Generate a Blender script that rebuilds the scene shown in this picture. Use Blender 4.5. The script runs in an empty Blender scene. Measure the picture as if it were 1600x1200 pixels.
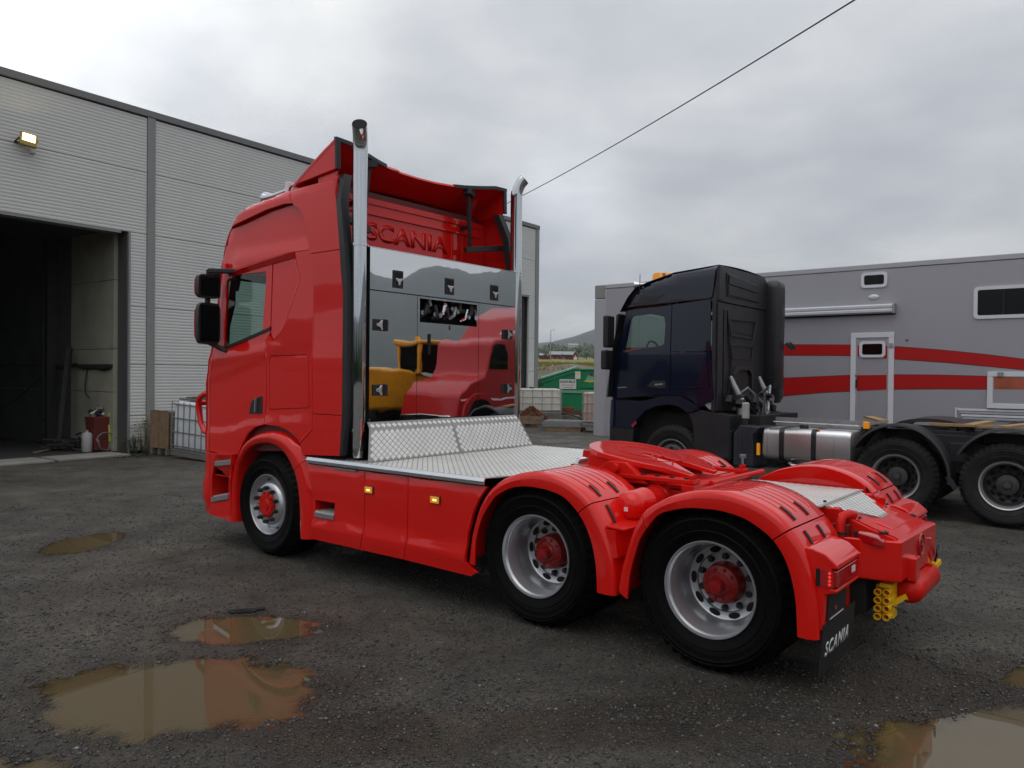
import bpy, bmesh, math, random
import numpy as np
from mathutils import Vector, Matrix
from mathutils.geometry import tessellate_polygon

random.seed(7)
SC = bpy.context.scene
COL = SC.collection
R = math.radians

# ------------------------------------------------------------------ camera
CAM_H, PITCH, ROLL, FPX = 1.8369, 0.0111, 0.0101, 1209.74
cam = bpy.data.cameras.new('camera')
cam.sensor_fit = 'HORIZONTAL'
cam.sensor_width = 36.0
cam.lens = 36.0 * FPX / 1600.0
cam.clip_start = 0.05
cam.clip_end = 9000.0
camo = bpy.data.objects.new('camera', cam)
COL.objects.link(camo)
cp, sp, cr, sr = math.cos(PITCH), math.sin(PITCH), math.cos(ROLL), math.sin(ROLL)
fw = Vector((0, cp, -sp)); up0 = Vector((0, sp, cp)); rt0 = Vector((1, 0, 0))
rt = rt0 * cr + up0 * sr
up = up0 * cr - rt0 * sr
camo.matrix_world = Matrix(((rt.x, up.x, -fw.x, 0), (rt.y, up.y, -fw.y, 0), (rt.z, up.z, -fw.z, CAM_H), (0, 0, 0, 1)))
SC.camera = camo

# ------------------------------------------------------------------ sky, sun, exposure
SUN_DIR = Vector((-0.15, -0.30, 0.94)).normalized()      # high behind thick cloud: very soft
SUN_EL = math.asin(SUN_DIR.z)
SUN_AZ = math.atan2(SUN_DIR.x, SUN_DIR.y)
world = bpy.data.worlds.new('World')
SC.world = world
world.use_nodes = True
nt = world.node_tree
nt.nodes.clear()
def N(tree, typ, **kw):
    n = tree.nodes.new(typ)
    for k, v in kw.items():
        setattr(n, k, v)
    return n
def mathn(tree, op, a, b=None, clamp=False):
    n = N(tree, 'ShaderNodeMath', operation=op, use_clamp=clamp)
    for i, x in enumerate((a, b)):
        if x is None: continue
        if hasattr(x, 'is_output'): tree.links.new(x, n.inputs[i])
        else: n.inputs[i].default_value = x
    return n.outputs[0]
L = nt.links.new
out = N(nt, 'ShaderNodeOutputWorld')
sky = N(nt, 'ShaderNodeTexSky', sky_type='NISHITA', sun_disc=False, sun_elevation=SUN_EL, sun_rotation=SUN_AZ)
bg1 = N(nt, 'ShaderNodeBackground'); bg1.inputs[1].default_value = 0.06
L(sky.outputs[0], bg1.inputs[0])
tc = N(nt, 'ShaderNodeTexCoord')
nrm = N(nt, 'ShaderNodeVectorMath', operation='NORMALIZE'); L(tc.outputs['Generated'], nrm.inputs[0])
sep = N(nt, 'ShaderNodeSeparateXYZ'); L(nrm.outputs[0], sep.inputs[0])
zz = mathn(nt, 'ADD', mathn(nt, 'MAXIMUM', sep.outputs[2], 0.0), 0.22)
comb = N(nt, 'ShaderNodeCombineXYZ')
L(mathn(nt, 'DIVIDE', sep.outputs[0], zz), comb.inputs[0])
L(mathn(nt, 'DIVIDE', sep.outputs[1], zz), comb.inputs[1])
comb.inputs[2].default_value = 3.7
n1 = N(nt, 'ShaderNodeTexNoise'); n1.inputs['Scale'].default_value = 0.9; n1.inputs['Detail'].default_value = 7; n1.inputs['Roughness'].default_value = 0.5; n1.inputs['Distortion'].default_value = 0.5
L(comb.outputs[0], n1.inputs['Vector'])
n2 = N(nt, 'ShaderNodeTexNoise'); n2.inputs['Scale'].default_value = 2.6; n2.inputs['Detail'].default_value = 6; n2.inputs['Roughness'].default_value = 0.55
L(comb.outputs[0], n2.inputs['Vector'])
mixv = mathn(nt, 'ADD', mathn(nt, 'MULTIPLY', n1.outputs[0], 0.72), mathn(nt, 'MULTIPLY', n2.outputs[0], 0.28))
ramp = N(nt, 'ShaderNodeValToRGB')
e = ramp.color_ramp.elements
e[0].position = 0.33; e[0].color = (0.40, 0.425, 0.485, 1)
e[1].position = 0.68; e[1].color = (0.88, 0.885, 0.88, 1)
m_ = ramp.color_ramp.elements.new(0.50); m_.color = (0.60, 0.62, 0.655, 1)
L(mixv, ramp.inputs[0])
# glow where the sun stands behind thin cloud, and a thin bright break low in the cloud
def lobe(d, power, amount):
    v = N(nt, 'ShaderNodeVectorMath', operation='DOT_PRODUCT'); L(nrm.outputs[0], v.inputs[0]); v.inputs[1].default_value = Vector(d).normalized()
    a = mathn(nt, 'POWER', mathn(nt, 'MAXIMUM', v.outputs['Value'], 0.0), power)
    return mathn(nt, 'MULTIPLY', a, mathn(nt, 'MULTIPLY', n1.outputs[0], amount * 2.0))
g = mathn(nt, 'ADD', lobe((-0.61, 1, 0.47), 60, 0.55), lobe((-0.66, 1, 0.40), 7, 0.10))
g = mathn(nt, 'ADD', g, lobe((0.075, 1, 0.225), 420, 0.50))
zen = mathn(nt, 'ADD', mathn(nt, 'MULTIPLY', mathn(nt, 'MAXIMUM', sep.outputs[2], 0.0), 0.35), 1.05)
br = mathn(nt, 'ADD', zen, g)
scl = N(nt, 'ShaderNodeVectorMath', operation='SCALE'); L(ramp.outputs[0], scl.inputs[0]); L(br, scl.inputs['Scale'])
bg2 = N(nt, 'ShaderNodeBackground'); L(scl.outputs[0], bg2.inputs[0]); bg2.inputs[1].default_value = 1.0
mx = N(nt, 'ShaderNodeMixShader'); mx.inputs[0].default_value = 0.93
L(bg1.outputs[0], mx.inputs[1]); L(bg2.outputs[0], mx.inputs[2]); L(mx.outputs[0], out.inputs[0])

sun = bpy.data.lights.new('sun', 'SUN'); sun.energy = 0.75; sun.angle = R(60); sun.color = (1.0, 0.95, 0.88)
suno = bpy.data.objects.new('sun', sun); COL.objects.link(suno)
suno.rotation_euler = (-SUN_DIR).to_track_quat('-Z', 'Y').to_euler()

vs = SC.view_settings
vs.view_transform = 'Standard'; vs.look = 'None'; vs.exposure = 0.0; vs.gamma = 1.0; vs.use_curve_mapping = False
SC.cycles.max_bounces = 10; SC.cycles.transparent_max_bounces = 12
SC.cycles.caustics_reflective = False; SC.cycles.caustics_refractive = False

# ------------------------------------------------------------------ materials
def mat(name, col, rough=0.5, metal=0.0, coat=0.0, coat_rough=0.05, var=0.0, vscale=6.0, bump=0.0, bscale=60.0, emit=None, estr=0.0, spec=0.5, rvar=0.0, dirt=0.0, dirtcol=(0.09, 0.075, 0.06)):
    m = bpy.data.materials.new(name); m.use_nodes = True
    t = m.node_tree; p = t.nodes['Principled BSDF']
    p.inputs['Base Color'].default_value = (*col, 1); p.inputs['Roughness'].default_value = rough; p.inputs['Metallic'].default_value = metal
    p.inputs['Coat Weight'].default_value = coat; p.inputs['Coat Roughness'].default_value = coat_rough; p.inputs['Specular IOR Level'].default_value = spec
    if emit: p.inputs['Emission Color'].default_value = (*emit, 1); p.inputs['Emission Strength'].default_value = estr
    if var or bump or rvar or dirt:
        tcn = N(t, 'ShaderNodeTexCoord'); src = tcn.outputs['Object']
        if var or rvar:
            n = N(t, 'ShaderNodeTexNoise'); n.inputs['Scale'].default_value = vscale; n.inputs['Detail'].default_value = 6; n.inputs['Roughness'].default_value = 0.65
            t.links.new(src, n.inputs['Vector'])
            if var:
                mr = N(t, 'ShaderNodeMapRange'); mr.inputs[1].default_value = 0.3; mr.inputs[2].default_value = 0.7; mr.inputs[3].default_value = 1 - var; mr.inputs[4].default_value = 1 + var
                t.links.new(n.outputs[0], mr.inputs[0])
                s = N(t, 'ShaderNodeVectorMath', operation='SCALE'); s.inputs[0].default_value = col; t.links.new(mr.outputs[0], s.inputs['Scale'])
                csrc = s.outputs[0]
            if rvar:
                mr2 = N(t, 'ShaderNodeMapRange'); mr2.inputs[1].default_value = 0.35; mr2.inputs[2].default_value = 0.65; mr2.inputs[3].default_value = max(0.0, rough - rvar); mr2.inputs[4].default_value = rough + rvar
                t.links.new(n.outputs[0], mr2.inputs[0]); t.links.new(mr2.outputs[0], p.inputs['Roughness'])
        if var: t.links.new(csrc, p.inputs['Base Color'])
        if dirt:
            n3 = N(t, 'ShaderNodeTexNoise'); n3.inputs['Scale'].default_value = vscale * 0.35; n3.inputs['Detail'].default_value = 8; n3.inputs['Roughness'].default_value = 0.7
            t.links.new(src, n3.inputs['Vector'])
            mr3 = N(t, 'ShaderNodeMapRange'); mr3.inputs[1].default_value = 0.5; mr3.inputs[2].default_value = 0.75; mr3.inputs[3].default_value = 0.0; mr3.inputs[4].default_value = dirt
            t.links.new(n3.outputs[0], mr3.inputs[0])
            mc = N(t, 'ShaderNodeMix', data_type='RGBA'); t.links.new(mr3.outputs[0], mc.inputs[0]); mc.inputs[7].default_value = (*dirtcol, 1)
            if var: t.links.new(csrc, mc.inputs[6])
            else: mc.inputs[6].default_value = (*col, 1)
            t.links.new(mc.outputs[2], p.inputs['Base Color'])
        if bump:
            n = N(t, 'ShaderNodeTexNoise'); n.inputs['Scale'].default_value = bscale; n.inputs['Detail'].default_value = 5
            t.links.new(src, n.inputs['Vector'])
            b = N(t, 'ShaderNodeBump'); b.inputs['Strength'].default_value = bump; b.inputs['Distance'].default_value = 0.01
            t.links.new(n.outputs[0], b.inputs['Height']); t.links.new(b.outputs[0], p.inputs['Normal'])
    return m

M = {}
M['red'] = mat('red_paint', (0.70, 0.0070, 0.0035), 0.40, coat=1.0, coat_rough=0.035, bump=0.012, bscale=1.6, spec=0.05)
M['red_flat'] = mat('red_chassis_paint', (0.60, 0.009, 0.0045), 0.45, spec=0.12, coat=0.25, coat_rough=0.2, var=0.08, bump=0.05, bscale=30)
M['red_in'] = mat('dark_red_inner', (0.12, 0.003, 0.003), 0.5)
M['blue'] = mat('dark_blue_paint', (0.0025, 0.005, 0.022), 0.3, spec=0.15, coat=0.9, coat_rough=0.03, bump=0.01, bscale=2.5)
M['black'] = mat('black_plastic', (0.014, 0.014, 0.016), 0.45, var=0.2, bump=0.04, bscale=90)
M['blackm'] = mat('black_matt', (0.009, 0.009, 0.010), 0.75)
M['charcoal'] = mat('charcoal_plastic', (0.022, 0.022, 0.025), 0.42, var=0.15, vscale=3, rvar=0.08)
M['rubber'] = mat('tyre_rubber', (0.0028, 0.0028, 0.0032), 0.55, var=0.35, vscale=14, bump=0.05, bscale=120, rvar=0.12, spec=0.10)
M['rubber_old'] = mat('worn_tyre_rubber', (0.016, 0.016, 0.016), 0.75, spec=0.3, var=0.3, vscale=10, bump=0.1, bscale=90, dirt=0.5, dirtcol=(0.06, 0.055, 0.05))
M['canister'] = mat('dull_plastic', (0.40, 0.40, 0.38), 0.6, var=0.1)
M['rim'] = mat('silver_rim_paint', (0.56, 0.57, 0.60), 0.30, metal=0.75, var=0.04, vscale=9)
M['rim_dark'] = mat('grimy_dark_rim', (0.075, 0.074, 0.074), 0.5, metal=0.3, var=0.3)
M['rim_lip'] = mat('bare_rim_lip', (0.66, 0.66, 0.68), 0.33, metal=0.8, var=0.1)
M['chrome'] = mat('chrome', (0.62, 0.63, 0.65), 0.03, metal=1.0)
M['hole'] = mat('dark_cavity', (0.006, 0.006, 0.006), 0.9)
M['plate'] = mat('tread_plate_base', (0.36, 0.35, 0.33), 0.45, metal=0.6, var=0.12, vscale=5)
M['pad'] = mat('tread_plate_pad', (0.86, 0.845, 0.81), 0.34, metal=0.55, var=0.10, vscale=3, dirt=0.2, dirtcol=(0.55, 0.51, 0.45))
M['alu'] = mat('brushed_aluminium', (0.66, 0.66, 0.67), 0.30, metal=0.9, var=0.04, vscale=2)
M['steel'] = mat('galvanised_steel', (0.38, 0.39, 0.40), 0.42, metal=0.7, var=0.15, vscale=12)
M['amber'] = mat('amber_lens', (0.75, 0.25, 0.01), 0.12, coat=1, emit=(1.0, 0.42, 0.03), estr=0.25)
M['amber_core'] = mat('amber_lamp_glow', (1.0, 0.6, 0.2), 0.2, emit=(1.0, 0.62, 0.18), estr=1.6)
M['hub_red'] = mat('hub_red_paint', (0.26, 0.006, 0.005), 0.4, spec=0.35, coat=0.2)
M['redlens'] = mat('red_lens', (0.42, 0.004, 0.006), 0.1, coat=1)
M['redled'] = mat('lit_red_led', (0.8, 0.02, 0.02), 0.2, emit=(1.0, 0.05, 0.04), estr=0.55)
M['white'] = mat('white_print', (0.72, 0.72, 0.70), 0.5, var=0.05)
M['yellow'] = mat('yellow_plastic', (0.88, 0.52, 0.01), 0.4, var=0.06)
M['yellow_p'] = mat('yellow_paint', (0.62, 0.28, 0.012), 0.35, coat=0.4, var=0.12, dirt=0.3)
M['red2'] = mat('red_cab_paint', (0.36, 0.005, 0.008), 0.3, coat=0.25, spec=0.3)
M['wall'] = mat('grey_cladding', (0.65, 0.66, 0.64), 0.42, metal=0.0, var=0.03, vscale=0.7, spec=0.4, dirt=0.12, dirtcol=(0.30, 0.30, 0.28))
M['trim'] = mat('grey_trim', (0.27, 0.27, 0.265), 0.45, var=0.05)
M['reveal'] = mat('shaded_gate_reveal', (0.085, 0.085, 0.085), 0.5)  # shadow on the face turned into the opening, put into its colour
M['fascia'] = mat('dark_grey_fascia', (0.19, 0.19, 0.19), 0.45, var=0.05)
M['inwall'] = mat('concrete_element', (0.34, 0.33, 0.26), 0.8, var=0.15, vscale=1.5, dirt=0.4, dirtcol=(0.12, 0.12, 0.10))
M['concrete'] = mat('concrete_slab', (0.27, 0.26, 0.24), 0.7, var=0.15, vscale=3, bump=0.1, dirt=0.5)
M['dark_element'] = mat('shaded_dark_element', (0.075, 0.078, 0.075), 0.8, var=0.2, vscale=1.5)  # light falloff deeper in the hall, put into the element colour
M['floor'] = mat('oily_floor', (0.06, 0.058, 0.055), 0.55, var=0.25, vscale=2)
M['darksteel'] = mat('dark_steel', (0.03, 0.03, 0.03), 0.6, var=0.2)
M['trailer'] = mat('grey_trailer_paint', (0.385, 0.375, 0.415), 0.30, metal=0.1, coat=0.25, coat_rough=0.15, var=0.03, vscale=1.2, bump=0.006, bscale=0.8)
M['trailer_l'] = mat('pale_grey_capping', (0.46, 0.46, 0.50), 0.35, metal=0.2, var=0.04)
M['whitefr'] = mat('white_frame', (0.74, 0.75, 0.80), 0.35, var=0.03)
M['stripe'] = mat('red_stripe', (0.48, 0.010, 0.010), 0.4, spec=0.3)
M['wood'] = mat('weathered_wood', (0.26, 0.17, 0.10), 0.8, var=0.25, vscale=7, bump=0.2, bscale=40, dirt=0.5)
M['wood_g'] = mat('grey_wood', (0.17, 0.15, 0.13), 0.85, var=0.25, vscale=9, bump=0.2, bscale=40)
M['wood_y'] = mat('fresh_plank', (0.36, 0.23, 0.10), 0.7, var=0.2, vscale=8)
M['ibc'] = mat('milky_plastic', (0.72, 0.75, 0.78), 0.45, var=0.08, vscale=4, bump=0.05, bscale=8)
M['ibc_p'] = mat('pinkish_plastic', (0.55, 0.40, 0.33), 0.5, var=0.1)
M['ibc_w'] = mat('cream_plastic', (0.62, 0.60, 0.52), 0.5, var=0.08)
M['green'] = mat('green_container_paint', (0.005, 0.22, 0.085), 0.4, var=0.1, vscale=2, dirt=0.25)
M['green_l'] = mat('green_container_lid', (0.16, 0.42, 0.28), 0.4, var=0.1, dirt=0.3, dirtcol=(0.5, 0.52, 0.5))
M['rust'] = mat('rusty_steel', (0.16, 0.055, 0.025), 0.85, var=0.4, vscale=12, bump=0.3, bscale=30)
M['barnred'] = mat('barn_red_boards', (0.24, 0.022, 0.02), 0.8, var=0.15, vscale=0.6)
M['barnroof'] = mat('grey_sheet_roof', (0.25, 0.27, 0.28), 0.5, var=0.1)
M['farmwhite'] = mat('white_boards', (0.7, 0.7, 0.68), 0.7)
M['leaf'] = mat('leaf_green', (0.045, 0.085, 0.02), 0.6, var=0.5, vscale=2.0)
M['leaf_y'] = mat('yellowing_leaf', (0.20, 0.16, 0.03), 0.65, var=0.4, vscale=12)
M['bark'] = mat('bark', (0.06, 0.045, 0.035), 0.9, var=0.3)
M['field'] = mat('field_crop', (0.17, 0.18, 0.035), 0.9, var=0.35, vscale=0.35, bump=0.3, bscale=2)
M['soil'] = mat('earth_bank', (0.13, 0.11, 0.08), 0.95, var=0.4, vscale=0.7, bump=0.4, bscale=4)
M['forest'] = mat('wooded_hillside', (0.016, 0.027, 0.022), 0.95, var=0.5, vscale=0.02)
M['red_cloth'] = mat('dark_red_bin', (0.17, 0.03, 0.025), 0.5, var=0.15)
M['hivis'] = mat('hi_vis_cloth', (0.55, 0.65, 0.03), 0.7)
M['seat'] = mat('grey_seat_cloth', (0.16, 0.17, 0.16), 0.8, var=0.1)
M['emblem'] = mat('red_relief', (0.40, 0.008, 0.006), 0.35, coat=0.5)
M['alu_b'] = mat('bright_aluminium_edge', (0.66, 0.68, 0.72), 0.22, metal=0.95, var=0.05)
M['battery'] = mat('blue_grey_plastic', (0.028, 0.032, 0.042), 0.45, var=0.15, rvar=0.08)
M['cable'] = mat('cable_black', (0.02, 0.02, 0.02), 0.6)
M['lit'] = mat('lit_floodlight_glass', (1, 0.9, 0.6), 0.3, emit=(1.0, 0.80, 0.34), estr=4.0)

# near-mirror steel with the slight waviness of polished sheet
m = mat('polished_steel', (0.80, 0.80, 0.80), 0.012, metal=1.0)
t = m.node_tree
tcn = N(t, 'ShaderNodeTexCoord'); nn = N(t, 'ShaderNodeTexNoise'); nn.inputs['Scale'].default_value = 2.6; nn.inputs['Detail'].default_value = 1.5
t.links.new(tcn.outputs['Object'], nn.inputs['Vector'])
bb = N(t, 'ShaderNodeBump'); bb.inputs['Strength'].default_value = 0.06; bb.inputs['Distance'].default_value = 0.02
t.links.new(nn.outputs[0], bb.inputs['Height']); t.links.new(bb.outputs[0], t.nodes['Principled BSDF'].inputs['Normal'])
M['mirror'] = m

def glass(name, tint, keep=0.8):
    m = bpy.data.materials.new(name); m.use_nodes = True; t = m.node_tree; t.nodes.clear()
    o = N(t, 'ShaderNodeOutputMaterial'); tr = N(t, 'ShaderNodeBsdfTransparent'); tr.inputs[0].default_value = (*[c * keep for c in tint], 1)
    gl = N(t, 'ShaderNodeBsdfGlossy'); gl.inputs['Roughness'].default_value = 0.01
    fr = N(t, 'ShaderNodeFresnel'); ge = N(t, 'ShaderNodeNewGeometry')
    mri = N(t, 'ShaderNodeMapRange'); mri.inputs[3].default_value = 1.5; mri.inputs[4].default_value = 1 / 1.5
    t.links.new(ge.outputs['Backfacing'], mri.inputs[0]); t.links.new(mri.outputs[0], fr.inputs[0])
    mxs = N(t, 'ShaderNodeMixShader'); t.links.new(fr.outputs[0], mxs.inputs[0]); t.links.new(tr.outputs[0], mxs.inputs[1]); t.links.new(gl.outputs[0], mxs.inputs[2])
    t.links.new(mxs.outputs[0], o.inputs[0]); return m
M['glass'] = glass('tinted_window_glass', (0.80, 0.93, 0.88), 0.85)
M['darkglass'] = mat('dark_window_glass', (0.004, 0.004, 0.005), 0.03, spec=0.22)

# ------------------------------------------------------------------ mesh builder
class MB:
    def __init__(s): s.v = []; s.f = []
    def add(s, vs_, fs_):
        b = len(s.v); s.v += [tuple(x) for x in vs_]; s.f += [tuple(i + b for i in q) for q in fs_]; return s
    def box(s, x0, x1, y0, y1, z0, z1):
        return s.add([(x0,y0,z0),(x1,y0,z0),(x1,y1,z0),(x0,y1,z0),(x0,y0,z1),(x1,y0,z1),(x1,y1,z1),(x0,y1,z1)],
                     [(0,3,2,1),(4,5,6,7),(0,1,5,4),(1,2,6,5),(2,3,7,6),(3,0,4,7)])
    def obox(s, c, size, rot=None):
        h = [q / 2 for q in size]; mt = rot or Matrix.Identity(3); c = Vector(c)
        vs_ = [c + mt @ Vector((a * h[0], b * h[1], d * h[2])) for d in (-1, 1) for (a, b) in ((-1,-1),(1,-1),(1,1),(-1,1))]
        return s.add(vs_, [(0,3,2,1),(4,5,6,7),(0,1,5,4),(1,2,6,5),(2,3,7,6),(3,0,4,7)])
    def bar(s, p, q, w, h=None):
        p, q = Vector(p), Vector(q); d = q - p; h = h or w
        rot = d.to_track_quat('X', 'Z').to_matrix()
        return s.obox((p + q) / 2, (d.length, w, h), rot)
    def prism(s, poly, axis, a, b):
        n = len(poly)
        def pt(p, k): return {'x': (k, p[0], p[1]), 'y': (p[0], k, p[1]), 'z': (p[0], p[1], k)}[axis]
        vs_ = [pt(p, a) for p in poly] + [pt(p, b) for p in poly]
        fs_ = [tuple(range(n))[::-1], tuple(range(n, 2 * n))] + [(i, (i + 1) % n, n + (i + 1) % n, n + i) for i in range(n)]
        return s.add(vs_, fs_)
    def loft(s, secs, closed=True, caps=True):
        n = len(secs[0]); vs_ = [p for q in secs for p in q]; fs_ = []
        for k in range(len(secs) - 1):
            for i in range(n if closed else n - 1):
                j = (i + 1) % n
                fs_.append((k * n + i, k * n + j, (k + 1) * n + j, (k + 1) * n + i))
        if caps and closed:
            fs_.append(tuple(range(n))[::-1]); fs_.append(tuple((len(secs) - 1) * n + i for i in range(n)))
        return s.add(vs_, fs_)
    def tube(s, path, r, n=10, caps=True):
        path = [Vector(p) for p in path]; secs = []; prev = None
        for i, p in enumerate(path):
            d = (path[min(i + 1, len(path) - 1)] - path[max(i - 1, 0)]).normalized()
            if prev is None:
                a = Vector((0, 0, 1)) if abs(d.z) < 0.9 else Vector((1, 0, 0))
                x = d.cross(a).normalized()
            else:
                x = (prev - d * prev.dot(d)).normalized()
            prev = x; y = d.cross(x)
            rr = r[i] if isinstance(r, (list, tuple)) else r
            secs.append([p + (x * math.cos(2 * math.pi * k / n) + y * math.sin(2 * math.pi * k / n)) * rr for k in range(n)])
        return s.loft(secs, True, caps)
    def lathe(s, prof, origin=(0, 0, 0), axis='y', n=32, mod=None):
        secs = []
        ox, oy, oz = origin
        for pi_, (r, a) in enumerate(prof):
            ring = []
            for k in range(n):
                th = 2 * math.pi * k / n; rr = r * (mod(pi_, k) if mod else 1)
                c, si = rr * math.cos(th), rr * math.sin(th)
                ring.append({'y': (ox + c, oy + a, oz + si), 'x': (ox + a, oy + c, oz + si), 'z': (ox + c, oy + si, oz + a)}[axis])
            secs.append(ring)
        return s.loft(secs, True, False)
    def disc(s, c, r, axis='y', n=24):
        ring = []
        for k in range(n):
            th = 2 * math.pi * k / n; a, b = r * math.cos(th), r * math.sin(th)
            ring.append({'y': (c[0] + a, c[1], c[2] + b), 'x': (c[0], c[1] + a, c[2] + b), 'z': (c[0] + a, c[1] + b, c[2])}[axis])
        return s.add(ring, [tuple(range(n))])
    def build(s, name, material, parent=None, smooth=35, bevel=0, recalc=True, loc=None, seg=2):
        off = OFF.get(root_of(parent).name, (0, 0, 0)) if parent is not None and loc is None else (0, 0, 0)
        me = bpy.data.meshes.new(name)
        me.from_pydata([(x - off[0], y - off[1], z - off[2]) for x, y, z in s.v], [], s.f)
        if recalc:
            bm = bmesh.new(); bm.from_mesh(me); bmesh.ops.recalc_face_normals(bm, faces=bm.faces); bm.to_mesh(me); bm.free()
        me.materials.append(material)
        o = bpy.data.objects.new(name, me); COL.objects.link(o)
        if parent is not None: o.parent = parent
        if loc is not None: o.location = loc
        if smooth:
            me.polygons.foreach_set('use_smooth', [True] * len(me.polygons)); me.set_sharp_from_angle(angle=R(smooth))
        if bevel:
            b = o.modifiers.new('bevel', 'BEVEL'); b.width = bevel; b.segments = seg; b.limit_method = 'ANGLE'; b.angle_limit = R(30); b.harden_normals = bool(smooth)
        return o
OFF = {}
def root_of(o):
    while o.parent is not None: o = o.parent
    return o
def tag(o, label=None, cat=None, group=None, kind=None):
    if label: o['label'] = label
    if cat: o['category'] = cat
    if group: o['group'] = group
    if kind: o['kind'] = kind
    return o
def root(name, label, cat, loc, rz=0.0, off=(0, 0, 0), group=None):
    o = bpy.data.objects.new(name, None); COL.objects.link(o); o.empty_display_size = 0.2
    o.location = loc; o.rotation_euler = (0, 0, rz); OFF[o.name] = off
    return tag(o, label, cat, group)
def part_empty(name, parent, loc=(0, 0, 0), rz=0.0):
    o = bpy.data.objects.new(name, None); COL.objects.link(o); o.empty_display_size = 0.1
    o.parent = parent; o.location = loc; o.rotation_euler = (0, 0, rz); return o
def copy_tree(o, parent=None):
    c = o.copy(); COL.objects.link(c); c.parent = parent
    for ch in list(o.children): copy_tree(ch, c)
    return c

# the yard frame: u runs forward along the red tractor, v to its left, w up; origin on the ground under its last axle
TYAW = math.pi - 0.6752
FU = Vector((-math.cos(0.6752), math.sin(0.6752), 0)); FV = Vector((-math.sin(0.6752), -math.cos(0.6752), 0))
O0 = Vector((1.99126, 5.7426, 0))
def Wd(u, v, w=0.0): return O0 + FU * u + FV * v + Vector((0, 0, w))
def troot(name, label, cat, u, v, w=0.0, group=None):
    return root(name, label, cat, Wd(u, v, w), TYAW, (u, v, w), group)

def text_mesh(s, fit_w, fit_h, extrude=0.004, shear=0.0, bold=0.0, spacing=1.0):
    c = bpy.data.curves.new('lettering', 'FONT'); c.body = s; c.size = 1.0; c.extrude = 0.0; c.shear = shear; c.offset = bold; c.space_character = spacing; c.resolution_u = 4
    o = bpy.data.objects.new('lettering', c)
    me = bpy.data.meshes.new_from_object(o)
    vs_ = [Vector(v.co) for v in me.vertices]
    x0 = min(v.x for v in vs_); x1 = max(v.x for v in vs_); y0 = min(v.y for v in vs_); y1 = max(v.y for v in vs_)
    bm = bmesh.new(); bm.from_mesh(me)
    for v in bm.verts:
        v.co.x = (v.co.x - (x0 + x1) / 2) / (x1 - x0) * fit_w
        v.co.y = (v.co.y - (y0 + y1) / 2) / (y1 - y0) * fit_h
        v.co.z = 0
    bmesh.ops.remove_doubles(bm, verts=bm.verts, dist=1e-6)
    r = bmesh.ops.extrude_face_region(bm, geom=list(bm.faces))
    for q in r['geom']:
        if isinstance(q, bmesh.types.BMVert): q.co.z += extrude
    bmesh.ops.recalc_face_normals(bm, faces=bm.faces)
    bm.to_mesh(me); bm.free(); bpy.data.objects.remove(o); bpy.data.curves.remove(c)
    return me
def place_text(name, s, w, h, material, parent, pos, xdir, ydir, extrude=0.004, shear=0.0, bold=0.0, spacing=1.0):
    me = text_mesh(s, w, h, extrude, shear, bold, spacing); me.name = name
    X = Vector(xdir).normalized(); Y = Vector(ydir).normalized(); Z = X.cross(Y)
    off = Vector(OFF.get(root_of(parent).name, (0, 0, 0)))
    mt = Matrix(((X.x, Y.x, Z.x, 0), (X.y, Y.y, Z.y, 0), (X.z, Y.z, Z.z, 0), (0, 0, 0, 1)))
    me.transform(Matrix.Translation(Vector(pos) - off) @ mt)
    me.materials.append(material)
    o = bpy.data.objects.new(name, me); COL.objects.link(o); o.parent = parent
    return o

def plate(poly, holes, vf, thick, sgn=1, step=0.1):
    """side panel: outline in (u, w) with holes, mapped to y = sgn * vf(u, w), with real thickness"""
    loops = [[Vector((p[0], p[1], 0)) for p in q] for q in [poly] + holes]
    pts = [p for q in loops for p in q]
    tris = tessellate_polygon(loops)
    bm = bmesh.new(); bv = [bm.verts.new(p) for p in pts]
    for t_ in tris:
        try: bm.faces.new([bv[i] for i in t_])
        except ValueError: pass
    us = [p.x for p in loops[0]]; ws = [p.y for p in loops[0]]
    for lo, hi, no in ((min(us), max(us), (1, 0, 0)), (min(ws), max(ws), (0, 1, 0))):
        k = math.floor(lo / step) * step
        while k < hi:
            if k > lo + 1e-4:
                bmesh.ops.bisect_plane(bm, geom=list(bm.verts) + list(bm.edges) + list(bm.faces), plane_co=(k * no[0], k * no[1], 0), plane_no=no)
            k += step
    bmesh.ops.dissolve_degenerate(bm, edges=bm.edges, dist=1e-5)
    bmesh.ops.join_triangles(bm, faces=bm.faces, angle_face_threshold=R(5), angle_shape_threshold=R(180))
    bmesh.ops.recalc_face_normals(bm, faces=bm.faces)
    r = bmesh.ops.extrude_face_region(bm, geom=list(bm.faces))
    newv = {q for q in r['geom'] if isinstance(q, bmesh.types.BMVert)}
    for v in bm.verts:
        u, w = v.co.x, v.co.y
        y = vf(u, w) - (thick if v in newv else 0.0)
        v.co = Vector((u, sgn * y, w))
    bm.verts.index_update()
    mb = MB(); mb.v = [tuple(v.co) for v in bm.verts]; mb.f = [tuple(v.index for v in f.verts) for f in bm.faces]
    bm.free(); return mb
def lerp(tab, x):
    if x <= tab[0][0]: return tab[0][1]
    for (a, b), (c, d) in zip(tab, tab[1:]):
        if x <= c: return b + (d - b) * (x - a) / (c - a)
    return tab[-1][1]
def sm(a, b, x):
    t_ = min(1, max(0, (x - a) / (b - a))); return t_ * t_ * (3 - 2 * t_)
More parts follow.
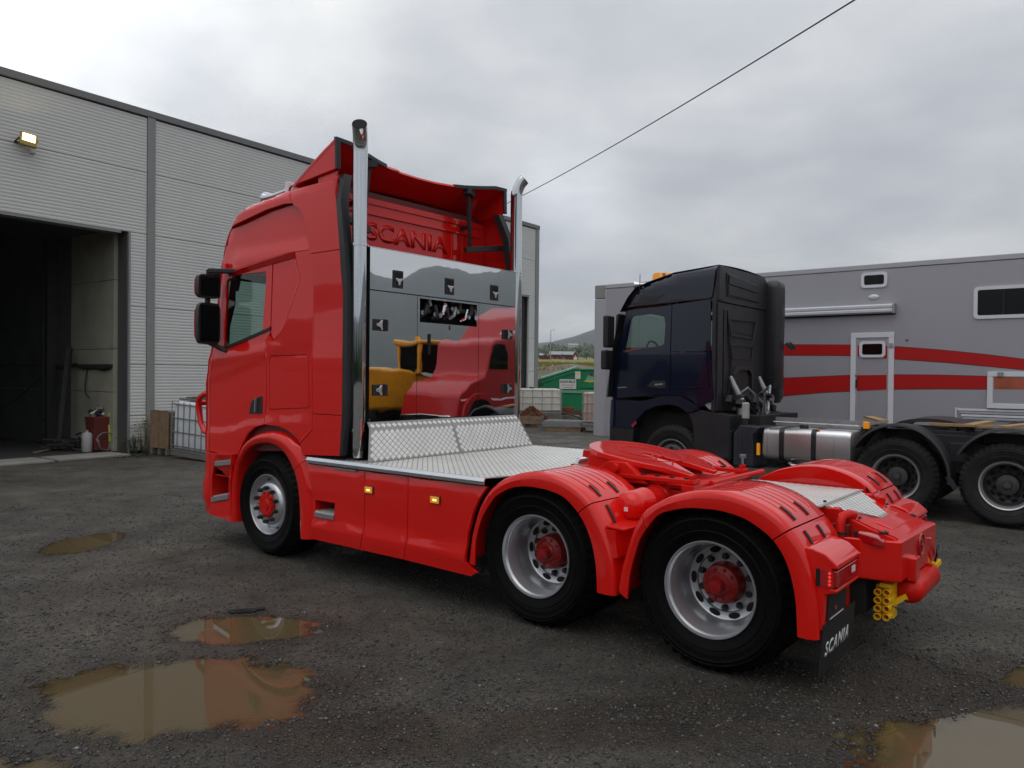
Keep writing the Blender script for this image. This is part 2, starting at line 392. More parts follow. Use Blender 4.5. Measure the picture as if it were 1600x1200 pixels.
# ------------------------------------------------------------------ ground: one sheet to the horizon, with dips that hold the puddles
rng = np.random.default_rng(5)
def vnoise(x, y, seed=0):
    xi = np.floor(x).astype(np.int64); yi = np.floor(y).astype(np.int64); fx = x - xi; fy = y - yi
    fx = fx * fx * (3 - 2 * fx); fy = fy * fy * (3 - 2 * fy)
    def h(a, b):
        n = (a * 374761393 + b * 668265263 + seed * 974634777) & 0x7fffffff
        n = ((n ^ (n >> 13)) * 1274126177) & 0x7fffffff
        return ((n ^ (n >> 16)) & 0xffff) / 65535.0
    return (h(xi, yi) * (1 - fx) + h(xi + 1, yi) * fx) * (1 - fy) + (h(xi, yi + 1) * (1 - fx) + h(xi + 1, yi + 1) * fx) * fy
def fbm(x, y, oct=4, seed=0):
    s = 0; a = 0.5; f = 1.0
    for k in range(oct):
        s = s + a * (vnoise(x * f, y * f, seed + k) - 0.5); a *= 0.5; f *= 2.03
    return s
#          cx     cy    rx    ry   rot
PUD = [(-4.57, 8.26, 0.27, 0.46, -0.12), (-1.93, 5.55, 0.42, 0.25, 0.0), (-1.87, 4.42, 0.68, 0.44, 0.0), (-2.50, 3.34, 0.80, 0.26, 0.0),
       (2.66, 3.86, 0.80, 0.36, 0.12), (3.42, 4.76, 0.34, 0.20, 0.3)]
WATER = [-0.0065, -0.0065, -0.0068, -0.0072, -0.0065, -0.0065]
def ground_h(x, y):
    x = np.asarray(x, float); y = np.asarray(y, float)
    near = np.clip(1 - (np.hypot(x, y - 5) - 9) / 12, 0, 1)
    h = near * (0.012 * fbm(x * 1.3, y * 1.3, 3, 3) + 0.010 * fbm(x * 7, y * 7, 3, 9) + 0.008 * fbm(x * 26, y * 26, 2, 31))
    for k, (cx, cy, rx, ry, a) in enumerate(PUD):
        dx = x - cx; dy = y - cy; c, s = math.cos(a), math.sin(a)
        q = np.hypot((c * dx + s * dy) / rx, (-s * dx + c * dy) / ry)
        q = q + 0.60 * fbm(x * 3.1 + k * 7, y * 3.1, 3, 50 + k) + 0.42 * fbm(x * 14, y * 14, 4, 77 + k)
        t_ = np.clip((1.45 - q) / 0.9, 0, 1)
        h = h - 0.030 * t_ * t_ * (3 - 2 * t_) * near
    far = np.clip((y - 38) / 60, 0, 1)
    h = h + 3.3 * far * far * (3 - 2 * far) + np.clip((np.hypot(x, y) - 110) / 160, 0, 1) * 3.2
    return h
def axis_pts(lo, hi, fine, far):
    a = list(np.arange(lo, hi + 1e-6, fine)); st = fine
    b = []; x = hi
    while x < far: st = min(st * 1.35, 400); x += st; b.append(x)
    st = fine; c = []; x = lo
    while x > -far: st = min(st * 1.35, 400); x -= st; c.append(x)
    return np.array(c[::-1] + a + b)
gx = axis_pts(-5.6, 4.2, 0.028, 4200); gy = axis_pts(3.0, 9.6, 0.028, 4200)
XX, YY = np.meshgrid(gx, gy); HH = ground_h(XX, YY)
me = bpy.data.meshes.new('ground')
nx, ny = len(gx), len(gy)
co = np.stack([XX, YY, HH], -1).reshape(-1, 3)
ii = np.arange(nx * ny).reshape(ny, nx)
fc = np.stack([ii[:-1, :-1], ii[:-1, 1:], ii[1:, 1:], ii[1:, :-1]], -1).reshape(-1, 4)
me.vertices.add(len(co)); me.vertices.foreach_set('co', co.ravel())
me.loops.add(fc.size); me.loops.foreach_set('vertex_index', fc.ravel().astype(np.int32))
me.polygons.add(len(fc)); me.polygons.foreach_set('loop_start', np.arange(0, fc.size, 4, dtype=np.int32))
me.polygons.foreach_set('use_smooth', np.ones(len(fc), bool))
me.update(calc_edges=True)
wetv = np.zeros(XX.shape)
for k, (cx, cy, rx, ry, a) in enumerate(PUD + [(-0.85, 3.95, .5, .22, .1), (1.0, 4.15, .9, .22, .15), (2.2, 4.4, 1.0, .4, .2)]):
    dx = XX - cx; dy = YY - cy; c, s = math.cos(a), math.sin(a)
    q = np.hypot((c * dx + s * dy) / rx, (-s * dx + c * dy) / ry) + 0.8 * fbm(XX * 3, YY * 3, 4, 200 + k)
    wetv = np.maximum(wetv, (1.0 if k < 6 else .8) * np.clip((1.95 - q) / 0.9, 0, 1))
for (x0, y0, ang, bend, wd) in ((-2.6, 8.6, -.55, .02, .26), (-0.7, 10.3, -.55, .02, .26), (-5.5, 7.5, .75, -.03, .24), (-4.0, 6.2, .75, -.03, .24)):
    c, s = math.cos(ang), math.sin(ang); lx = (XX - x0) * c + (YY - y0) * s; ly = -(XX - x0) * s + (YY - y0) * c - bend * lx * lx + .1 * fbm(XX * .8, YY * .8, 2, 300)
    trk = np.clip(1.3 - np.abs(ly) / wd, 0, 1) * np.clip(.55 + 1.6 * fbm(XX * 1.1, YY * 1.1, 3, 310), 0, 1) * (.75 + .25 * np.sin(lx * 42))
    wetv = np.maximum(wetv, .55 * trk * (np.abs(lx) < 9))
at_ = me.attributes.new('wetness', 'FLOAT', 'POINT'); at_.data.foreach_set('value', wetv.ravel().astype(np.float32))
gm = bpy.data.materials.new('wet_gravel'); gm.use_nodes = True; t = gm.node_tree; p = t.nodes['Principled BSDF']
tcn = N(t, 'ShaderNodeTexCoord'); src = tcn.outputs['Object']
def noise(tree, scale, detail=6, rough=0.6, vec=None):
    n = N(tree, 'ShaderNodeTexNoise'); n.inputs['Scale'].default_value = scale; n.inputs['Detail'].default_value = detail; n.inputs['Roughness'].default_value = rough
    tree.links.new(vec, n.inputs['Vector']); return n.outputs[0]
def cramp(tree, fac, stops):
    r = N(tree, 'ShaderNodeValToRGB'); els = r.color_ramp.elements
    els[0].position, els[0].color = stops[0][0], (*stops[0][1], 1); els[1].position, els[1].color = stops[-1][0], (*stops[-1][1], 1)
    for pos, c in stops[1:-1]:
        q = els.new(pos); q.color = (*c, 1)
    tree.links.new(fac, r.inputs[0]); return r.outputs[0]
big = noise(t, 0.45, 6, 0.6, src); mid = noise(t, 2.3, 7, 0.65, src); fine = noise(t, 75, 5, 0.8, src); vfine = noise(t, 210, 3, 0.7, src)
base = cramp(t, big, [(0.32, (0.052, 0.048, 0.041)), (0.5, (0.078, 0.072, 0.061)), (0.68, (0.112, 0.101, 0.081))])
midc = cramp(t, mid, [(0.30, (0.45, 0.43, 0.41)), (0.5, (0.95, 0.95, 0.95)), (0.70, (1.35, 1.32, 1.24))])
mm = N(t, 'ShaderNodeMix', data_type='RGBA', blend_type='MULTIPLY'); mm.inputs[0].default_value = 1.0; t.links.new(base, mm.inputs[6]); t.links.new(midc, mm.inputs[7])
finec = cramp(t, fine, [(0.36, (0.12, 0.12, 0.12)), (0.48, (0.85, 0.85, 0.85)), (0.64, (1.75, 1.7, 1.6))])
mm2 = N(t, 'ShaderNodeMix', data_type='RGBA', blend_type='MULTIPLY'); mm2.inputs[0].default_value = 0.9; t.links.new(mm.outputs[2], mm2.inputs[6]); t.links.new(finec, mm2.inputs[7])
vor = N(t, 'ShaderNodeTexVoronoi'); vor.inputs['Scale'].default_value = 62; t.links.new(src, vor.inputs['Vector'])
sepc = N(t, 'ShaderNodeSeparateColor'); t.links.new(vor.outputs['Color'], sepc.inputs[0])
grit = cramp(t, sepc.outputs[0], [(0.0, (0.55, 0.55, 0.55)), (0.72, (1, 1, 1)), (0.97, (1.35, 1.33, 1.3)), (1.0, (2.1, 2.05, 2.0))])
mm3 = N(t, 'ShaderNodeMix', data_type='RGBA', blend_type='MULTIPLY'); mm3.inputs[0].default_value = 0.55; t.links.new(mm2.outputs[2], mm3.inputs[6]); t.links.new(grit, mm3.inputs[7])
wa_ = N(t, 'ShaderNodeAttribute', attribute_name='wetness')
mw = N(t, 'ShaderNodeMix', data_type='RGBA', blend_type='MULTIPLY'); t.links.new(wa_.outputs['Fac'], mw.inputs[0]); t.links.new(mm3.outputs[2], mw.inputs[6]); mw.inputs[7].default_value = (0.52, 0.42, 0.33, 1)
t.links.new(mw.outputs[2], p.inputs['Base Color'])
wet = noise(t, 0.8, 5, 0.6, src)
mr = N(t, 'ShaderNodeMapRange'); mr.inputs[1].default_value = 0.40; mr.inputs[2].default_value = 0.60; mr.inputs[3].default_value = 0.42; mr.inputs[4].default_value = 0.85
t.links.new(wet, mr.inputs[0]); wr = mathn(t, 'SUBTRACT', mr.outputs[0], mathn(t, 'MULTIPLY', wa_.outputs['Fac'], 0.38), True); wr = mathn(t, 'MAXIMUM', wr, 0.16)
t.links.new(wr, p.inputs['Roughness'])
b1 = N(t, 'ShaderNodeBump'); b1.inputs['Strength'].default_value = 0.9; b1.inputs['Distance'].default_value = 0.016
hsum = mathn(t, 'ADD', fine, mathn(t, 'MULTIPLY', vor.outputs['Distance'], -0.8)); hsum = mathn(t, 'ADD', hsum, mathn(t, 'MULTIPLY', mid, 1.5))
t.links.new(hsum, b1.inputs['Height']); t.links.new(b1.outputs[0], p.inputs['Normal'])
me.materials.append(gm)
go = bpy.data.objects.new('ground', me); COL.objects.link(go); tag(go, 'dark wet gravel yard', kind='structure')

# puddles: turbid rain water lying in the dips; the deeper the water, the less of the bed shows through
wm = bpy.data.materials.new('muddy_water'); wm.use_nodes = True; wt = wm.node_tree; p = wt.nodes['Principled BSDF']; wo = wt.nodes['Material Output']
p.inputs['Base Color'].default_value = (0.098, 0.072, 0.036, 1); p.inputs['Roughness'].default_value = 0.6; p.inputs['Specular IOR Level'].default_value = 0.0
wa2 = N(wt, 'ShaderNodeAttribute', attribute_name='depth')
tr_ = N(wt, 'ShaderNodeBsdfTransparent'); tr_.inputs[0].default_value = (0.93, 0.88, 0.78, 1)
op = mathn(wt, 'SUBTRACT', 1.0, mathn(wt, 'EXPONENT', mathn(wt, 'MULTIPLY', wa2.outputs['Fac'], -260.0)), True)
mxa = N(wt, 'ShaderNodeMixShader'); wt.links.new(op, mxa.inputs[0]); wt.links.new(tr_.outputs[0], mxa.inputs[1]); wt.links.new(p.outputs[0], mxa.inputs[2])
gls = N(wt, 'ShaderNodeBsdfGlossy'); gls.inputs['Roughness'].default_value = 0.012; gls.inputs[0].default_value = (1, 1, 1, 1)
frw = N(wt, 'ShaderNodeFresnel'); frw.inputs[0].default_value = 1.33
wtc = N(wt, 'ShaderNodeTexCoord'); wn = N(wt, 'ShaderNodeTexNoise'); wn.inputs['Scale'].default_value = 3.0; wt.links.new(wtc.outputs['Object'], wn.inputs['Vector'])
wb = N(wt, 'ShaderNodeBump'); wb.inputs['Strength'].default_value = 0.012; wb.inputs['Distance'].default_value = 0.02; wt.links.new(wn.outputs[0], wb.inputs['Height'])
wt.links.new(wb.outputs[0], gls.inputs['Normal']); wt.links.new(wb.outputs[0], frw.inputs['Normal'])
mxb = N(wt, 'ShaderNodeMixShader'); wt.links.new(frw.outputs[0], mxb.inputs[0]); wt.links.new(mxa.outputs[0], mxb.inputs[1]); wt.links.new(gls.outputs[0], mxb.inputs[2]); wt.links.new(mxb.outputs[0], wo.inputs[0])
PL = ['long brown puddle left of the red tractor front wheel', 'shallow brown puddle mirroring the front wheel of the red tractor', 'largest brown puddle in the left foreground', 'pale brown puddle cut by the bottom left corner',
      'grey puddle in the bottom right corner', 'small brown puddle at the right edge', 'small reddish wet hollow right of the largest puddle']
for k, (cx, cy, rx, ry, a) in enumerate(PUD):
    n_ = 64; ca, sa = math.cos(a), math.sin(a)
    gxx, gyy = np.meshgrid(np.linspace(-1.75 * rx, 1.75 * rx, n_), np.linspace(-1.75 * ry, 1.75 * ry, n_))
    wx = cx + gxx * ca - gyy * sa; wy = cy + gxx * sa + gyy * ca; dep = WATER[k] - ground_h(wx, wy)
    keep = np.maximum.reduce([dep[:-1, :-1], dep[1:, :-1], dep[:-1, 1:], dep[1:, 1:]]) > -0.002
    keep &= (np.hypot(gxx / rx, gyy / ry)[:-1, :-1] < 1.7)
    id_ = np.arange(n_ * n_).reshape(n_, n_); fcs = np.stack([id_[:-1, :-1], id_[:-1, 1:], id_[1:, 1:], id_[1:, :-1]], -1)[keep]
    me = bpy.data.meshes.new('puddle'); me.from_pydata(np.stack([wx.ravel(), wy.ravel(), np.full(n_ * n_, WATER[k])], -1).tolist(), [], fcs.tolist())
    da = me.attributes.new('depth', 'FLOAT', 'POINT'); da.data.foreach_set('value', np.maximum(dep, 0).ravel().astype(np.float32))
    me.materials.append(wm); o = bpy.data.objects.new('puddle', me); COL.objects.link(o); tag(o, PL[k], kind='structure')

# loose stones: real geometry, joined
def stones(name, n, sampler, smin, smax, material, seed):
    r = np.random.default_rng(seed); xy = sampler(r, n); n = len(xy)
    base = np.array([(1,0,0),(0,1,0),(-1,0,0),(0,-1,0),(0,0,.62),(0,0,-.5)], float)
    tri = np.array([(0,1,4),(1,2,4),(2,3,4),(3,0,4),(1,0,5),(2,1,5),(3,2,5),(0,3,5)])
    s = smin * (smax / smin) ** (r.random(n) ** 2.6)
    ang = r.random(n) * 6.283; V = base[None] * (1 + 0.45 * (r.random((n, 6, 1)) - 0.5)) * np.stack([s, s * r.uniform(.55, 1, n), s * r.uniform(.5, .9, n)], -1)[:, None]
    c, si = np.cos(ang)[:, None], np.sin(ang)[:, None]
    X = V[..., 0] * c - V[..., 1] * si + xy[:, 0:1]; Y = V[..., 0] * si + V[..., 1] * c + xy[:, 1:2]
    Z = V[..., 2] + (ground_h(xy[:, 0], xy[:, 1]) + s * 0.12)[:, None]
    co = np.stack([X, Y, Z], -1).reshape(-1, 3); f = (tri[None] + 6 * np.arange(n)[:, None, None]).reshape(-1, 3)
    me = bpy.data.meshes.new(name); me.vertices.add(len(co)); me.vertices.foreach_set('co', co.ravel()); me.loops.add(f.size); me.loops.foreach_set('vertex_index', f.ravel().astype(np.int32))
    me.polygons.add(len(f)); me.polygons.foreach_set('loop_start', np.arange(0, f.size, 3, dtype=np.int32)); me.update(calc_edges=True)
    me.materials.append(material); o = bpy.data.objects.new(name, me); COL.objects.link(o); return tag(o, 'loose grit and small stones scattered over the yard', kind='stuff')
sm_ = bpy.data.materials.new('loose_stone'); sm_.use_nodes = True; t = sm_.node_tree; p = t.nodes['Principled BSDF']; gi = N(t, 'ShaderNodeNewGeometry')
st_c = cramp(t, gi.outputs['Random Per Island'], [(0.0, (0.010, 0.010, 0.010)), (0.45, (0.04, 0.038, 0.035)), (0.9, (0.082, 0.076, 0.066)), (0.99, (0.13, 0.125, 0.115)), (1.0, (0.26, 0.25, 0.24))])
t.links.new(st_c, p.inputs['Base Color']); p.inputs['Roughness'].default_value = 0.5
def near_s(r, n):
    d = 2.9 + 7.5 * r.random(n) ** 1.7; a = r.uniform(-0.80, 0.80, n); return np.stack([d * np.sin(a) * 1.05, d * np.cos(a)], -1)
stones('gravel', 150000, near_s, 0.0026, 0.015, sm_, 3)
def mid_s(r, n):
    d = 4.2 + 8.5 * r.random(n) ** 1.25; a = r.uniform(-0.78, 0.78, n); return np.stack([d * np.sin(a), d * np.cos(a)], -1)
stones('gravel', 42000, mid_s, 0.0055, 0.020, sm_, 11)['label'] = 'medium loose stones across the middle of the yard'
def far_s(r, n):
    d = 9 + 16 * r.random(n) ** 1.5; a = r.uniform(-0.8, 0.8, n); return np.stack([d * np.sin(a), d * np.cos(a)], -1)
stones('gravel', 14000, far_s, 0.008, 0.022, sm_, 4)['label'] = 'coarser loose gravel towards the hall and the pallets'
def edge_s(r, n):
    s_ = r.uniform(-1.2, 6.5, n); d = np.abs(r.normal(0, .5, n)); return np.stack([-8.3 + 0.58 * s_ + 0.8146 * d, 17.714 + 0.8146 * s_ - 0.58 * d], -1)
stones('gravel', 2500, edge_s, 0.015, 0.05, sm_, 6)['label'] = 'coarse stones along the foot of the grey hall'

# hills and far wooded ridge all round
secs = []
for k in range(240):
    az = 2 * math.pi * k / 240
    d0, d1 = 900.0, 2500.0
    azd = math.degrees(az)
    if azd > 180: azd -= 360
    tabl = [(-180, .055), (-120, .065), (-60, .05), (-10, .035), (0, .039), (2, .0425), (3.2, .0455), (4.2, .0505), (5, .053), (5.7, .057), (6.4, .066), (9, .085), (16, .10), (30, .075), (60, .115), (72, .135), (77, .138), (80, .130), (83, .142), (86, .125), (89, .135), (93, .13), (98, .12), (110, .12), (125, .10), (150, .07), (180, .055)]
    el = lerp(tabl, azd) + 0.004 * math.sin(az * 41) * math.sin(az * 17 + 1) + 0.0015 * math.sin(az * 113)
    if -1 < azd < 8: el = lerp(tabl, azd)
    H = el * d1
    prof = [(700, 3), (900, 9 + 0.04 * H), (1250, 0.16 * H), (1700, 0.45 * H + 5 * math.sin(az * 31)), (2150, 0.80 * H), (2500, H), (2900, 0.7 * H), (3400, -5)]
    secs.append([(r_ * math.sin(az), r_ * math.cos(az), z_) for r_, z_ in prof])
secs.append(secs[0])
b = MB(); b.loft(secs, closed=False, caps=False); o = b.build('hills', M['forest'], smooth=60, recalc=False); tag(o, 'dark wooded hills along the horizon', kind='structure')
# ------------------------------------------------------------------ the grey hall (left): local x along the wall, y into the building
HYAW = R(54.544)
HX = Vector((math.cos(HYAW), math.sin(HYAW), 0)); HY = Vector((-math.sin(HYAW), math.cos(HYAW), 0)); HB = Vector((-8.3, 17.714, 0))
def Hp(s, d, z=0.0): return HB + HX * s + HY * d + Vector((0, 0, z))
hall = root('warehouse', 'long grey ribbed metal hall with an open dark gateway', 'building', HB, HYAW)
HT = 7.62
rows = [(0.04, 0.84), (0.84, 2.0), (2.0, 3.3), (3.3, 4.955), (4.955, 6.355), (6.355, 7.60)]
def rib_panel(x0, x1, z0, z1):
    b = MB(); n = max(2, round((z1 - z0) / 0.0735)); prof = [(0.0, z0 + 0.006)]
    h = (z1 - z0 - 0.012) / n
    for k in range(n):
        a = z0 + 0.006 + k * h
        prof += [(-0.006, a + 0.12 * h), (-0.0085, a + 0.50 * h), (-0.006, a + 0.84 * h), (0.0, a + 0.98 * h)]
    prof[-1] = (0.0, z1 - 0.006)
    prof += [(0.08, z1 - 0.006), (0.08, z0 + 0.006)]
    b.loft([[(x, y, z) for y, z in prof] for x in (x0, x1)], closed=True, caps=True)
    return b.build('wall_panel', M['wall'], hall, smooth=0)
for z0, z1 in rows:                                          # between gateway and second gate
    if z0 < 4.95: rib_panel(-0.455, -0.085, z0, z1)
    rib_panel(0.12, 7.9, z0, z1) if z0 < 0.5 or True else None
    rib_panel(8.1, 14.88 if z1 <= 5 else 15.80, z0, z1)
    if z1 <= 5: rib_panel(15.40, 15.80, z0, z1)
    else: rib_panel(-6.3, -0.085, z0, z1)
    if z1 <= 5: rib_panel(-6.3, -5.25, z0, z1)
for x0, x1, z0, z1 in ((-0.075, 0.11, 0.0, HT), (7.905, 8.095, 0.0, HT), (15.81, 16.04, 0.0, HT)):
    MB().box(x0, x1, -0.035, 0.06, z0, z1).build('corner_trim', M['trim'], hall, bevel=0.006)
MB().box(-6.4, 16.06, -0.05, 0.30, 7.625, 7.775).build('roof_fascia', M['fascia'], hall, bevel=0.01)
MB().box(-6.38, 16.04, 0.02, 0.05, 7.56, 7.622).build('eave_shadow_gap', M['blackm'], hall)
MB().box(-6.38, 16.02, 0.3, 14.0, 7.60, 7.72).build('roof', M['fascia'], hall)
MB().box(15.90, 16.02, 0.07, 14.0, 0.0, 7.6).build('side_wall', M['wall'], hall)
# gateway frame
MB().box(-0.50, -0.458, -0.025, 0.03, 0.0, 4.957).build('gate_trim', M['trim'], hall, bevel=0.004)
MB().box(-0.515, -0.46, 0.032, 0.415, 0.0, 4.95).build('gate_jamb', M['reveal'], hall)
MB().box(-5.24, -5.04, -0.02, 0.34, 0.0, 4.96).build('gate_jamb', M['trim'], hall, bevel=0.008)
MB().box(-5.03, -0.665, -0.012, 0.30, 4.90, 4.953).build('gate_head', M['trim'], hall, bevel=0.006)
# far gate reveal near the right corner
MB().box(14.89, 15.39, 0.16, 0.22, 0.0, 4.95).build('gate_leaf', M['darksteel'], hall)
MB().box(14.89, 15.39, -0.01, 0.15, 4.90, 4.952).build('gate_head', M['trim'], hall)
# concrete base strip
MB().box(0.12, 15.8, -0.02, 0.05, -0.05, 0.037).build('base_strip', M['concrete'], hall)
# inside: concrete wall elements down the right side, back wall, ceiling, floor
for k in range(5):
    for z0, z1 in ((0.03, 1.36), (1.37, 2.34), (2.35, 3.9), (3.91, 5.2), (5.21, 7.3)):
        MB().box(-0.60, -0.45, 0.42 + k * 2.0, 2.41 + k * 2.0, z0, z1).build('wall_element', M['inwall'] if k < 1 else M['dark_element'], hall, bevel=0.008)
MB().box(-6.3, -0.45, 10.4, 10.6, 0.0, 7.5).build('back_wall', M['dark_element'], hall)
MB().box(-6.38, -6.2, 0.3, 10.6, 0.0, 7.5).build('inner_wall', M['inwall'], hall)
MB().box(-6.2, -0.62, 0.35, 10.4, 0.0, 0.02).build('floor_slab', M['floor'], hall)
MB().box(-0.45, 15.9, 10.4, 14.0, 0.0, 7.5).build('back_wall', M['inwall'], hall)
MB().box(-6.3, -5.25, 0.09, 0.3, 0.0, 7.5).build('front_wall', M['inwall'], hall)
MB().box(-5.25, 0.0, 0.09, 0.3, 4.97, 7.5).build('front_wall', M['inwall'], hall)
b = MB(); b.box(-0.80, -0.61, 3.1, 3.32, 0.02, 7.4); b.box(-0.85, -0.61, 3.06, 3.09, 0.02, 7.4); b.box(-0.85, -0.61, 3.33, 3.36, 0.02, 7.4)
b.build('column', M['darksteel'], hall)
b = MB()
for zz_ in (7.1,): b.box(-6.2, -0.62, 3.1, 3.3, zz_, zz_ + 0.3); b.box(-6.2, -0.62, 7.1, 7.3, zz_, zz_ + 0.3)
b.box(-5.0, -0.7, 0.45, 3.0, 5.0, 5.3)                       # the folded door under the ceiling
b.build('beam', M['darksteel'], hall)
b = MB(); b.box(-0.66, -0.605, 0.45, 8.0, 1.93, 2.0); b.build('cable_tray', M['darksteel'], hall)

# threshold plates lying in the gateway
for x0, x1, y0, y1, lab in ((-2.2, -0.72, -0.55, 0.3, 'concrete threshold slab nearest the right jamb of the gateway'), (-4.2, -2.3, -0.6, 0.35, 'concrete threshold slab at the left edge of the picture')):
    o = MB().box(x0, x1, y0, y1, 0.0, 0.045).build('threshold_slab', M['concrete'], bevel=0.01)
    o.location = HB; o.rotation_euler = (0, 0, HYAW); tag(o, lab, 'slab', 'threshold slabs of the gateway')
# lit floodlight on the wall
fl = root('floodlight', 'lit yellow floodlight with a hanging cable on the hall wall', 'lamp', Hp(-2.66, -0.01, 6.40), HYAW)
rx_ = Matrix.Rotation(R(-14), 3, 'X') @ Matrix.Rotation(R(10), 3, 'Y') @ Matrix.Rotation(R(-8), 3, 'Z')
def flp(x, y, z): return rx_ @ Vector((x, y, z)) + Vector((0.02, -0.20, 0.03))
b = MB(); b.loft([[flp(x * s, y, z * s) for x, z in ((-.15, -.15), (.15, -.15), (.15, .13), (-.15, .13))] for y, s in ((-.03, 1.0), (.03, 1.0), (.09, .62))]); b.build('lamp_housing', mat('yellow_lit_housing', (.30, .22, .02), .5), fl, bevel=0.006, loc=(0, 0, 0))  # lamp's yellow glow on the housing edges is put into the housing colour
b = MB(); b.add([flp(x, -.034, z) for x, z in ((-.115, -.06), (.115, -.06), (.115, .10), (-.115, .10))], [(0, 1, 2, 3)]); b.build('lamp_glass', M['lit'], fl, loc=(0, 0, 0))
b = MB(); b.bar((-.15, -.20, .03), (-.15, -.01, -.02), .02); b.bar((.19, -.20, .03), (.19, -.01, -.02), .02); b.bar((-.16, -.012, -.02), (.2, -.012, -.02), .02, .03); b.build('bracket', M['darksteel'], fl, loc=(0, 0, 0))
MB().box(.12, .22, -.07, -.005, -.18, -.09).build('junction_box', M['whitefr'], fl, loc=(0, 0, 0), bevel=.006)
MB().tube([(.0, -.12, -.08), (-.06, -.09, -.17), (-.03, -.06, -.24), (.05, -.04, -.24), (.13, -.03, -.17)], .008, 6).build('cable', M['whitefr'], fl, loc=(0, 0, 0))
sp_ = bpy.data.lights.new('floodlight_beam', 'AREA'); sp_.energy = 14; sp_.color = (1, .85, .5); sp_.size = .22
so = bpy.data.objects.new('floodlight_beam', sp_); COL.objects.link(so); so.parent = fl; so.location = flp(0, -.05, 0); so.rotation_euler = (Matrix.Rotation(R(-28), 4, 'X') @ Vector((0, -1, 0))).to_track_quat('-Z', 'Y').to_euler()

# ---- things inside the gateway, on the right
gi0 = Hp(-1.0, 1.0)
bin_ = root('waste_bin', 'dark red bin stuffed with rags inside the gateway', 'bin', Hp(-.74, .80, .03), HYAW)
b = MB(); b.loft([[(x * s, y * s, z) for x, y in ((-.2, -.2), (.2, -.2), (.2, .2), (-.2, .2))] for z, s in ((0.02, .8), (.75, 1.05), (.78, 1.12))]); b.build('body', M['red_cloth'], bin_, bevel=.02, loc=(0, 0, 0))
for q in range(9):
    b = MB(); rr_ = random.Random(q); c = Vector((rr_.uniform(-.15, .15), rr_.uniform(-.15, .15), .80 + rr_.uniform(0, .12)))
    b.obox(c, (rr_.uniform(.08, .22), rr_.uniform(.08, .2), rr_.uniform(.03, .1)), Matrix.Rotation(rr_.uniform(-1, 1), 3, 'X') @ Matrix.Rotation(rr_.uniform(0, 3), 3, 'Z'))
    b.build('rag', M[['white', 'blackm', 'wood_g'][q % 3]], bin_, bevel=.015, loc=(0, 0, 0))
o = MB().lathe([(.001, 0), (.10, 0), (.11, .02), (.11, .38), (.09, .42), (.03, .44), (.03, .48), (.001, .48)], axis='z', n=16).build('jerrycan', M['canister']); o.location = Hp(-1.02, .75, .03); tag(o, 'pale plastic canister beside the dark red bin', 'canister')
hz_ = MB(); hz_.loft([[(x * s, .05 * math.cos(z * 9) + y * s, z) for x, y in ((-.13, -.05), (.13, -.06), (.14, .05), (-.12, .06))] for z, s in ((.25, .5), (.5, .45), (.7, .55), (.9, .4))])
o = hz_.build('safety_vest', M['hivis'], smooth=60); o.location = Hp(-.56, .60, .0); o.rotation_euler = (0, 0, HYAW); tag(o, 'yellow hi-vis vest hanging by the gate jamb', 'vest')
coil = []
for k in range(90):
    a = k * .35; coil.append((.19 * math.cos(a) + .01 * math.sin(k), -.0 + .012 * (k % 9), .23 + .2 * math.sin(a)))
o = MB().tube(coil, .016, 6).build('hose', M['wood_g']); o.location = Hp(-.72, .45, .03); o.rotation_euler = (0, 0, HYAW); tag(o, 'brown hose coiled in front of the red bin', 'hose')
b = MB()
for q in range(60):
    rr_ = random.Random(q + 40); c = Vector((rr_.gauss(0, .28), rr_.gauss(0, .3), abs(rr_.gauss(0, .12)) + .03)); d = Vector((rr_.uniform(-1, 1), rr_.uniform(-1, 1), rr_.uniform(-.25, .25))).normalized() * rr_.uniform(.1, .35)
    b.bar(c - d, c + d, rr_.uniform(.015, .05), rr_.uniform(.015, .04))
o = b.build('scrap_heap', M['darksteel']); o.location = Hp(-.95, 1.45, .02); o.rotation_euler = (0, 0, HYAW); tag(o, 'dark heap of scrap on the hall floor', 'scrap', kind='stuff')
b = MB(); b.bar((0, 0, 0), (.34, .25, 2.35), .10, .12); o = b.build('steel_beam', M['darksteel']); o.location = Hp(-1.16, 1.75, .02); o.rotation_euler = (0, 0, HYAW); tag(o, 'dark steel section leaning against the inner wall', 'beam')
hang = [(-.62, .5 + k * .33, 1.93 - .03 * math.sin(k * 2.1) - .03 * math.sin(k * .9)) for k in range(11)]
o = MB().tube(hang, .045, 8).build('cable_bundle', M['cable']); o.location = HB; o.rotation_euler = (0, 0, HYAW); tag(o, 'thick black cable bundle running along the inner wall', 'cable')
o = MB().tube([(-.7, 3.0, 2.0), (-.76, 3.0, 1.2), (-.8, 3.1, .75), (-.82, 3.4, .6), (-.8, 3.6, .8), (-.75, 3.5, 1.1), (-.72, 3.2, 1.2)], .025, 7).build('air_hose', M['cable']); o.location = HB; o.rotation_euler = (0, 0, HYAW); tag(o, 'black air hose looped beside the inner column', 'hose')
o = MB().tube([(-.7, 3.2, 1.9), (-.9, 4.6, 1.1), (-1.1, 6.0, .55), (-1.2, 7.4, .4)], .018, 6).build('slack_cable', M['cable']); o.location = HB; o.rotation_euler = (0, 0, HYAW); tag(o, 'thin slack cable hanging across the dark inside wall', 'cable')
o = MB().tube([(-.63, 1.55, 1.92), (-.66, 1.6, 1.5), (-.67, 1.55, 1.3), (-.66, 1.4, 1.22)], .014, 6).build('hanging_lead', M['cable']); o.location = HB; o.rotation_euler = (0, 0, HYAW); tag(o, 'short black lead dangling from the cable bundle', 'cable')
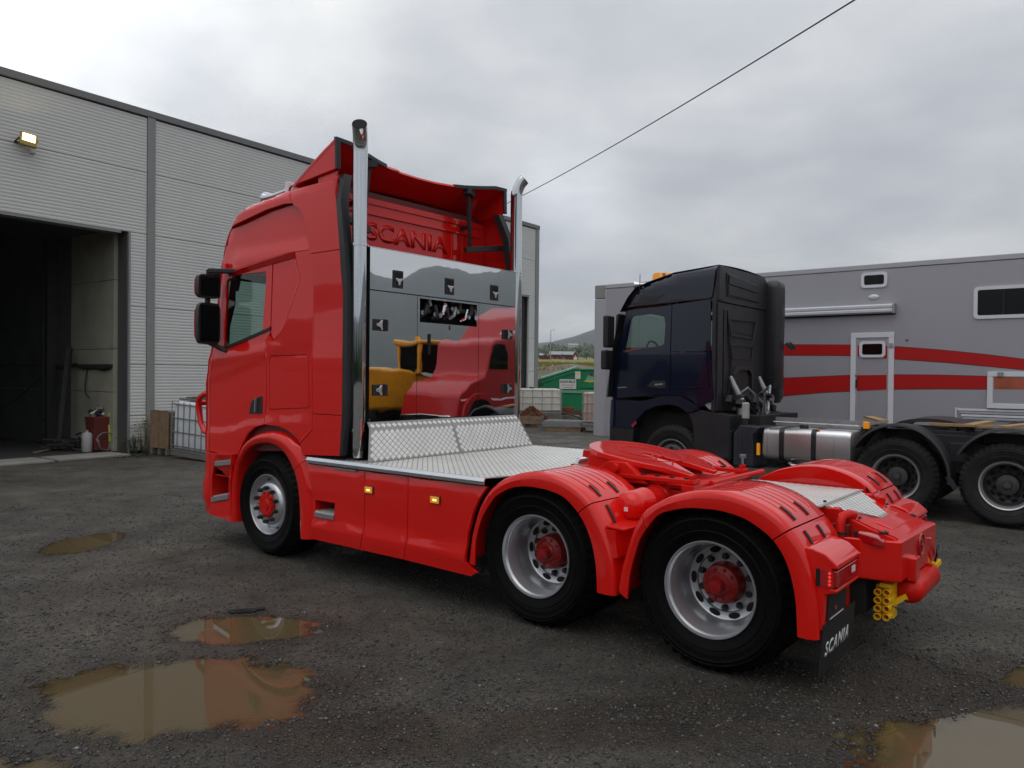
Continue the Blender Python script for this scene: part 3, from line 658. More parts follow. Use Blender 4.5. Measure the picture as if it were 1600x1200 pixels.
o = MB().bar((-1.9, 1.2, .05), (-.95, 2.1, .06), .10, .03).build('floor_batten', M['wood_g']); o.location = HB; o.rotation_euler = (0, 0, HYAW); tag(o, 'flat batten lying on the hall floor', 'batten')

# ---- outside, between the gateway and the tractor
def weeds(name, label, base, n, h, spread, material):
    b = MB(); rr_ = random.Random(len(label) * 7)
    for q in range(n):
        x, y = rr_.gauss(0, spread), rr_.gauss(0, spread * .5); z = rr_.random() ** .8 * h * (1 - min(1, abs(x) / (3 * spread)) * .6); a = rr_.uniform(0, 6.28); s = rr_.uniform(.02, .05)
        d = Vector((math.cos(a), math.sin(a), rr_.uniform(-.4, .6))).normalized() * s * 2; e_ = d.cross(Vector((0, 0, 1))).normalized() * s * .6
        c = Vector((x, y, z)); b.add([c, c + d * .5 + e_, c + d, c + d * .5 - e_], [(0, 1, 2, 3)])
        if q % 12 == 0: b.tube([(x * .6, y * .6, 0), (x, y, z + .05)], .005, 4)
    o = b.build(name, material, recalc=False, smooth=0); o.location = base; return tag(o, label, kind='stuff')
random.seed(3)
weeds('weed_clump', 'yellowing weeds at the foot of the hall wall', Hp(-.12, -.18), 420, .85, .26, M['leaf_y'])
weeds('weed_clump', 'low green weeds beside the gate jamb', Hp(-.42, -.14), 160, .4, .14, M['leaf'])
bd_ = root('board_crate', 'two upright weathered boards on a small pallet', 'crate', (-7.73, 17.02, .02), R(-33))
for x0, x1, zt in ((-.33, -.02, .98), (0.0, .33, .97)):
    MB().box(x0, x1, -.03, .0, .14, zt).build('board', M['wood'], bd_, bevel=.006, loc=(0, 0, 0))
for x in (-.30, -.02, .26): MB().box(x, x + .07, -.05, .35, .0, .13).build('pallet_block', M['wood_g'], bd_, bevel=.005, loc=(0, 0, 0))
MB().box(-.33, .33, .03, .33, .141, .95).build('crate_body', M['wood_g'], bd_, loc=(0, 0, 0), bevel=.01)

def ibc(name, label, loc, rz, body_mat, w=1.0, d=1.2, h=1.0, tilt=0.0, cage='steel', group='caged liquid tanks'):
    r_ = root(name, label, 'tank', loc, rz, group=group); r_.rotation_euler = (0, tilt, rz)
    b = MB(); z0 = .15
    secs = []
    for z, s in ((z0, .94), (z0 + .03, .97), (z0 + h - .08, .97), (z0 + h - .02, .93), (z0 + h, .85)):
        secs.append([(x * s * w / 2, y * s * d / 2, z) for x, y in ((-1, -.9), (-.9, -1), (.9, -1), (1, -.9), (1, .9), (.9, 1), (-.9, 1), (-1, .9))])
    b.loft(secs); b.build('tank_body', body_mat, r_, bevel=.02, loc=(0, 0, 0))
    for k in range(4):
        z = z0 + .06 + k * (h - .12) / 3
        MB().tube([(-w/2, -d/2, z), (w/2, -d/2, z), (w/2, d/2, z), (-w/2, d/2, z), (-w/2, -d/2, z)], .011, 6).build('cage_bar', M[cage], r_, loc=(0, 0, 0))
    for sx, nn_ in ((0, 6), (1, 7)):
        for sgn in (-1, 1):
            for k in range(nn_ + 1):
                q = -1 + 2 * k / nn_
                pnt = (q * w / 2, sgn * (d / 2 + .004)) if sx == 0 else (sgn * (w / 2 + .004), q * d / 2)
                MB().tube([(*pnt, z0), (*pnt, z0 + h)], .009, 5).build('cage_bar', M[cage], r_, loc=(0, 0, 0))
    MB().lathe([(.001, h + z0 + .05), (.09, h + z0 + .05), (.1, h + z0), (.1, h + z0 - .03)], axis='z', n=16).build('filler_cap', M['blackm'], r_, loc=(0, 0, 0))
    for k in range(3): MB().box(-w/2, w/2, -d/2 + k * (d - .12) / 2, -d/2 + k * (d - .12) / 2 + .12, 0, .09).build('pallet_skid', M['wood_g'], r_, loc=(0, 0, 0))
    MB().box(-w/2, w/2, -d/2, d/2, .095, .14).build('pallet_deck', M['steel'], r_, loc=(0, 0, 0))
    return r_
ibc('caged_tank', 'white caged liquid tank beside the red tractor front', (-6.47, 16.56, .05), R(-32.5), M['ibc'], 1.2, 1.0, 1.0, R(2.5))
pl_ = root('timber_pile', 'old planks and battens lying on the white caged tank', 'timber', (-6.40, 16.50, 1.20), R(-32.5))
for q in range(7):
    rr_ = random.Random(q + 3); y = -.3 + q * .1
    MB().obox((rr_.uniform(-.1, .1), y, .03 + .05 * (q % 2) + .02), (rr_.uniform(.9, 1.4), .1, .035), Matrix.Rotation(rr_.uniform(-.12, .12), 3, 'Z') @ Matrix.Rotation(rr_.uniform(-.03, .05), 3, 'Y')).build('plank', M['wood_g'], pl_, bevel=.004, loc=(0, 0, 0))
bx_ = root('wooden_crate', 'light wooden crate on the tank behind the red bull bar', 'crate', (-6.0, 16.25, 1.33), R(-32.5))
for k in range(3): MB().box(-.28, .28, -.26, -.24, k * .13, k * .13 + .12).build('slat', M['wood'], bx_, loc=(0, 0, 0)); MB().box(-.28, .28, .24, .26, k * .13, k * .13 + .12).build('slat', M['wood'], bx_, loc=(0, 0, 0)); MB().box(-.30, -.283, -.26, .26, k * .13, k * .13 + .12).build('slat', M['wood'], bx_, loc=(0, 0, 0)); MB().box(.283, .30, -.26, .26, k * .13, k * .13 + .12).build('slat', M['wood'], bx_, loc=(0, 0, 0))
MB().box(-.27, .27, -.23, .23, .0, .02).build('crate_floor', M['wood'], bx_, loc=(0, 0, 0))
# ------------------------------------------------------------------ the red tractor unit
RT = troot('tractor_truck', 'large red three-axle tractor unit with chrome stacks and a chrome cabinet', 'truck', 0, 0)
RED, RF = M['red'], M['red_flat']
AX = [0.0, 1.355, 4.7305]; WR = 0.525

# ---- wheels (local y = outward)
def tyre_mesh(name, material, r=WR, rim=.292, w=.30):
    prof = [(rim - .01, -.02), (rim + .006, -.006), (rim + .02, .006), (r - .165, .018), (r - .158, .023), (r - .152, .019), (r - .14, .024), (r - .095, .026), (r - .088, .030), (r - .082, .025), (r - .072, .022), (r - .066, .027), (r - .060, .018), (r - .045, .004), (r - .03, -.010)]
    k0 = len(prof); prof += [(r - .006, -.045)]
    t0, t1 = -.05, -w + .01
    for g in range(5):
        a = t0 + (t1 - t0) * g / 5; b_ = t0 + (t1 - t0) * (g + 1) / 5
        prof += [(r, a), (r, b_ - .012)]
        if g < 4: prof += [(r - .014, b_ - .010), (r - .014, b_)]
    prof += [(r - .006, -w), (r - .04, -w - .03), (r - .14, -w - .05), (rim + .02, -w - .03), (rim - .02, -w)]
    b = MB()
    def mod(i, k): return .968 if (i in (k0 - 2, k0 - 1, k0, k0 + 1) and k % 3 == 0) else 1.0
    b.lathe(prof, n=128, mod=mod); return b
def nut_mb(r, h, y): 
    b = MB(); b.lathe([(.001, y + h), (r * .7, y + h), (r, y + h * .7), (r, y)], n=8); return b
def put_nuts(wheel, n, rad, y, r, h, material, nm='wheel_nut'):
    first = None
    for k in range(n):
        a = 2 * math.pi * (k + .5) / n
        if first is None:
            first = nut_mb(r, h, 0).build(nm, material, wheel, loc=(rad * math.cos(a), y, rad * math.sin(a)))
        else:
            c = first.copy(); COL.objects.link(c); c.parent = wheel; c.location = (rad * math.cos(a), y, rad * math.sin(a))
def disc_holes(b, n, rad, y, rx, ry=None):
    for k in range(n):
        a = 2 * math.pi * k / n; ca, sa = math.cos(a), math.sin(a); ry_ = ry or rx
        ring = [((rad + ry_ * math.cos(q)) * ca - rx * math.sin(q) * sa, y, (rad + ry_ * math.cos(q)) * sa + rx * math.sin(q) * ca) for q in [2 * math.pi * j / 14 for j in range(14)]]
        b.add(ring, [tuple(range(14))])
Z3 = (0, 0, 0)
def rear_wheel(parent, loc, rz, rimmat=None, hubmat=None, tyremat=None, full=True):
    wl = part_empty('wheel', parent, loc, rz)
    ty = tyre_mesh('tyre', None, w=.27).build('tyre', tyremat or M['rubber'], wl, loc=Z3)
    b = MB()
    for k in range(110):
        a = 2 * math.pi * k / 110; ca, sa = math.cos(a), math.sin(a); tg = Vector((-sa, 0, ca)) * .0045
        for r0, r1 in ((.398, .418),) + (((.448, .462),) if k % 2 else ()):
            p0 = Vector((r0 * ca, .0265, r0 * sa)); p1 = Vector((r1 * ca, .0265, r1 * sa)); up_ = Vector((0, .0025, 0)); dn = Vector((0, -.01, 0))
            b.add([p0 - tg + dn, p0 + tg + dn, p1 + tg + dn, p1 - tg + dn, p0 - tg + up_, p0 + tg + up_, p1 + tg + up_, p1 - tg + up_], [(4, 5, 6, 7), (0, 1, 5, 4), (1, 2, 6, 5), (2, 3, 7, 6), (3, 0, 4, 7)])
    sr_ = b.build('sidewall_rib', tyremat or M['rubber'], wl, loc=Z3, smooth=0); sr_['kind'] = 'stuff'
    t2 = ty.copy(); COL.objects.link(t2); t2.parent = wl; t2.location = (0, -.30, 0)
    b = MB(); b.lathe([(.300, -.02), (.305, .004), (.302, .014), (.297, .014), (.293, .004), (.289, -.008), (.281, -.014), (.277, -.03), (.272, -.048), (.266, -.065), (.262, -.10), (.254, -.125), (.256, -.135), (.254, -.19), (.250, -.215), (.244, -.230), (.236, -.236), (.194, -.240), (.188, -.250), (.15, -.258), (.12, -.258)], n=72)
    b.build('rim', rimmat or M['rim'], wl, loc=Z3, smooth=40)
    b = MB(); disc_holes(b, 10, .2145, -.2345, .040, .0205); b.build('hand_hole', M['hole'], wl, loc=Z3, smooth=0, recalc=False)
    b = MB(); b.lathe([(.135, -.26), (.135, -.235), (.128, -.215), (.124, -.175), (.118, -.16), (.085, -.15), (.080, -.145), (.062, -.142), (.050, -.13), (.046, -.085), (.040, -.075), (.001, -.072)], n=40)
    for k in range(10):
        a = 2 * math.pi * k / 10; b.add([(q[0] + .10 * math.cos(a), q[1], q[2] + .10 * math.sin(a)) for q in nut_mb(.012, .012, -.158).v], nut_mb(.012, .012, -.158).f)
    b.build('hub', hubmat or M['hub_red'], wl, loc=Z3)
    put_nuts(wl, 10, .1665, -.256, .0215, .036, M['black'])
    return wl
def front_wheel(parent, loc, rz, rimmat=None, hubmat=None, tyremat=None):
    wl = part_empty('wheel', parent, loc, rz)
    tyre_mesh('tyre', None, r=.53, w=.33).build('tyre', tyremat or M['rubber'], wl, loc=Z3)
    b = MB(); b.lathe([(.300, -.02), (.305, .004), (.302, .014), (.297, .014), (.290, .002), (.286, -.012), (.276, -.03), (.262, -.06), (.252, -.066), (.240, -.058), (.228, -.030), (.212, -.004), (.198, .004), (.13, .006), (.10, .006)], n=72)
    b.build('rim', rimmat or M['rim'], wl, loc=Z3, smooth=40)
    b = MB(); disc_holes(b, 10, .247, -.0575, .022, .010); b.build('hand_hole', M['hole'], wl, loc=Z3, smooth=0, recalc=False)
    b = MB(); b.lathe([(.136, .0), (.136, .012), (.128, .020), (.108, .024), (.104, .032), (.066, .034), (.060, .030), (.052, .040), (.001, .042)], n=30, mod=lambda i, k: .93 if (i in (1, 2, 3) and k % 3 == 0) else 1)
    b.build('hub', hubmat or M['red_flat'], wl, loc=Z3)
    put_nuts(wl, 10, .1675, .006, .020, .050, M['black'])
    for k in range(10):
        a = 2 * math.pi * k / 10; nut_mb(.011, .012, 0).build('hub_bolt', M['hub_red'], wl, loc=(.118 * math.cos(a), .022, .118 * math.sin(a)))
    return wl
w0 = rear_wheel(RT, (AX[0], 1.2, .515), 0.0)
w0b = copy_tree(w0, RT); w0b.location = (AX[1], 1.2, .515); w0b.rotation_euler = (0, 0, 0)
for ch in w0b.children: pass
for k in (0, 1):
    c = copy_tree(w0, RT); c.location = (AX[k], -1.2, .515); c.rotation_euler = (0, 0, math.pi)
wf = front_wheel(RT, (AX[2], 1.183, .515), R(0))
c = copy_tree(wf, RT); c.location = (AX[2], -1.183, .515); c.rotation_euler = (0, 0, math.pi)

# ---- chassis
b = MB()
for s in (1, -1): b.box(-.55, 5.3, s * .40 - .04, s * .40 + .04, .72, .985)
b.build('frame_rail', RF, RT, bevel=.006)
b = MB(); b.box(1.95, 3.95, -1.08, 1.08, .42, .93); b.box(3.3, 5.5, -.85, .85, .45, 1.25); b.box(3.62, 3.94, -1.12, 1.12, .9, 1.42)
b.build('underframe', M['blackm'], RT)
for k in range(3):
    MB().tube([(AX[k], -.9, .515), (AX[k], .9, .515)], .085, 12).build('axle', M['blackm'] if k == 2 else M['red_in'], RT)
MB().box(-.5, .35, -.35, .35, .55, .75).build('rear_crossmember', M['red_in'], RT)

# ---- rear mudguards: moulded half-arches with grooves on top
def resample(poly, n):
    pts = [Vector(p) for p in poly]; d = [0]
    for a, q in zip(pts, pts[1:]): d.append(d[-1] + (q - a).length)
    res = []
    for k in range(n):
        s = d[-1] * k / (n - 1)
        i = max(0, min(len(pts) - 2, next((j for j in range(len(pts) - 1) if d[j + 1] >= s - 1e-9), len(pts) - 2)))
        f = (s - d[i]) / max(1e-9, d[i + 1] - d[i]); res.append(pts[i].lerp(pts[i + 1], min(1, f)))
    return res
def smooth_path(pts, it=2):
    for _ in range(it):
        pts = [pts[0]] + [(pts[i - 1] + pts[i] * 2 + pts[i + 1]) / 4 for i in range(1, len(pts) - 1)] + [pts[-1]]
    return pts
GV = [.735, .815, .895, .975, 1.055, 1.135]
def mudguard(inner, outer, sgn, split_f, split_r, groove, vout=1.27, vin=.585, front_vin=None):
    n = 61
    I = smooth_path(resample(inner, n), 3); O = smooth_path(resample(outer, n), 3)
    def section(k):
        i, o = I[k], O[k]; nrm_ = (o - i).normalized(); r_ = .042
        g = .009 if groove[0] < k / (n - 1) < groove[1] else 0.0
        sec = [(i.x, vout - .006, i.y), ((i + (o - i) * .5).x, vout, (i + (o - i) * .5).y)]
        q = o - nrm_ * r_
        for a in (0, 22, 45, 68, 90):
            sec.append(((q + nrm_ * r_ * math.sin(R(a))).x, vout - r_ + r_ * math.cos(R(a)) - .004, (q + nrm_ * r_ * math.sin(R(a))).y))
        for gv in reversed(GV):
            for dv, dd in ((.010, 0), (.007, g), (-.007, g), (-.010, 0)):
                pnt = o - nrm_ * dd; sec.append((pnt.x, gv + dv, pnt.y))
        pnt = o; sec.append((pnt.x, vin + .03, pnt.y)); pnt = o - nrm_ * .01; sec.append((pnt.x, vin + .008, pnt.y)); ly = min(o.y - .06, .955); lx = o.x - (nrm_.x * .15 if ly < .95 else 0); sec.append((lx, vin, ly))
        sec.append((lx, vin + .012, ly)); pnt = o - nrm_ * .025; sec.append((pnt.x, vin + .03, pnt.y)); sec.append((pnt.x, vout - .045, pnt.y)); sec.append((i.x, vout - .022, i.y))
        return [(x, sgn * y, z) for x, y, z in sec]
    ks = [k for k in range(n)]
    kf = max(k for k in ks[:n // 2] if O[k].y < split_f); kr = min(k for k in ks[n // 2:] if O[k].y < split_r)
    for a, q in ((0, kf), (kf, kr), (kr, n - 1)):
        secs = [section(k) for k in range(a, q + 1)]
        # a 4 mm joint between the mouldings
        if a > 0: secs[0] = [tuple(np.array(p1) * .9 + np.array(p2) * .1) for p1, p2 in zip(secs[0], secs[1])]
        if q < n - 1: secs[-1] = [tuple(np.array(p1) * .9 + np.array(p2) * .1) for p1, p2 in zip(secs[-1], secs[-2])]
        MB().loft(secs).build('mudguard_panel', RED, RT, smooth=38, bevel=.003)
    return I, O, kf, kr
def clips(O, kr, sgn, n=61):
    for v in (.86, 1.10):
        for k0, k1 in ((kr - 4, kr - 1), (kr + 1, kr + 4), (kr + 4, kr + 6)):
            b = MB(); secs = []
            for k in range(k0, k1 + 1):
                o = O[k]; d = (O[min(k + 1, n - 1)] - O[k - 1]).normalized(); nn_ = Vector((d.y, -d.x)) if True else None
                if nn_.dot(o - Vector((o.x, .5))) < 0: nn_ = -nn_
                nn_ = Vector((o.x - (O[0].x + O[-1].x) / 2, o.y - .515)).normalized()
                hi = o + nn_ * .010; lo = o - nn_ * .03
                secs.append([(lo.x, sgn * (v - .012), lo.y), (hi.x, sgn * (v - .012), hi.y), (hi.x, sgn * (v + .012), hi.y), (lo.x, sgn * (v + .012), lo.y)])
            b.loft(secs).build('retaining_strap', M['black'], RT, smooth=0)
in2 = [(.547,.365),(.53,.545),(.462,.779),(.329,.962),(.134,1.021),(-.086,1.031),(-.251,1.001),(-.398,.918),(-.478,.822),(-.527,.701),(-.555,.555),(-.565,.359)]
ou2 = [(.628,.415),(.613,.532),(.520,.83),(.436,.974),(.238,1.087),(.05,1.138),(-.133,1.149),(-.319,1.105),(-.453,1.035),(-.583,.892),(-.634,.741),(-.668,.577),(-.678,.359)]
in1 = [(1.89,.372),(1.884,.563),(1.827,.748),(1.698,.926),(1.539,1.01),(1.386,1.034),(1.207,1.025),(1.064,.993),(.975,.925),(.896,.84),(.827,.702),(.791,.538),(.782,.365)]
ou1 = [(1.965,.386),(1.935,.607),(1.862,.82),(1.764,.969),(1.619,1.07),(1.448,1.128),(1.267,1.146),(1.093,1.118),(.953,1.062),(.844,.982),(.749,.836),(.682,.667),(.655,.561),(.640,.365)]
for s in (1, -1):
    I, O, kf, kr = mudguard(in2, ou2, s, .972, .978, (.25, .68)); clips(O, kr, s)
    I, O, kf, kr = mudguard(in1, ou1, s, .972, .985, (.25, .68)); clips(O, kr, s)
    # ledge between the two arches
    MB().prism([(.64, .62), (.72, .60), (.84, .80), (.66, .80)], 'y', s * .62, s * 1.24).build('mudguard_bridge', RED, RT)
    MB().prism([(.60, .80), (.86, .815), (.86, .83), (.60, .815)], 'y', s * .75, s * 1.22).build('bridge_ledge', RF, RT, bevel=.004)

# ---- side skirts
def vs_skirt(u, w): return lerp([(.27, 1.262), (.42, 1.278), (.45, 1.272), (.50, 1.258), (.62, 1.258), (.955, 1.255), (.985, 1.238), (1.01, 1.22)], w)
for s in (1, -1):
    p1 = plate([(3.915, .296), (3.905, .42), (3.905, .70), (3.985, .90), (4.005, .985), (3.203, .985), (3.186, .9), (3.186, .44), (3.235, .296)], [[(3.868, .664), (3.588, .664), (3.588, .530), (3.868, .530)]], vs_skirt, .03, s)
    p1.build('skirt_panel', RED, RT)
    plate([(3.196, .985), (3.178, .9), (3.178, .44), (3.227, .296), (2.679, .296), (2.642, .44), (2.642, .9), (2.66, .985)], [], vs_skirt, .03, s).build('skirt_panel', RED, RT)
    plate([(2.652, .985), (2.634, .9), (2.634, .44), (2.671, .296), (1.93, .283), (1.87, .320), (1.985, .385), (1.985, .46), (1.971, .602), (1.916, .782), (1.86, .89), (1.797, .985)], [], vs_skirt, .03, s).build('skirt_panel', RED, RT)
    b = MB(); b.box(3.585, 3.871, s * 1.06, s * 1.225, .50, .512); b.box(3.585, 3.871, s * 1.06, s * 1.075, .51, .67); b.box(3.586, 3.596, s * 1.07, s * 1.23, .51, .67); b.box(3.860, 3.870, s * 1.07, s * 1.23, .51, .67); b.box(3.585, 3.871, s * 1.07, s * 1.23, .666, .676)
    b.build('step_recess', RED, RT)
    st = MB().box(3.592, 3.864, s * 1.08, s * 1.272, .508, .556).build('step_tread', M['alu_b'], RT, bevel=.004)
    b = MB()
    for i in range(9):
        for j in range(4): b.obox((3.61 + i * .03, s * (1.11 + j * .045), .560), (.014, .03, .014))
    b.build('tread_stud', M['pad'], st, smooth=0)
    MB().box(3.30, 3.62, s * 1.20, s * 1.262, .972, .986).build('grille_slot', M['steel'], RT, bevel=.003)
    for u0 in (3.062, 2.262):
        h_ = MB().box(u0, u0 + .112, s * 1.25, s * 1.268, .797, .865).build('marker_lamp', M['black'], RT, bevel=.006)
        MB().box(u0 + .008, u0 + .104, s * 1.262, s * 1.276, .803, .859).build('lens', M['amber'], h_, bevel=.006)
        MB().box(u0 + .03, u0 + .075, s * 1.272, s * 1.2785, .822, .840).build('bulb', M['amber_core'], h_, bevel=.004)
MB().box(1.9, 3.95, -1.20, 1.20, .35, .42).build('belly_pan', M['blackm'], RT)

# ---- tread-plate deck, foot plate and tail plate
DW = 1.052
deck = MB().prism([(3.40, -1.25), (3.40, -1.25), (3.40, 1.25), (1.80, 1.25), (1.75, 1.10), (1.72, .60), (1.30, .56), (1.30, -.56), (1.72, -.60), (1.75, -1.10), (1.80, -1.25)][1:], 'z', DW - .005, DW).build('deck_plate', M['plate'], RT)
b = MB(); b.prism([(3.98, 1.04), (3.98, 1.25), (3.41, 1.25), (3.41, 1.04)], 'z', DW - .005, DW)
b.build('deck_plate', M['plate'], RT)
for s in (1, -1):
    sec = [(s * 1.25, DW + .001), (s * 1.256, DW + .001), (s * 1.272, DW - .025), (s * 1.270, DW - .052), (s * 1.262, DW - .052), (s * 1.262, DW - .03), (s * 1.25, DW - .008)]
    MB().loft([[(u, y, z) for y, z in sec] for u in (4.0, 1.80)]).build('deck_edging', M['alu_b'], RT)
def pads(parent, fpos, cu, cv, nu, nv, inside, h=.0010, g=.0065, name='tread_lozenge'):
    """raised lozenges on a plate: fpos(a, b, lift) -> point"""
    b = MB()
    for i in range(nu):
        for j in range(nv):
            a = (i + .5 * (j % 2)) * cu; q = j * cv * .5
            if not inside(a, q): continue
            hu, hv = cu / 2 - g * .75, cv / 2 - g * .75
            P0 = [fpos(a + x * hu, q + y * hv, 0.0002) for x, y in ((1, 0), (0, 1), (-1, 0), (0, -1))]
            P1 = [fpos(a + x * (hu - .004), q + y * (hv - .004), h) for x, y in ((1, 0), (0, 1), (-1, 0), (0, -1))]
            b.add(P0 + P1, [(4, 5, 6, 7), (0, 1, 5, 4), (1, 2, 6, 5), (2, 3, 7, 6), (3, 0, 4, 7)])
    o = b.build(name, M['pad'], parent, smooth=0); o['kind'] = 'stuff'; return o
def in_deck(a, q):
    u, v = 1.27 + a, -1.23 + q
    if u > 3.36: return 1.08 < v < 1.24 and u < 3.97
    if u > 1.82: return abs(v) < 1.225
    return u > 1.32 and abs(v) < .53 or (u > 1.76 and abs(v) < 1.06)
pads(deck, lambda a, q, h: (1.27 + a, -1.23 + q, DW + h), .062, .062, 46, 82, in_deck)
# foot plate in front of the cabinet: two sheets meeting at a seam
FT, FB = (3.315, 1.345), (3.20, DW + .004)
for v0, v1 in ((1.0, .002), (-.002, -1.0)):
    fp = MB().loft([[(x, v * (1.075 if z > FT[1] + .02 else 1.09 if z > FT[1] - .02 else 1.20), z) for x, z in ((FT[0] + .05, FT[1] + .055), (FT[0], FT[1]), (FB[0], FB[1]), (FB[0] + .006, FB[1]), (FT[0] + .006, FT[1] - .004), (FT[0] + .05, FT[1] + .048))] for v in (v0, v1)]).build('foot_plate', M['plate'], RT)
    du, dw = FT[0] - FB[0], FT[1] - FB[1]; Ls = math.hypot(du, dw); nx_, nz_ = -dw / Ls, du / Ls
    va = min(v0, v1)
    pads(fp, lambda a, q, h: (FB[0] + du * q / Ls + nx_ * h, (va + a) * (1.20 - .11 * q / Ls), FB[1] + dw * q / Ls + nz_ * h), .0600, .060, 18, 12, lambda a, q: .024 < a < .976 and .028 < q < Ls - .024, g=.0055, h=.0012)
    L2 = math.hypot(.05, .055)
    pads(fp, lambda a, q, h: (FT[0] + .05 * q / L2 - .74 * h, (va + a) * 1.08, FT[1] + .055 * q / L2 + .67 * h), .0620, .060, 18, 4, lambda a, q: .024 < a < .976 and .025 < q < L2 - .02, g=.0055, h=.0012)
b = MB(); b.prism([(FB[0] + .01, FB[1]), (FT[0] + .01, FT[1]), (FT[0] + .05, FT[1] + .04), (3.39, 1.39), (3.39, FB[1])], 'y', -.95, .95); b.build('foot_frame', M['blackm'], RT)
# tail tread plate between the rear mudguards
tail_pl = MB().prism([(.42, .992), (-.46, .992), (-.46, .998), (.42, .998)], 'y', -.52, .52).build('tail_tread_plate', M['plate'], RT)
pads(tail_pl, lambda a, q, h: (-.45 + a, -.51 + q, .998 + h), .062, .062, 14, 34, lambda a, q: .02 < a < .86 and .02 < q < 1.0)
MB().loft([[(-.462, .44, .990), (-.462, -.44, .990), (-.462, -.44, .996), (-.462, .44, .996)], [(-.73, .08, .895), (-.73, -.08, .895), (-.73, -.08, .901), (-.73, .08, .901)]]).build('tread_tongue', M['plate'], RT)
pads(tail_pl, lambda a, q, h: (-.465 - a * .943, -.46 + q, .9975 - a * .334 + h), .062, .062, 5, 30, lambda a, q: .02 < a < .275 and abs(q - .46) < .43 - 1.22 * a)

# ---- cab
UC = [(.3, 5.70), (1.0, 5.74), (1.7, 5.75), (2.05, 5.66), (2.4, 5.585), (2.96, 5.49), (3.17, 5.44), (3.34, 5.36), (3.47, 5.22), (3.56, 5.05)]
ZR = [(3.5, 3.675), (4.218, 3.632), (4.613, 3.603), (5.128, 3.553), (5.317, 3.471), (5.462, 3.34), (5.6, 3.1)]
CR = .34
def cab_s(w): return 1.22 + .012 * (1 - sm(1.95, 2.2, w)) - .022 * max(0, w - 2.1) / 1.4
def cab_v(u, w):
    s_ = cab_s(w); d = u - lerp(UC, w)
    if d > 0: s_ -= CR - math.sqrt(max(0, CR * CR - min(d, CR) ** 2))
    z = lerp(ZR, u); q = w - (z - .09)
    if q > 0: s_ -= .09 - math.sqrt(max(0, .0081 - min(q, .09) ** 2))
    return s_
def fr(w): return lerp(UC, w) + .21
glassm = M['glass']
win = [(5.495, 2.095), (5.465, 2.80), (5.43, 2.825), (5.29, 2.857), (4.775, 2.857), (4.758, 2.84), (4.752, 2.75), (4.80, 2.26)]
blank = [(4.638, 2.942), (4.245, 2.985), (4.165, 2.75), (4.20, 2.65), (4.40, 2.295), (4.60, 2.155), (4.655, 2.23)]
cr_line = lambda u: lerp([(4.3, 1.40), (4.762, 1.358), (5.08, 1.321), (5.3, 1.256), (5.77, 1.208)], u)
def quarter_v(u, w): return door_v(u, w) + .032 * sm(2.0, 2.35, w)
def door_v(u, w): return cab_v(u, w) - .008 * (1 - sm(-.02, .02, w - (1.72 + .24 * (5.8 - u)))) * sm(4.3, 4.8, u) + .014 * (1 - sm(cr_line(u) - .02, cr_line(u) + .012, w)) + .010 * math.exp(-((w - (2.02 + .10 * (5.2 - u))) / .05) ** 2)
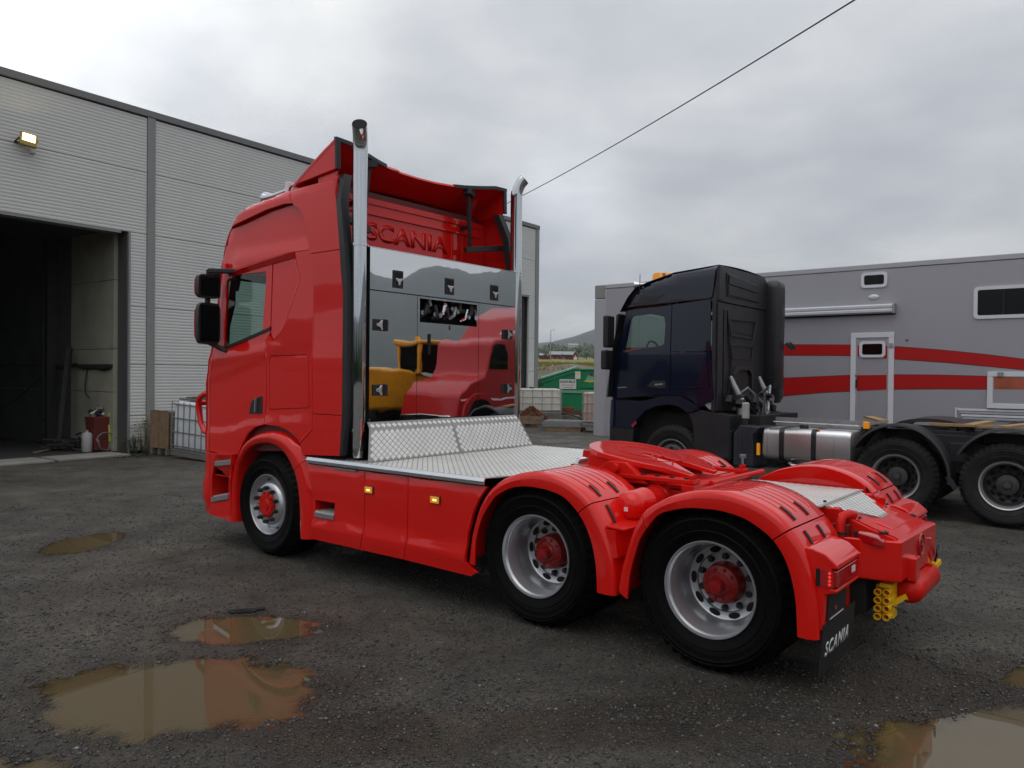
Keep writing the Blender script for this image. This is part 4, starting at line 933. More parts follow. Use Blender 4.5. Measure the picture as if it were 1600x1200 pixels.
for s in (1, -1):
    door = plate([(fr(2.93) - .21 + .0, 2.93), (4.650, 2.957), (4.665, 2.24), (4.735, 2.162), (4.712, 1.61), (4.742, 1.322), (4.90, 1.285), (5.02, 1.215), (5.12, 1.10), (5.20, .985), (5.745, .985), (5.76, 1.7), (5.67, 2.04)], [win], door_v, .025, s, .04).build('door', RED, RT, smooth=30, bevel=.005)
    plate(win, [], lambda u, w: cab_v(u, w) - .014, .006, s).build('side_window', glassm, door)
    MB().loft([[(u, s * (cab_v(u, w) + dy), w + dz) for dy, dz in ((-.01, -.012), (.010, -.012), (.010, .018), (-.01, .022))] for u, w in ((5.50, 2.082), (5.14, 2.165), (4.66, 2.275))]).build('window_sill_strip', M['black'], door, smooth=0)
    hnd = plate([(5.013, 1.418), (4.965, 1.552), (4.80, 1.606), (4.778, 1.60), (4.776, 1.428)], [], lambda u, w: door_v(u, w) + .006, .03, s).build('door_handle', M['black'], door, bevel=.004)
    MB().bar((4.875, s * 1.247, 1.44), (4.862, s * 1.247, 1.585), .016, .012).build('handle_grip', M['steel'], hnd)
    plate([(fr(1.0), .985), (fr(1.7), 1.7), (fr(2.04), 2.04), (fr(2.4), 2.4), (fr(2.93), 2.93), (5.497, 2.93), (5.585, 2.4), (5.678, 2.04), (5.768, 1.7), (5.753, .985)], [], door_v, .02, s, .05).build('corner_panel', RED, RT, smooth=50)
    # quarter panel behind the door with the sleeper blank and storage hatch
    hatch = [(4.655, 1.478), (4.66, 1.96), (4.625, 2.002), (4.06, 2.008), (4.022, 1.975), (4.012, 1.53), (4.03, 1.515)]
    hole = [(4.661, 1.471), (4.667, 1.964), (4.628, 2.009), (4.057, 2.015), (4.015, 1.98), (4.005, 1.525), (4.026, 1.508)]
    plate([(4.733, 1.325), (4.703, 1.61), (4.727, 2.155), (4.67, 2.21), (4.605, 2.143), (4.39, 2.285), (4.188, 2.645), (4.152, 2.75), (4.236, 2.996), (3.992, 2.996), (3.937, 2.755), (3.928, 1.32), (4.122, 1.175), (4.20, 1.23), (4.32, 1.285), (4.48, 1.318)], [hole], quarter_v, .04, s, .08).build('quarter_panel', RED, RT, smooth=30, bevel=.006)
    plate(hatch, [], door_v, .02, s, .2).build('storage_hatch', RED, RT)
    plate(blank, [], lambda u, w: cab_v(u, w) - .004, .02, s, .1).build('sleeper_blank', RED, RT)
    # chamfered surround between the proud roof side, the quarter panel and the recessed door head
    path_ = [Vector(q) for q in ((5.42, 2.905), (5.28, 2.912), (4.95, 2.945), (4.65, 2.975), (4.32, 3.003), (4.262, 2.998), (4.232, 2.965), (4.19, 2.85), (4.152, 2.75), (4.158, 2.70), (4.188, 2.645), (4.29, 2.465), (4.39, 2.285), (4.50, 2.21), (4.605, 2.143), (4.67, 2.15))]
    secs = []
    for i_, q in enumerate(path_):
        d_ = (path_[min(i_ + 1, len(path_) - 1)] - path_[max(i_ - 1, 0)]).normalized(); nn_ = Vector((d_.y, -d_.x))
        if nn_.dot(Vector((4.6, 2.6)) - q) < 0: nn_ = -nn_
        wd_ = .058 * (1 if i_ < 12 else (.7, .5, .3, .1)[i_ - 12]); k_ = min(1, i_ / 2)
        a_, b_ = q, q + nn_ * wd_
        hi_ = quarter_v(a_.x, a_.y) + .003; lo_ = cab_v(b_.x, b_.y) + .004
        secs.append([(a_.x, s * hi_, a_.y), (b_.x, s * lo_, b_.y), (b_.x, s * (lo_ - .02), b_.y), (a_.x, s * (hi_ - .03), a_.y)])
    MB().loft(secs).build('door_head_surround', RED, RT, smooth=50)
    for cp_ in ([(3.955, 2.95), (3.945, 2.75), (3.936, 2.4), (3.933, 1.9), (3.932, 1.4), (3.93, 1.32)], [(3.93, 1.32), (4.02, 1.25), (4.118, 1.178)]):
        MB().tube([(u, s * (cab_v(u, w) + .018), w) for u, w in cp_], .013, 8).build('pressed_crease', RED, RT, smooth=70)
    # roof sides
    rec = [(5.47, 3.325), (5.388, 3.345), (5.197, 3.372), (4.698, 3.447), (4.40, 3.466), (4.27, 3.455), (4.165, 3.40), (4.095, 3.31), (4.04, 3.15), (3.995, 3.0)]
    def fade(u): return .034 * sm(5.5, 5.2, u) + .004
    plate(rec + [(4.24, 3.002), (4.65, 2.963), (5.28, 2.895), (fr(2.93) - .205, 2.945), (fr(2.96), 2.955), (fr(3.15), 3.15), (fr(3.3), 3.3)], [], lambda u, w: cab_v(u, w) + .86 * fade(u) * (1 - .85 * sm(2.98, 3.16, w)), .05, s, .06).build('high_roof_side', RED, RT, smooth=45, bevel=.010)
    plate([(fr(3.335), 3.335)] + [(u, w + .012) for u, w in rec[:6]] + [(4.272, 3.466), (4.352, 3.598 + .024), (4.613, 3.603), (4.87, 3.578), (5.128, 3.553), (5.25, 3.502), (5.317, 3.471), (5.40, 3.405)], [], lambda u, w: cab_v(u, w) + 1.4 * fade(u), .06, s, .05).build('roof_band', RED, RT, smooth=60, bevel=.008)
    # side deflectors behind the cab
    plate([(4.343, 3.622), (4.262, 3.455), (4.155, 3.395), (4.085, 3.31), (4.03, 3.15), (3.983, 2.957), (3.545, 2.957), (3.61, 3.40), (3.675, 3.668)], [], lambda u, w: cab_v(u, w) + .053, .05, s, .08).build('side_deflector', RED, RT, smooth=50, bevel=.008)
    plate([(3.985, 2.95), (3.93, 2.755), (3.921, 1.465), (3.498, 1.465), (3.496, 1.63), (3.508, 2.55), (3.543, 2.95)], [], lambda u, w: cab_v(u, w) + .026 + .027 * sm(2.3, 2.95, w), .045, s, .1).build('side_deflector', RED, RT, smooth=50, bevel=.008)
    plate([(3.921, 1.458), (3.921, 1.318), (4.112, 1.172), (4.078, 1.065), (3.527, 1.095), (3.498, 1.458)], [], lambda u, w: cab_v(u, w) + .024, .045, s, .1).build('side_deflector', RED, RT, bevel=.008)
    b = MB(); b.loft([[(u, s * (cab_v(u, w) + (.053 if w > 2.96 else .026 + .027 * sm(2.3, 2.95, w))), w), (u - dx, s * (cab_v(u, w) + (.043 if w > 2.96 else .018 + .025 * sm(2.3, 2.95, w))), w), (u - dx, s * (cab_v(u, w) - .045), w), (u + .03, s * (cab_v(u, w) - .05), w)] for u, w, dx in ((3.673, 3.668, .05), (3.61, 3.40, .055), (3.544, 2.965, .055), (3.543, 2.950, .055), (3.507, 2.55, .05), (3.495, 1.63, .05), (3.496, 1.458, .05), (3.526, 1.10, .02))])
    b.build('rubber_edging', M['charcoal'], RT, smooth=60)
    # wheel arch around the front wheel
    inn = [(5.213,.283),(5.216,.555),(5.191,.79),(5.11,.951),(4.949,1.085),(4.792,1.125),(4.612,1.137),(4.413,1.091),(4.267,.957),(4.17,.794),(4.133,.598),(4.117,.266)]
    oo = [(5.29,.283),(5.285,.555),(5.262,.79),(5.188,.963),(5.053,1.126),(4.893,1.211),(4.685,1.255),(4.484,1.266),(4.289,1.216),(4.053,1.075),(3.994,.925),(3.946,.761),(3.921,.554),(3.920,.285)]
    I_ = smooth_path(resample(inn, 49), 2); O_ = smooth_path(resample(oo, 49), 2)
    def asec(k):
        i, o = I_[k], O_[k]; q = i.lerp(o, .80)
        return [(i.x, s * 1.0, i.y), (i.x, s * 1.238, i.y), (i.lerp(o, .15).x, s * 1.262, i.lerp(o, .15).y), (i.lerp(o, .5).x, s * 1.272, i.lerp(o, .5).y), (q.x, s * 1.262, q.y), (o.x, s * 1.225, o.y), (o.x, s * 1.0, o.y)]
    kf = max(k for k in range(24) if O_[k].y < .97); kr = min(k for k in range(26, 49) if O_[k].y < 1.06)
    for a, q in ((0, kf), (kf, kr), (kr, 48)):
        secs = [asec(k) for k in range(a, q + 1)]
        if a > 0: secs[0] = [tuple(np.array(p1) * .9 + np.array(p2) * .1) for p1, p2 in zip(secs[0], secs[1])]
        MB().loft(secs).build('wheel_arch', RED, RT, smooth=45)
    b = MB(); b.loft([[(I_[k].x, s * y, I_[k].y) for y in (.75, 1.0)] + [(I_[k].lerp(O_[k], .9).x, s * y, I_[k].lerp(O_[k], .9).y) for y in (1.0, .75)] for k in range(0, 49, 3)]); b.build('arch_liner', M['blackm'], RT)
    # lower front side with two steps
    h1 = [(5.595, .955), (5.285, .972), (5.285, .868), (5.595, .838)]
    h2 = [(5.66, .715), (5.33, .735), (5.33, .50), (5.66, .44)]
    def low_v(u, w):
        d = u - 5.70; s_ = 1.255
        return s_ - (CR - math.sqrt(max(0, CR * CR - min(d, CR) ** 2)) if d > 0 else 0)
    plate([(5.295, .285), (5.30, .978), (5.70, .978), (5.70, .306)], [h1, h2], low_v, .03, s, .05).build('step_panel', RED, RT, smooth=45)
    for zt, zb, u0, u1, dz in ((.97, .845, 5.285, 5.60, .03), (.73, .455, 5.33, 5.66, .055)):
        b = MB(); b.box(u0 - .01, u1 + .01, s * .98, s * 1.0, zb - .05, zt + .02); b.box(u0 - .012, u0 - .002, s * 1.0, s * 1.23, zb - .04, zt + .01); b.box(u1 + .002, u1 + .012, s * 1.0, s * 1.23, zb - .04, zt + .01); b.box(u0, u1, s * 1.0, s * 1.23, zt + .005, zt + .015)
        b.build('step_well', RED, RT)
        st = MB().loft([[(u, s * 1.0, z), (u, s * 1.268, z), (u, s * 1.268, z + .055), (u, s * 1.0, z + .055)] for u, z in ((u0 + .003, zb + dz), (u1 - .003, zb - .012))]).build('step_tread', M['alu_b'], RT, bevel=.004)
        b = MB()
        for i in range(9):
            for j in range(5):
                f = (i + .5) / 9; b.obox((u0 + (u1 - u0) * f, s * (1.03 + j * .05), zb + dz + (-.012 - dz) * f + .06), (.012, .028, .014))
        b.build('tread_stud', M['pad'], st, smooth=0)
    MB().box(5.305, 5.325, s * 1.245, s * 1.262, .60, .74).build('reflector', M['redlens'], RT, bevel=.003)
    # mirrors
    mr_ = part_empty('mirror', RT)
    for w0, w1, up_ in ((2.61, 2.86, 1), (2.13, 2.565, 0)):
        secs = []
        for u, k_ in ((5.50, 1.0), (5.56, 1.0), (5.625, .82)):
            vc, wc = 1.385, (w0 + w1) / 2; hv, hw = .125 * k_, (w1 - w0) / 2 * k_
            ring = []
            for a in range(16):
                th = 2 * math.pi * a / 16; cx_, cy_ = math.cos(th), math.sin(th)
                ring.append((u, s * (vc + hv * math.copysign(abs(cx_) ** .35, cx_)), wc + hw * math.copysign(abs(cy_) ** .35, cy_)))
            secs.append(ring)
        hs = MB().loft(secs[:2]).build('mirror_housing', M['black'], mr_, smooth=50)
        MB().loft([[(p_[0] + .002, p_[1], p_[2]) for p_ in secs[1]], secs[2]]).build('mirror_cover', RED, mr_, smooth=50)
        MB().box(5.494, 5.499, s * 1.285, s * 1.485, w0 + .03, w1 - .03).build('mirror_glass', M['darkglass'], mr_)
    b = MB(); b.bar((5.28, s * 1.20, 2.895), (5.56, s * 1.36, 2.905), .07, .05); b.bar((5.56, s * 1.36, 2.92), (5.57, s * 1.37, 2.55), .05); b.bar((5.57, s * 1.37, 2.16), (5.50, s * 1.20, 2.07), .06, .05); b.bar((5.55, s * 1.24, 2.10), (5.44, s * 1.20, 2.06), .09, .04)
    b.build('mirror_arm', M['black'], mr_, bevel=.012)
    # inner shell behind the panels, with the window opening
    plate([(5.62, 1.0), (5.62, 2.0), (5.44, 2.9), (5.30, 3.36), (5.1, 3.50), (4.35, 3.57), (3.96, 3.57), (3.96, 1.1)], [[(5.50, 2.08), (5.47, 2.83), (5.28, 2.87), (4.74, 2.87), (4.735, 2.75), (4.785, 2.24)]], lambda u, w: cab_v(u, w) - .045, .02, s, .3).build('inner_side', M['red_in'], RT)
MB().box(5.42, 5.48, 1.20, 1.26, 2.90, 2.99).build('roof_marker', RED, RT, bevel=.01)

# front and roof skin
rows = [1.0, 1.3, 1.7, 2.0, 2.05, 2.4, 2.7, 2.9, 2.96, 3.1, 3.2, 3.3, 3.38]
def plan(w, a0=38, d=0.0):
    u0, s_ = lerp(UC, w), cab_s(w) - d
    pts = [(u0 + (CR - d) * math.sin(R(a)), s_ - CR + (CR - d) * math.cos(R(a)), w) for a in (a0, 50, 62, 75, 86)]
    fu_ = u0 + CR - d
    mid = [(fu_ + .06 * (1 - (v / .85) ** 2), v, w) for v in (.6, .3, 0, -.3, -.6)]
    return pts + mid + [(x, -y, z) for x, y, z in reversed(pts)]
MB().loft([plan(w) for w in rows[:4]], closed=False, caps=False).build('front_panel', RED, RT, recalc=False)
MB().loft([plan(w) for w in rows[4:8]], closed=False, caps=False).build('windscreen', M['glass'], RT, recalc=False)
MB().loft([plan(w) for w in rows[8:]], closed=False, caps=False).build('roof_front', RED, RT, recalc=False)
MB().loft([plan(w, d=-.05) for w in (2.88, 2.97)], closed=False, caps=False).build('sun_visor', M['charcoal'], RT, recalc=False)
def lowplan(w, dx, r_=.34):
    q = [(5.704 + (r_ + dx) * math.sin(R(a)), 1.255 - r_ + (r_ + .35 * dx) * math.cos(R(a)) if a else 1.255, w) for a in (0, 8, 16, 26, 38, 50, 62, 75, 86)]
    return q + [(5.704 + r_ + dx + .05 * (1 - (v / .85) ** 2), v, w) for v in (.6, .3, 0, -.3, -.6)] + [(x, -y, z) for x, y, z in reversed(q)]
b = MB(); b.loft([lowplan(w, dx) for w, dx in ((.31, -.02), (.40, .0), (.46, .05), (.62, .06), (.72, .01), (.86, .0), (.985, .0))], closed=False, caps=False); b.build('bumper', RED, RT, recalc=False, smooth=40)
for k in range(4): MB().box(6.12, 6.20, -.85, .85, 1.08 + k * .13, 1.15 + k * .13).build('grille_bar', M['black'], RT, bevel=.01)
for s in (1, -1): MB().box(6.05, 6.24, s * .6, s * .98, .66, .86).build('headlight', M['darkglass'], RT, bevel=.03)
# roof: crowned sheet
secs = []
for u in (3.95, 4.2, 4.5, 4.8, 5.05, 5.18, 5.30, 5.40, 5.5, 5.58):
    z = lerp(ZR, u); hw = cab_s(3.5) - .075
    secs.append([(u, v, z - .004 + .05 * (1 - (v / hw) ** 2)) for v in np.linspace(hw, -hw, 9)])
MB().loft(secs, closed=False, caps=False).build('roof', RED, RT, recalc=False)
# back wall with relief
MB().box(3.95, 3.985, -1.19, 1.19, 1.1, 3.60).build('back_wall', RED, RT)
b = MB(); b.box(3.935, 3.95, -1.12, 1.12, 3.535, 3.575); b.box(3.93, 3.95, -1.10, 1.10, 3.43, 3.455)
b.box(3.942, 3.95, -1.10, -.62, 3.03, 3.055); b.box(3.942, 3.95, -.66, -.63, 3.05, 3.42); b.box(3.942, 3.95, -.84, -.80, 3.05, 3.42)
b.build('pressed_rib', RED, RT, bevel=.006)
place_text('lettering', 'SCANIA', 1.16, .185, RED, RT, (3.9495, .02, 3.27), (0, -1, 0), (0, 0, 1), .007, 0, .03, 1.06)
# roof spoiler
VS = [1.225, 1.19, 1.0, .8, .5, .25, 0]
VS = VS + [-x for x in reversed(VS[:-1])]
def sp_rear(v):
    a = abs(v); return (lerp([(0, 3.84), (.3, 3.83), (.6, 3.77), (.9, 3.71), (1.1, 3.665), (1.3, 3.655)], a), lerp([(0, 3.902), (.3, 3.905), (.55, 3.915), (.8, 3.945), (1.05, 3.985), (1.3, 3.985)], a))
def sp_mid(v): return (4.06, 3.78 - (.012 if abs(v) > 1.2 else 0))
def sp_fr(v): return (4.30, 3.655 - (.012 if abs(v) > 1.2 else 0))
top = [[(*sp_rear(v)[:1], v, sp_rear(v)[1]) for v in VS], [(3.86 + .06 * (1 - abs(v)), v, .5 * (sp_rear(v)[1] + sp_mid(v)[1]) + .012) for v in VS], [(sp_mid(v)[0], v, sp_mid(v)[1] + .012) for v in VS], [(sp_fr(v)[0], v, sp_fr(v)[1]) for v in VS]]
b = MB()
for k in range(3):
    pass
secs = []
for j, v in enumerate(VS):
    up_ = [r_[j] for r_ in top]; lo_ = [(x - .012, y, z - .022) for x, y, z in reversed(up_)]
    secs.append(up_ + lo_)
b.loft(secs); b.build('roof_spoiler', RED, RT, smooth=40)
for s in (1, -1):
    MB().prism([(4.27, 3.648), (4.199, 3.69), (4.08, 3.778), (3.83, 3.91), (3.662, 3.985), (3.655, 3.705)], 'y', s * 1.195, s * 1.222).build('spoiler_cheek', RED, RT, bevel=.006)
    MB().prism([(3.668, 3.992), (3.640, 3.994), (3.632, 3.70), (3.660, 3.70)], 'y', s * 1.18, s * 1.23).build('spoiler_edging', M['charcoal'], RT, bevel=.006)
    b = MB(); b.loft([[(sp_rear(s * v)[0] + dx, s * v, sp_rear(s * v)[1] + dz) for dx, dz in ((.02, .014), (-.024, .006), (-.024, -.03), (.02, -.028))] for v in (1.225, 1.05, .85, .62, .5)]); b.build('spoiler_edging', M['charcoal'], RT)
    b = MB(); b.bar((3.78, s * .72, 3.90), (3.80, s * .78, 3.22), .035, .045); b.bar((3.80, s * .70, 3.235), (3.66, s * 1.17, 3.30), .05, .06); b.bar((3.75, s * .66, 3.88), (3.8, s * .80, 3.86), .09, .07); b.bar((3.95, s * .80, 3.50), (3.78, s * .77, 3.50), .05, .04); b.build('spoiler_strut', M['black'], RT, bevel=.004)
    MB().prism([(3.655, 3.72), (3.95, 3.72), (3.95, 3.58), (3.68, 3.64)], 'y', s * 1.17, s * 1.19).build('spoiler_support', RED, RT)
MB().prism([(3.845, 3.93), (3.80, 3.90), (3.80, 3.885), (3.86, 3.91)], 'y', .30, .60).build('spoiler_lip', RED, RT)
MB().box(3.96, 4.3, -1.1, 1.1, 3.57, 3.66).build('roof_beam', M['red_in'], RT)
# things on the roof
hr = MB().lathe([(.075, .0), (.072, .01), (.05, .05), (.032, .11), (.024, .2), (.02, .55), (.02, .60), (.001, .60)], axis='x', n=18, origin=(0, 0, 0))
for v in (.98, -.98):
    c = MB(); c.v = [(5.10 - x, v + y * 1, 3.665 + z + .10 * x) for x, y, z in hr.v]; c.f = hr.f; c.build('air_horn', M['chrome'], RT, smooth=50)
    MB().box(4.85, 4.90, v - .02, v + .02, 3.55, 3.68).build('horn_foot', M['black'], RT)
b = MB(); b.box(4.60, 4.65, .95, 1.07, 3.62, 3.76); b.build('work_lamp', M['whitefr'], RT, bevel=.008)
b = MB(); b.tube([(4.58, 1.08, 3.6), (4.53, 1.09, 3.68), (4.51, 1.08, 3.70)], .010, 6); b.tube([(4.54, 1.02, 3.6), (4.48, 1.03, 3.70)], .010, 6); b.build('lamp_lead', M['black'], RT)
# bull bar
for s in (1, -1):
    MB().tube([(6.10, s * 1.0, 1.60), (6.22, s * 1.0, 1.60), (6.36, s * 1.0, 1.55), (6.40, s * 1.0, 1.48), (6.34, s * 1.0, 1.25), (6.26, s * 1.0, 1.16), (6.10, s * 1.0, 1.12)], .033, 10).build('bull_bar', RED, RT, smooth=60)
MB().tube([(6.39, -1.0, 1.48), (6.39, 1.0, 1.48)], .03, 10).build('bull_bar', RED, RT)
# cab interior
MB().box(3.98, 5.9, -1.12, 1.12, 1.30, 1.42).build('cab_floor', M['black'], RT)
b = MB(); b.prism([(5.5, 1.4), (5.95, 1.4), (5.95, 2.08), (5.62, 2.08), (5.45, 1.9)], 'y', -1.1, 1.1); b.build('dashboard', M['charcoal'], RT, bevel=.03)
for v in (.62, -.62):
    st = MB().box(4.55, 5.05, v - .25, v + .25, 1.70, 1.86).build('seat', M['seat'], RT, bevel=.05)
    MB().prism([(4.62, 1.85), (4.45, 2.42), (4.37, 2.42), (4.48, 1.85)], 'y', v - .24, v + .24).build('backrest', M['seat'], st, bevel=.03)
    MB().prism([(4.45, 2.44), (4.43, 2.64), (4.36, 2.64), (4.37, 2.44)], 'y', v - .14, v + .14).build('headrest', M['seat'], st, bevel=.03)
    MB().box(4.6, 5.0, v - .2, v + .2, 1.42, 1.70).build('seat_base', M['black'], st)
b = MB(); ring = [(5.33 + .06 * math.sin(a) , .62 + .23 * math.cos(a), 2.02 + .20 * math.sin(a)) for a in [2 * math.pi * k / 24 for k in range(25)]]; b.tube(ring, .018, 8); b.bar((5.33, .40, 2.02), (5.33, .84, 2.02), .03); b.bar((5.33, .62, 2.0), (5.55, .62, 1.85), .06); b.build('steering_wheel', M['black'], RT)
MB().box(4.02, 4.06, -1.1, 1.1, 1.42, 3.5).build('bunk_wall', M['seat'], RT)
MB().box(4.06, 4.5, -1.1, -.3, 1.42, 1.8).build('bunk', M['seat'], RT, bevel=.04)

# ---- polished cabinet behind the cab
CU = 3.36
b = MB(); b.box(CU + .012, 3.93, .47, 1.055, 1.405, 2.60); b.box(CU + .012, 3.93, -1.055, -.44, 1.405, 2.60); b.box(CU + .012, 3.93, -.44, .47, 1.405, 2.33); b.box(CU + .012, 3.93, -1.055, 1.055, 2.60, 2.985); b.box(CU + .22, 3.93, -.44, .47, 2.33, 2.60)
b.build('cabinet_body', M['blackm'], RT)
MB().box(CU - .002, 3.60, -1.063, 1.063, 2.986, 2.994).build('cabinet_top', M['chrome'], RT)
g = .004
doors = [('top', -1.06, 1.06, 2.606, 2.985), ('l', .4655, 1.06, 1.408, 2.596), ('m', -.4355, .4595, 1.408, 2.596), ('r', -1.06, -.4415, 1.408, 2.596)]
for nm, v0, v1, w0, w1 in doors:
    if nm == 'm':
        b = MB(); b.box(CU, CU + .012, v0, v1, w0, 2.345); b.box(CU, CU + .012, v0, v1, 2.575, w1); b.box(CU, CU + .012, v0, -.405, 2.345, 2.575); b.box(CU, CU + .012, .435, v1, 2.345, 2.575)
        o = b.build('cabinet_door', M['mirror'], RT, smooth=0)
        bz = MB()
        for q in range(2): pass
    else:
        o = MB().box(CU, CU + .012, v0, v1, w0, w1).build('cabinet_door', M['mirror'], RT, smooth=0)
# opening with hoses
b = MB(); b.box(CU + .20, CU + .215, -.405, .435, 2.345, 2.575); b.build('opening_back', M['hole'], RT)
b = MB(); fr_ = [(-.405, 2.345), (.435, 2.345), (.435, 2.575), (-.405, 2.575)]
b.loft([[(CU - .003, y, z) for y, z in fr_ + fr_[:1]], [(CU + .12, y * .97, 2.46 + (z - 2.46) * .9) for y, z in fr_ + fr_[:1]]], closed=False, caps=False); b.build('opening_surround', M['chrome'], RT, recalc=False)
rr_ = random.Random(12)
for q in range(9):
    v = -.34 + q * .085; z = 2.40 + rr_.uniform(0, .1)
    MB().tube([(CU + .10, v, z), (CU + .06, v - .03, z + .03), (CU + .07, v - .06 + rr_.uniform(-.05, .05), z + .11), (CU + .15, v - .1, z + .14)], rr_.uniform(.016, .032), 8).build('air_coupling', [M['black'], M['chrome'], M['charcoal'], M['steel']][q % 4], RT)
    MB().lathe([(.001, .03), (.028, .03), (.03, .0), (.022, -.05), (.001, -.05)], origin=(CU + .10, v, 2.47 + rr_.uniform(-.04, .05)), axis='x', n=12).build('gauge_cap', [M['chrome'], M['black'], M['steel']][q % 3], RT)
MB().box(CU - .010, CU - .001, .283, .318, 2.035, 2.235).build('pull_slot', M['hole'], RT, bevel=.004)
MB().box(CU - .006, CU - .001, .004, .016, 2.288, 2.332).build('catch', M['black'], RT)
def latch(v0, v1, w0, w1, hd):
    lt = MB().box(CU - .012, CU - .0005, v0, v1, w0, w1).build('latch', M['black'], RT, bevel=.008)
    c = ((v0 + v1) / 2, (w0 + w1) / 2); L_ = max(v1 - v0, w1 - w0)
    def P_(a, b_):   # a along the long axis, b across
        d = {'down': (0, -1), 'in': (-1, 0), 'out': (1, 0)}[hd]
        return (c[0] + d[0] * a + d[1] * b_, c[1] + d[1] * a - d[0] * b_)
    MB().prism([P_(-.38 * L_, -.30 * L_), P_(-.02 * L_, -.30 * L_), P_(-.02 * L_, .30 * L_), P_(-.38 * L_, .30 * L_)], 'x', CU - .0135, CU - .0115).build('latch_pocket', M['hole'], lt)
    pts = [P_(-.06 * L_, -.26 * L_), P_(-.02 * L_, .0), P_(-.06 * L_, .26 * L_), P_(.02 * L_, .26 * L_), P_(.16 * L_, .09 * L_), P_(.34 * L_, .07 * L_), P_(.34 * L_, -.07 * L_), P_(.16 * L_, -.09 * L_), P_(.02 * L_, -.26 * L_)]
    MB().prism(pts, 'x', CU - .026, CU - .013).build('latch_handle', M['alu'], lt, bevel=.004)
for v in (.721, .018, -.685): latch(v - .062, v + .062, 2.645, 2.81, 'down')
for w in (2.287, 1.69):
    latch(.842, 1.022, w - .053, w + .053, 'out'); latch(-1.004, -.830, w - .053, w + .053, 'in')
# ---- exhaust stacks
for s in (1, -1):
    sx, sv = 3.42, s * 1.132
    path = [(sx, sv, 1.16), (sx, sv, 1.5), (sx, sv, 3.84)]
    for a in range(0, 61, 10): path.append((sx - (.17 if s > 0 else .13) * (1 - math.cos(R(a))), sv + s * (.17 if s > 0 else .10) * (1 - math.cos(R(a))), 3.84 + .24 * math.sin(R(a))))
    rads = [.060, .066, .066] + [.067] * 7
    MB().tube(path, rads, 24, caps=False).build('exhaust_stack', M['chrome'], RT, smooth=60, recalc=False)
    e0, e1 = Vector(path[-1]), Vector(path[-2]); d = (e0 - e1).normalized()
    MB().tube([e0 + d * .002, e1, Vector(path[-4])], [.0665, .063, .062], 24, caps=True).build('stack_bore', M['hole'], RT)
    MB().tube([(sx, sv, 1.08), (sx, sv, 1.17)], [.045, .062], 20).build('stack_foot', M['chrome'], RT, smooth=60)
    for w in (3.0, 1.33):
        b = MB(); b.lathe([(.067, -.012), (.074, -.012), (.074, .012), (.067, .012)], origin=(sx, sv, w), axis='z', n=24); b.box(sx - .01, sx + .16, sv - s * .10, sv - s * .05, w - .012, w + .012); b.build('stack_clamp', M['chrome'], RT)
    MB().tube([(3.47, s * 1.155, 1.35), (3.47, s * 1.155, 3.95 if s < 0 else 3.3)], .018, 10).build('stack_side_tube', M['rust'] if s < 0 else M['black'], RT)  # thin tube beside each stack, brown on the right, black on the left
MB().box(3.60, 3.9, -1.14, 1.14, 1.06, 1.40).build('gap_filler', M['blackm'], RT)

# ---- fifth wheel
FW = Matrix.Translation(Vector((1.10, 0, 1.20))) @ Matrix.Rotation(R(-9.0), 4, 'Y')
def fwp(u, v, z): return tuple(FW @ Vector((u, v, z)))
outl = []
for a in range(0, 181, 12): outl.append((.12 + .36 * math.sin(R(a)) * 1.0, .44 * math.cos(R(a))))
# plan outline: rounded front, two tapering horns at the rear with a V-slot between
near_ = [(.12, .45), (-.10, .44), (-.34, .36), (-.52, .24), (-.53, .17), (-.30, .075), (-.02, .052)]
front_ = [(.12 + .36 * math.sin(R(a)), .45 * math.cos(R(a))) for a in range(10, 171, 10)]
poly = near_[::-1] + front_ + [(x, -y) for x, y in near_]
slot = [(-.02, -.052)] + [(.0 + .055 * math.cos(R(a)), .055 * math.sin(R(a))) for a in range(-70, 71, 20)]
full = poly + slot
b = MB(); n_ = len(full); T_ = .045
def bev(u, v): return -.035 if u < -.40 else 0.0
b.add([fwp(u, v, bev(u, v)) for u, v in full] + [fwp(u, v, -T_ + bev(u, v) * .6) for u, v in full], [tuple(range(n_)), tuple(range(n_, 2 * n_))[::-1]] + [(i, (i + 1) % n_, n_ + (i + 1) % n_, n_ + i) for i in range(n_)])
fwo = b.build('fifth_wheel', RED, RT, bevel=.008)
b = MB(); b.lathe([(.36, .0), (.36, .004), (.352, .004), (.352, 0)], axis='z', n=40); b.lathe([(.20, .0), (.20, .004), (.19, .004), (.19, 0)], axis='z', n=40)
b.v = [fwp(x * .95 + .06, y, z) for x, y, z in b.v if True]; b.build('grease_groove', M['red_flat'], fwo)
b = MB()
for s in (1, -1):
    b.add([fwp(x, y, z) for x, y, z in MB().box(-.16, .30, s * .30, s * .42, -.13, -.04).v], MB().box(0, 1, 0, 1, 0, 1).f)
    b.add([fwp(x, y, z) for x, y, z in MB().box(.30, .42, s * .05, s * .33, -.10, -.04).v], MB().box(0, 1, 0, 1, 0, 1).f)
b.build('skirt_rib', RF, fwo, bevel=.006)
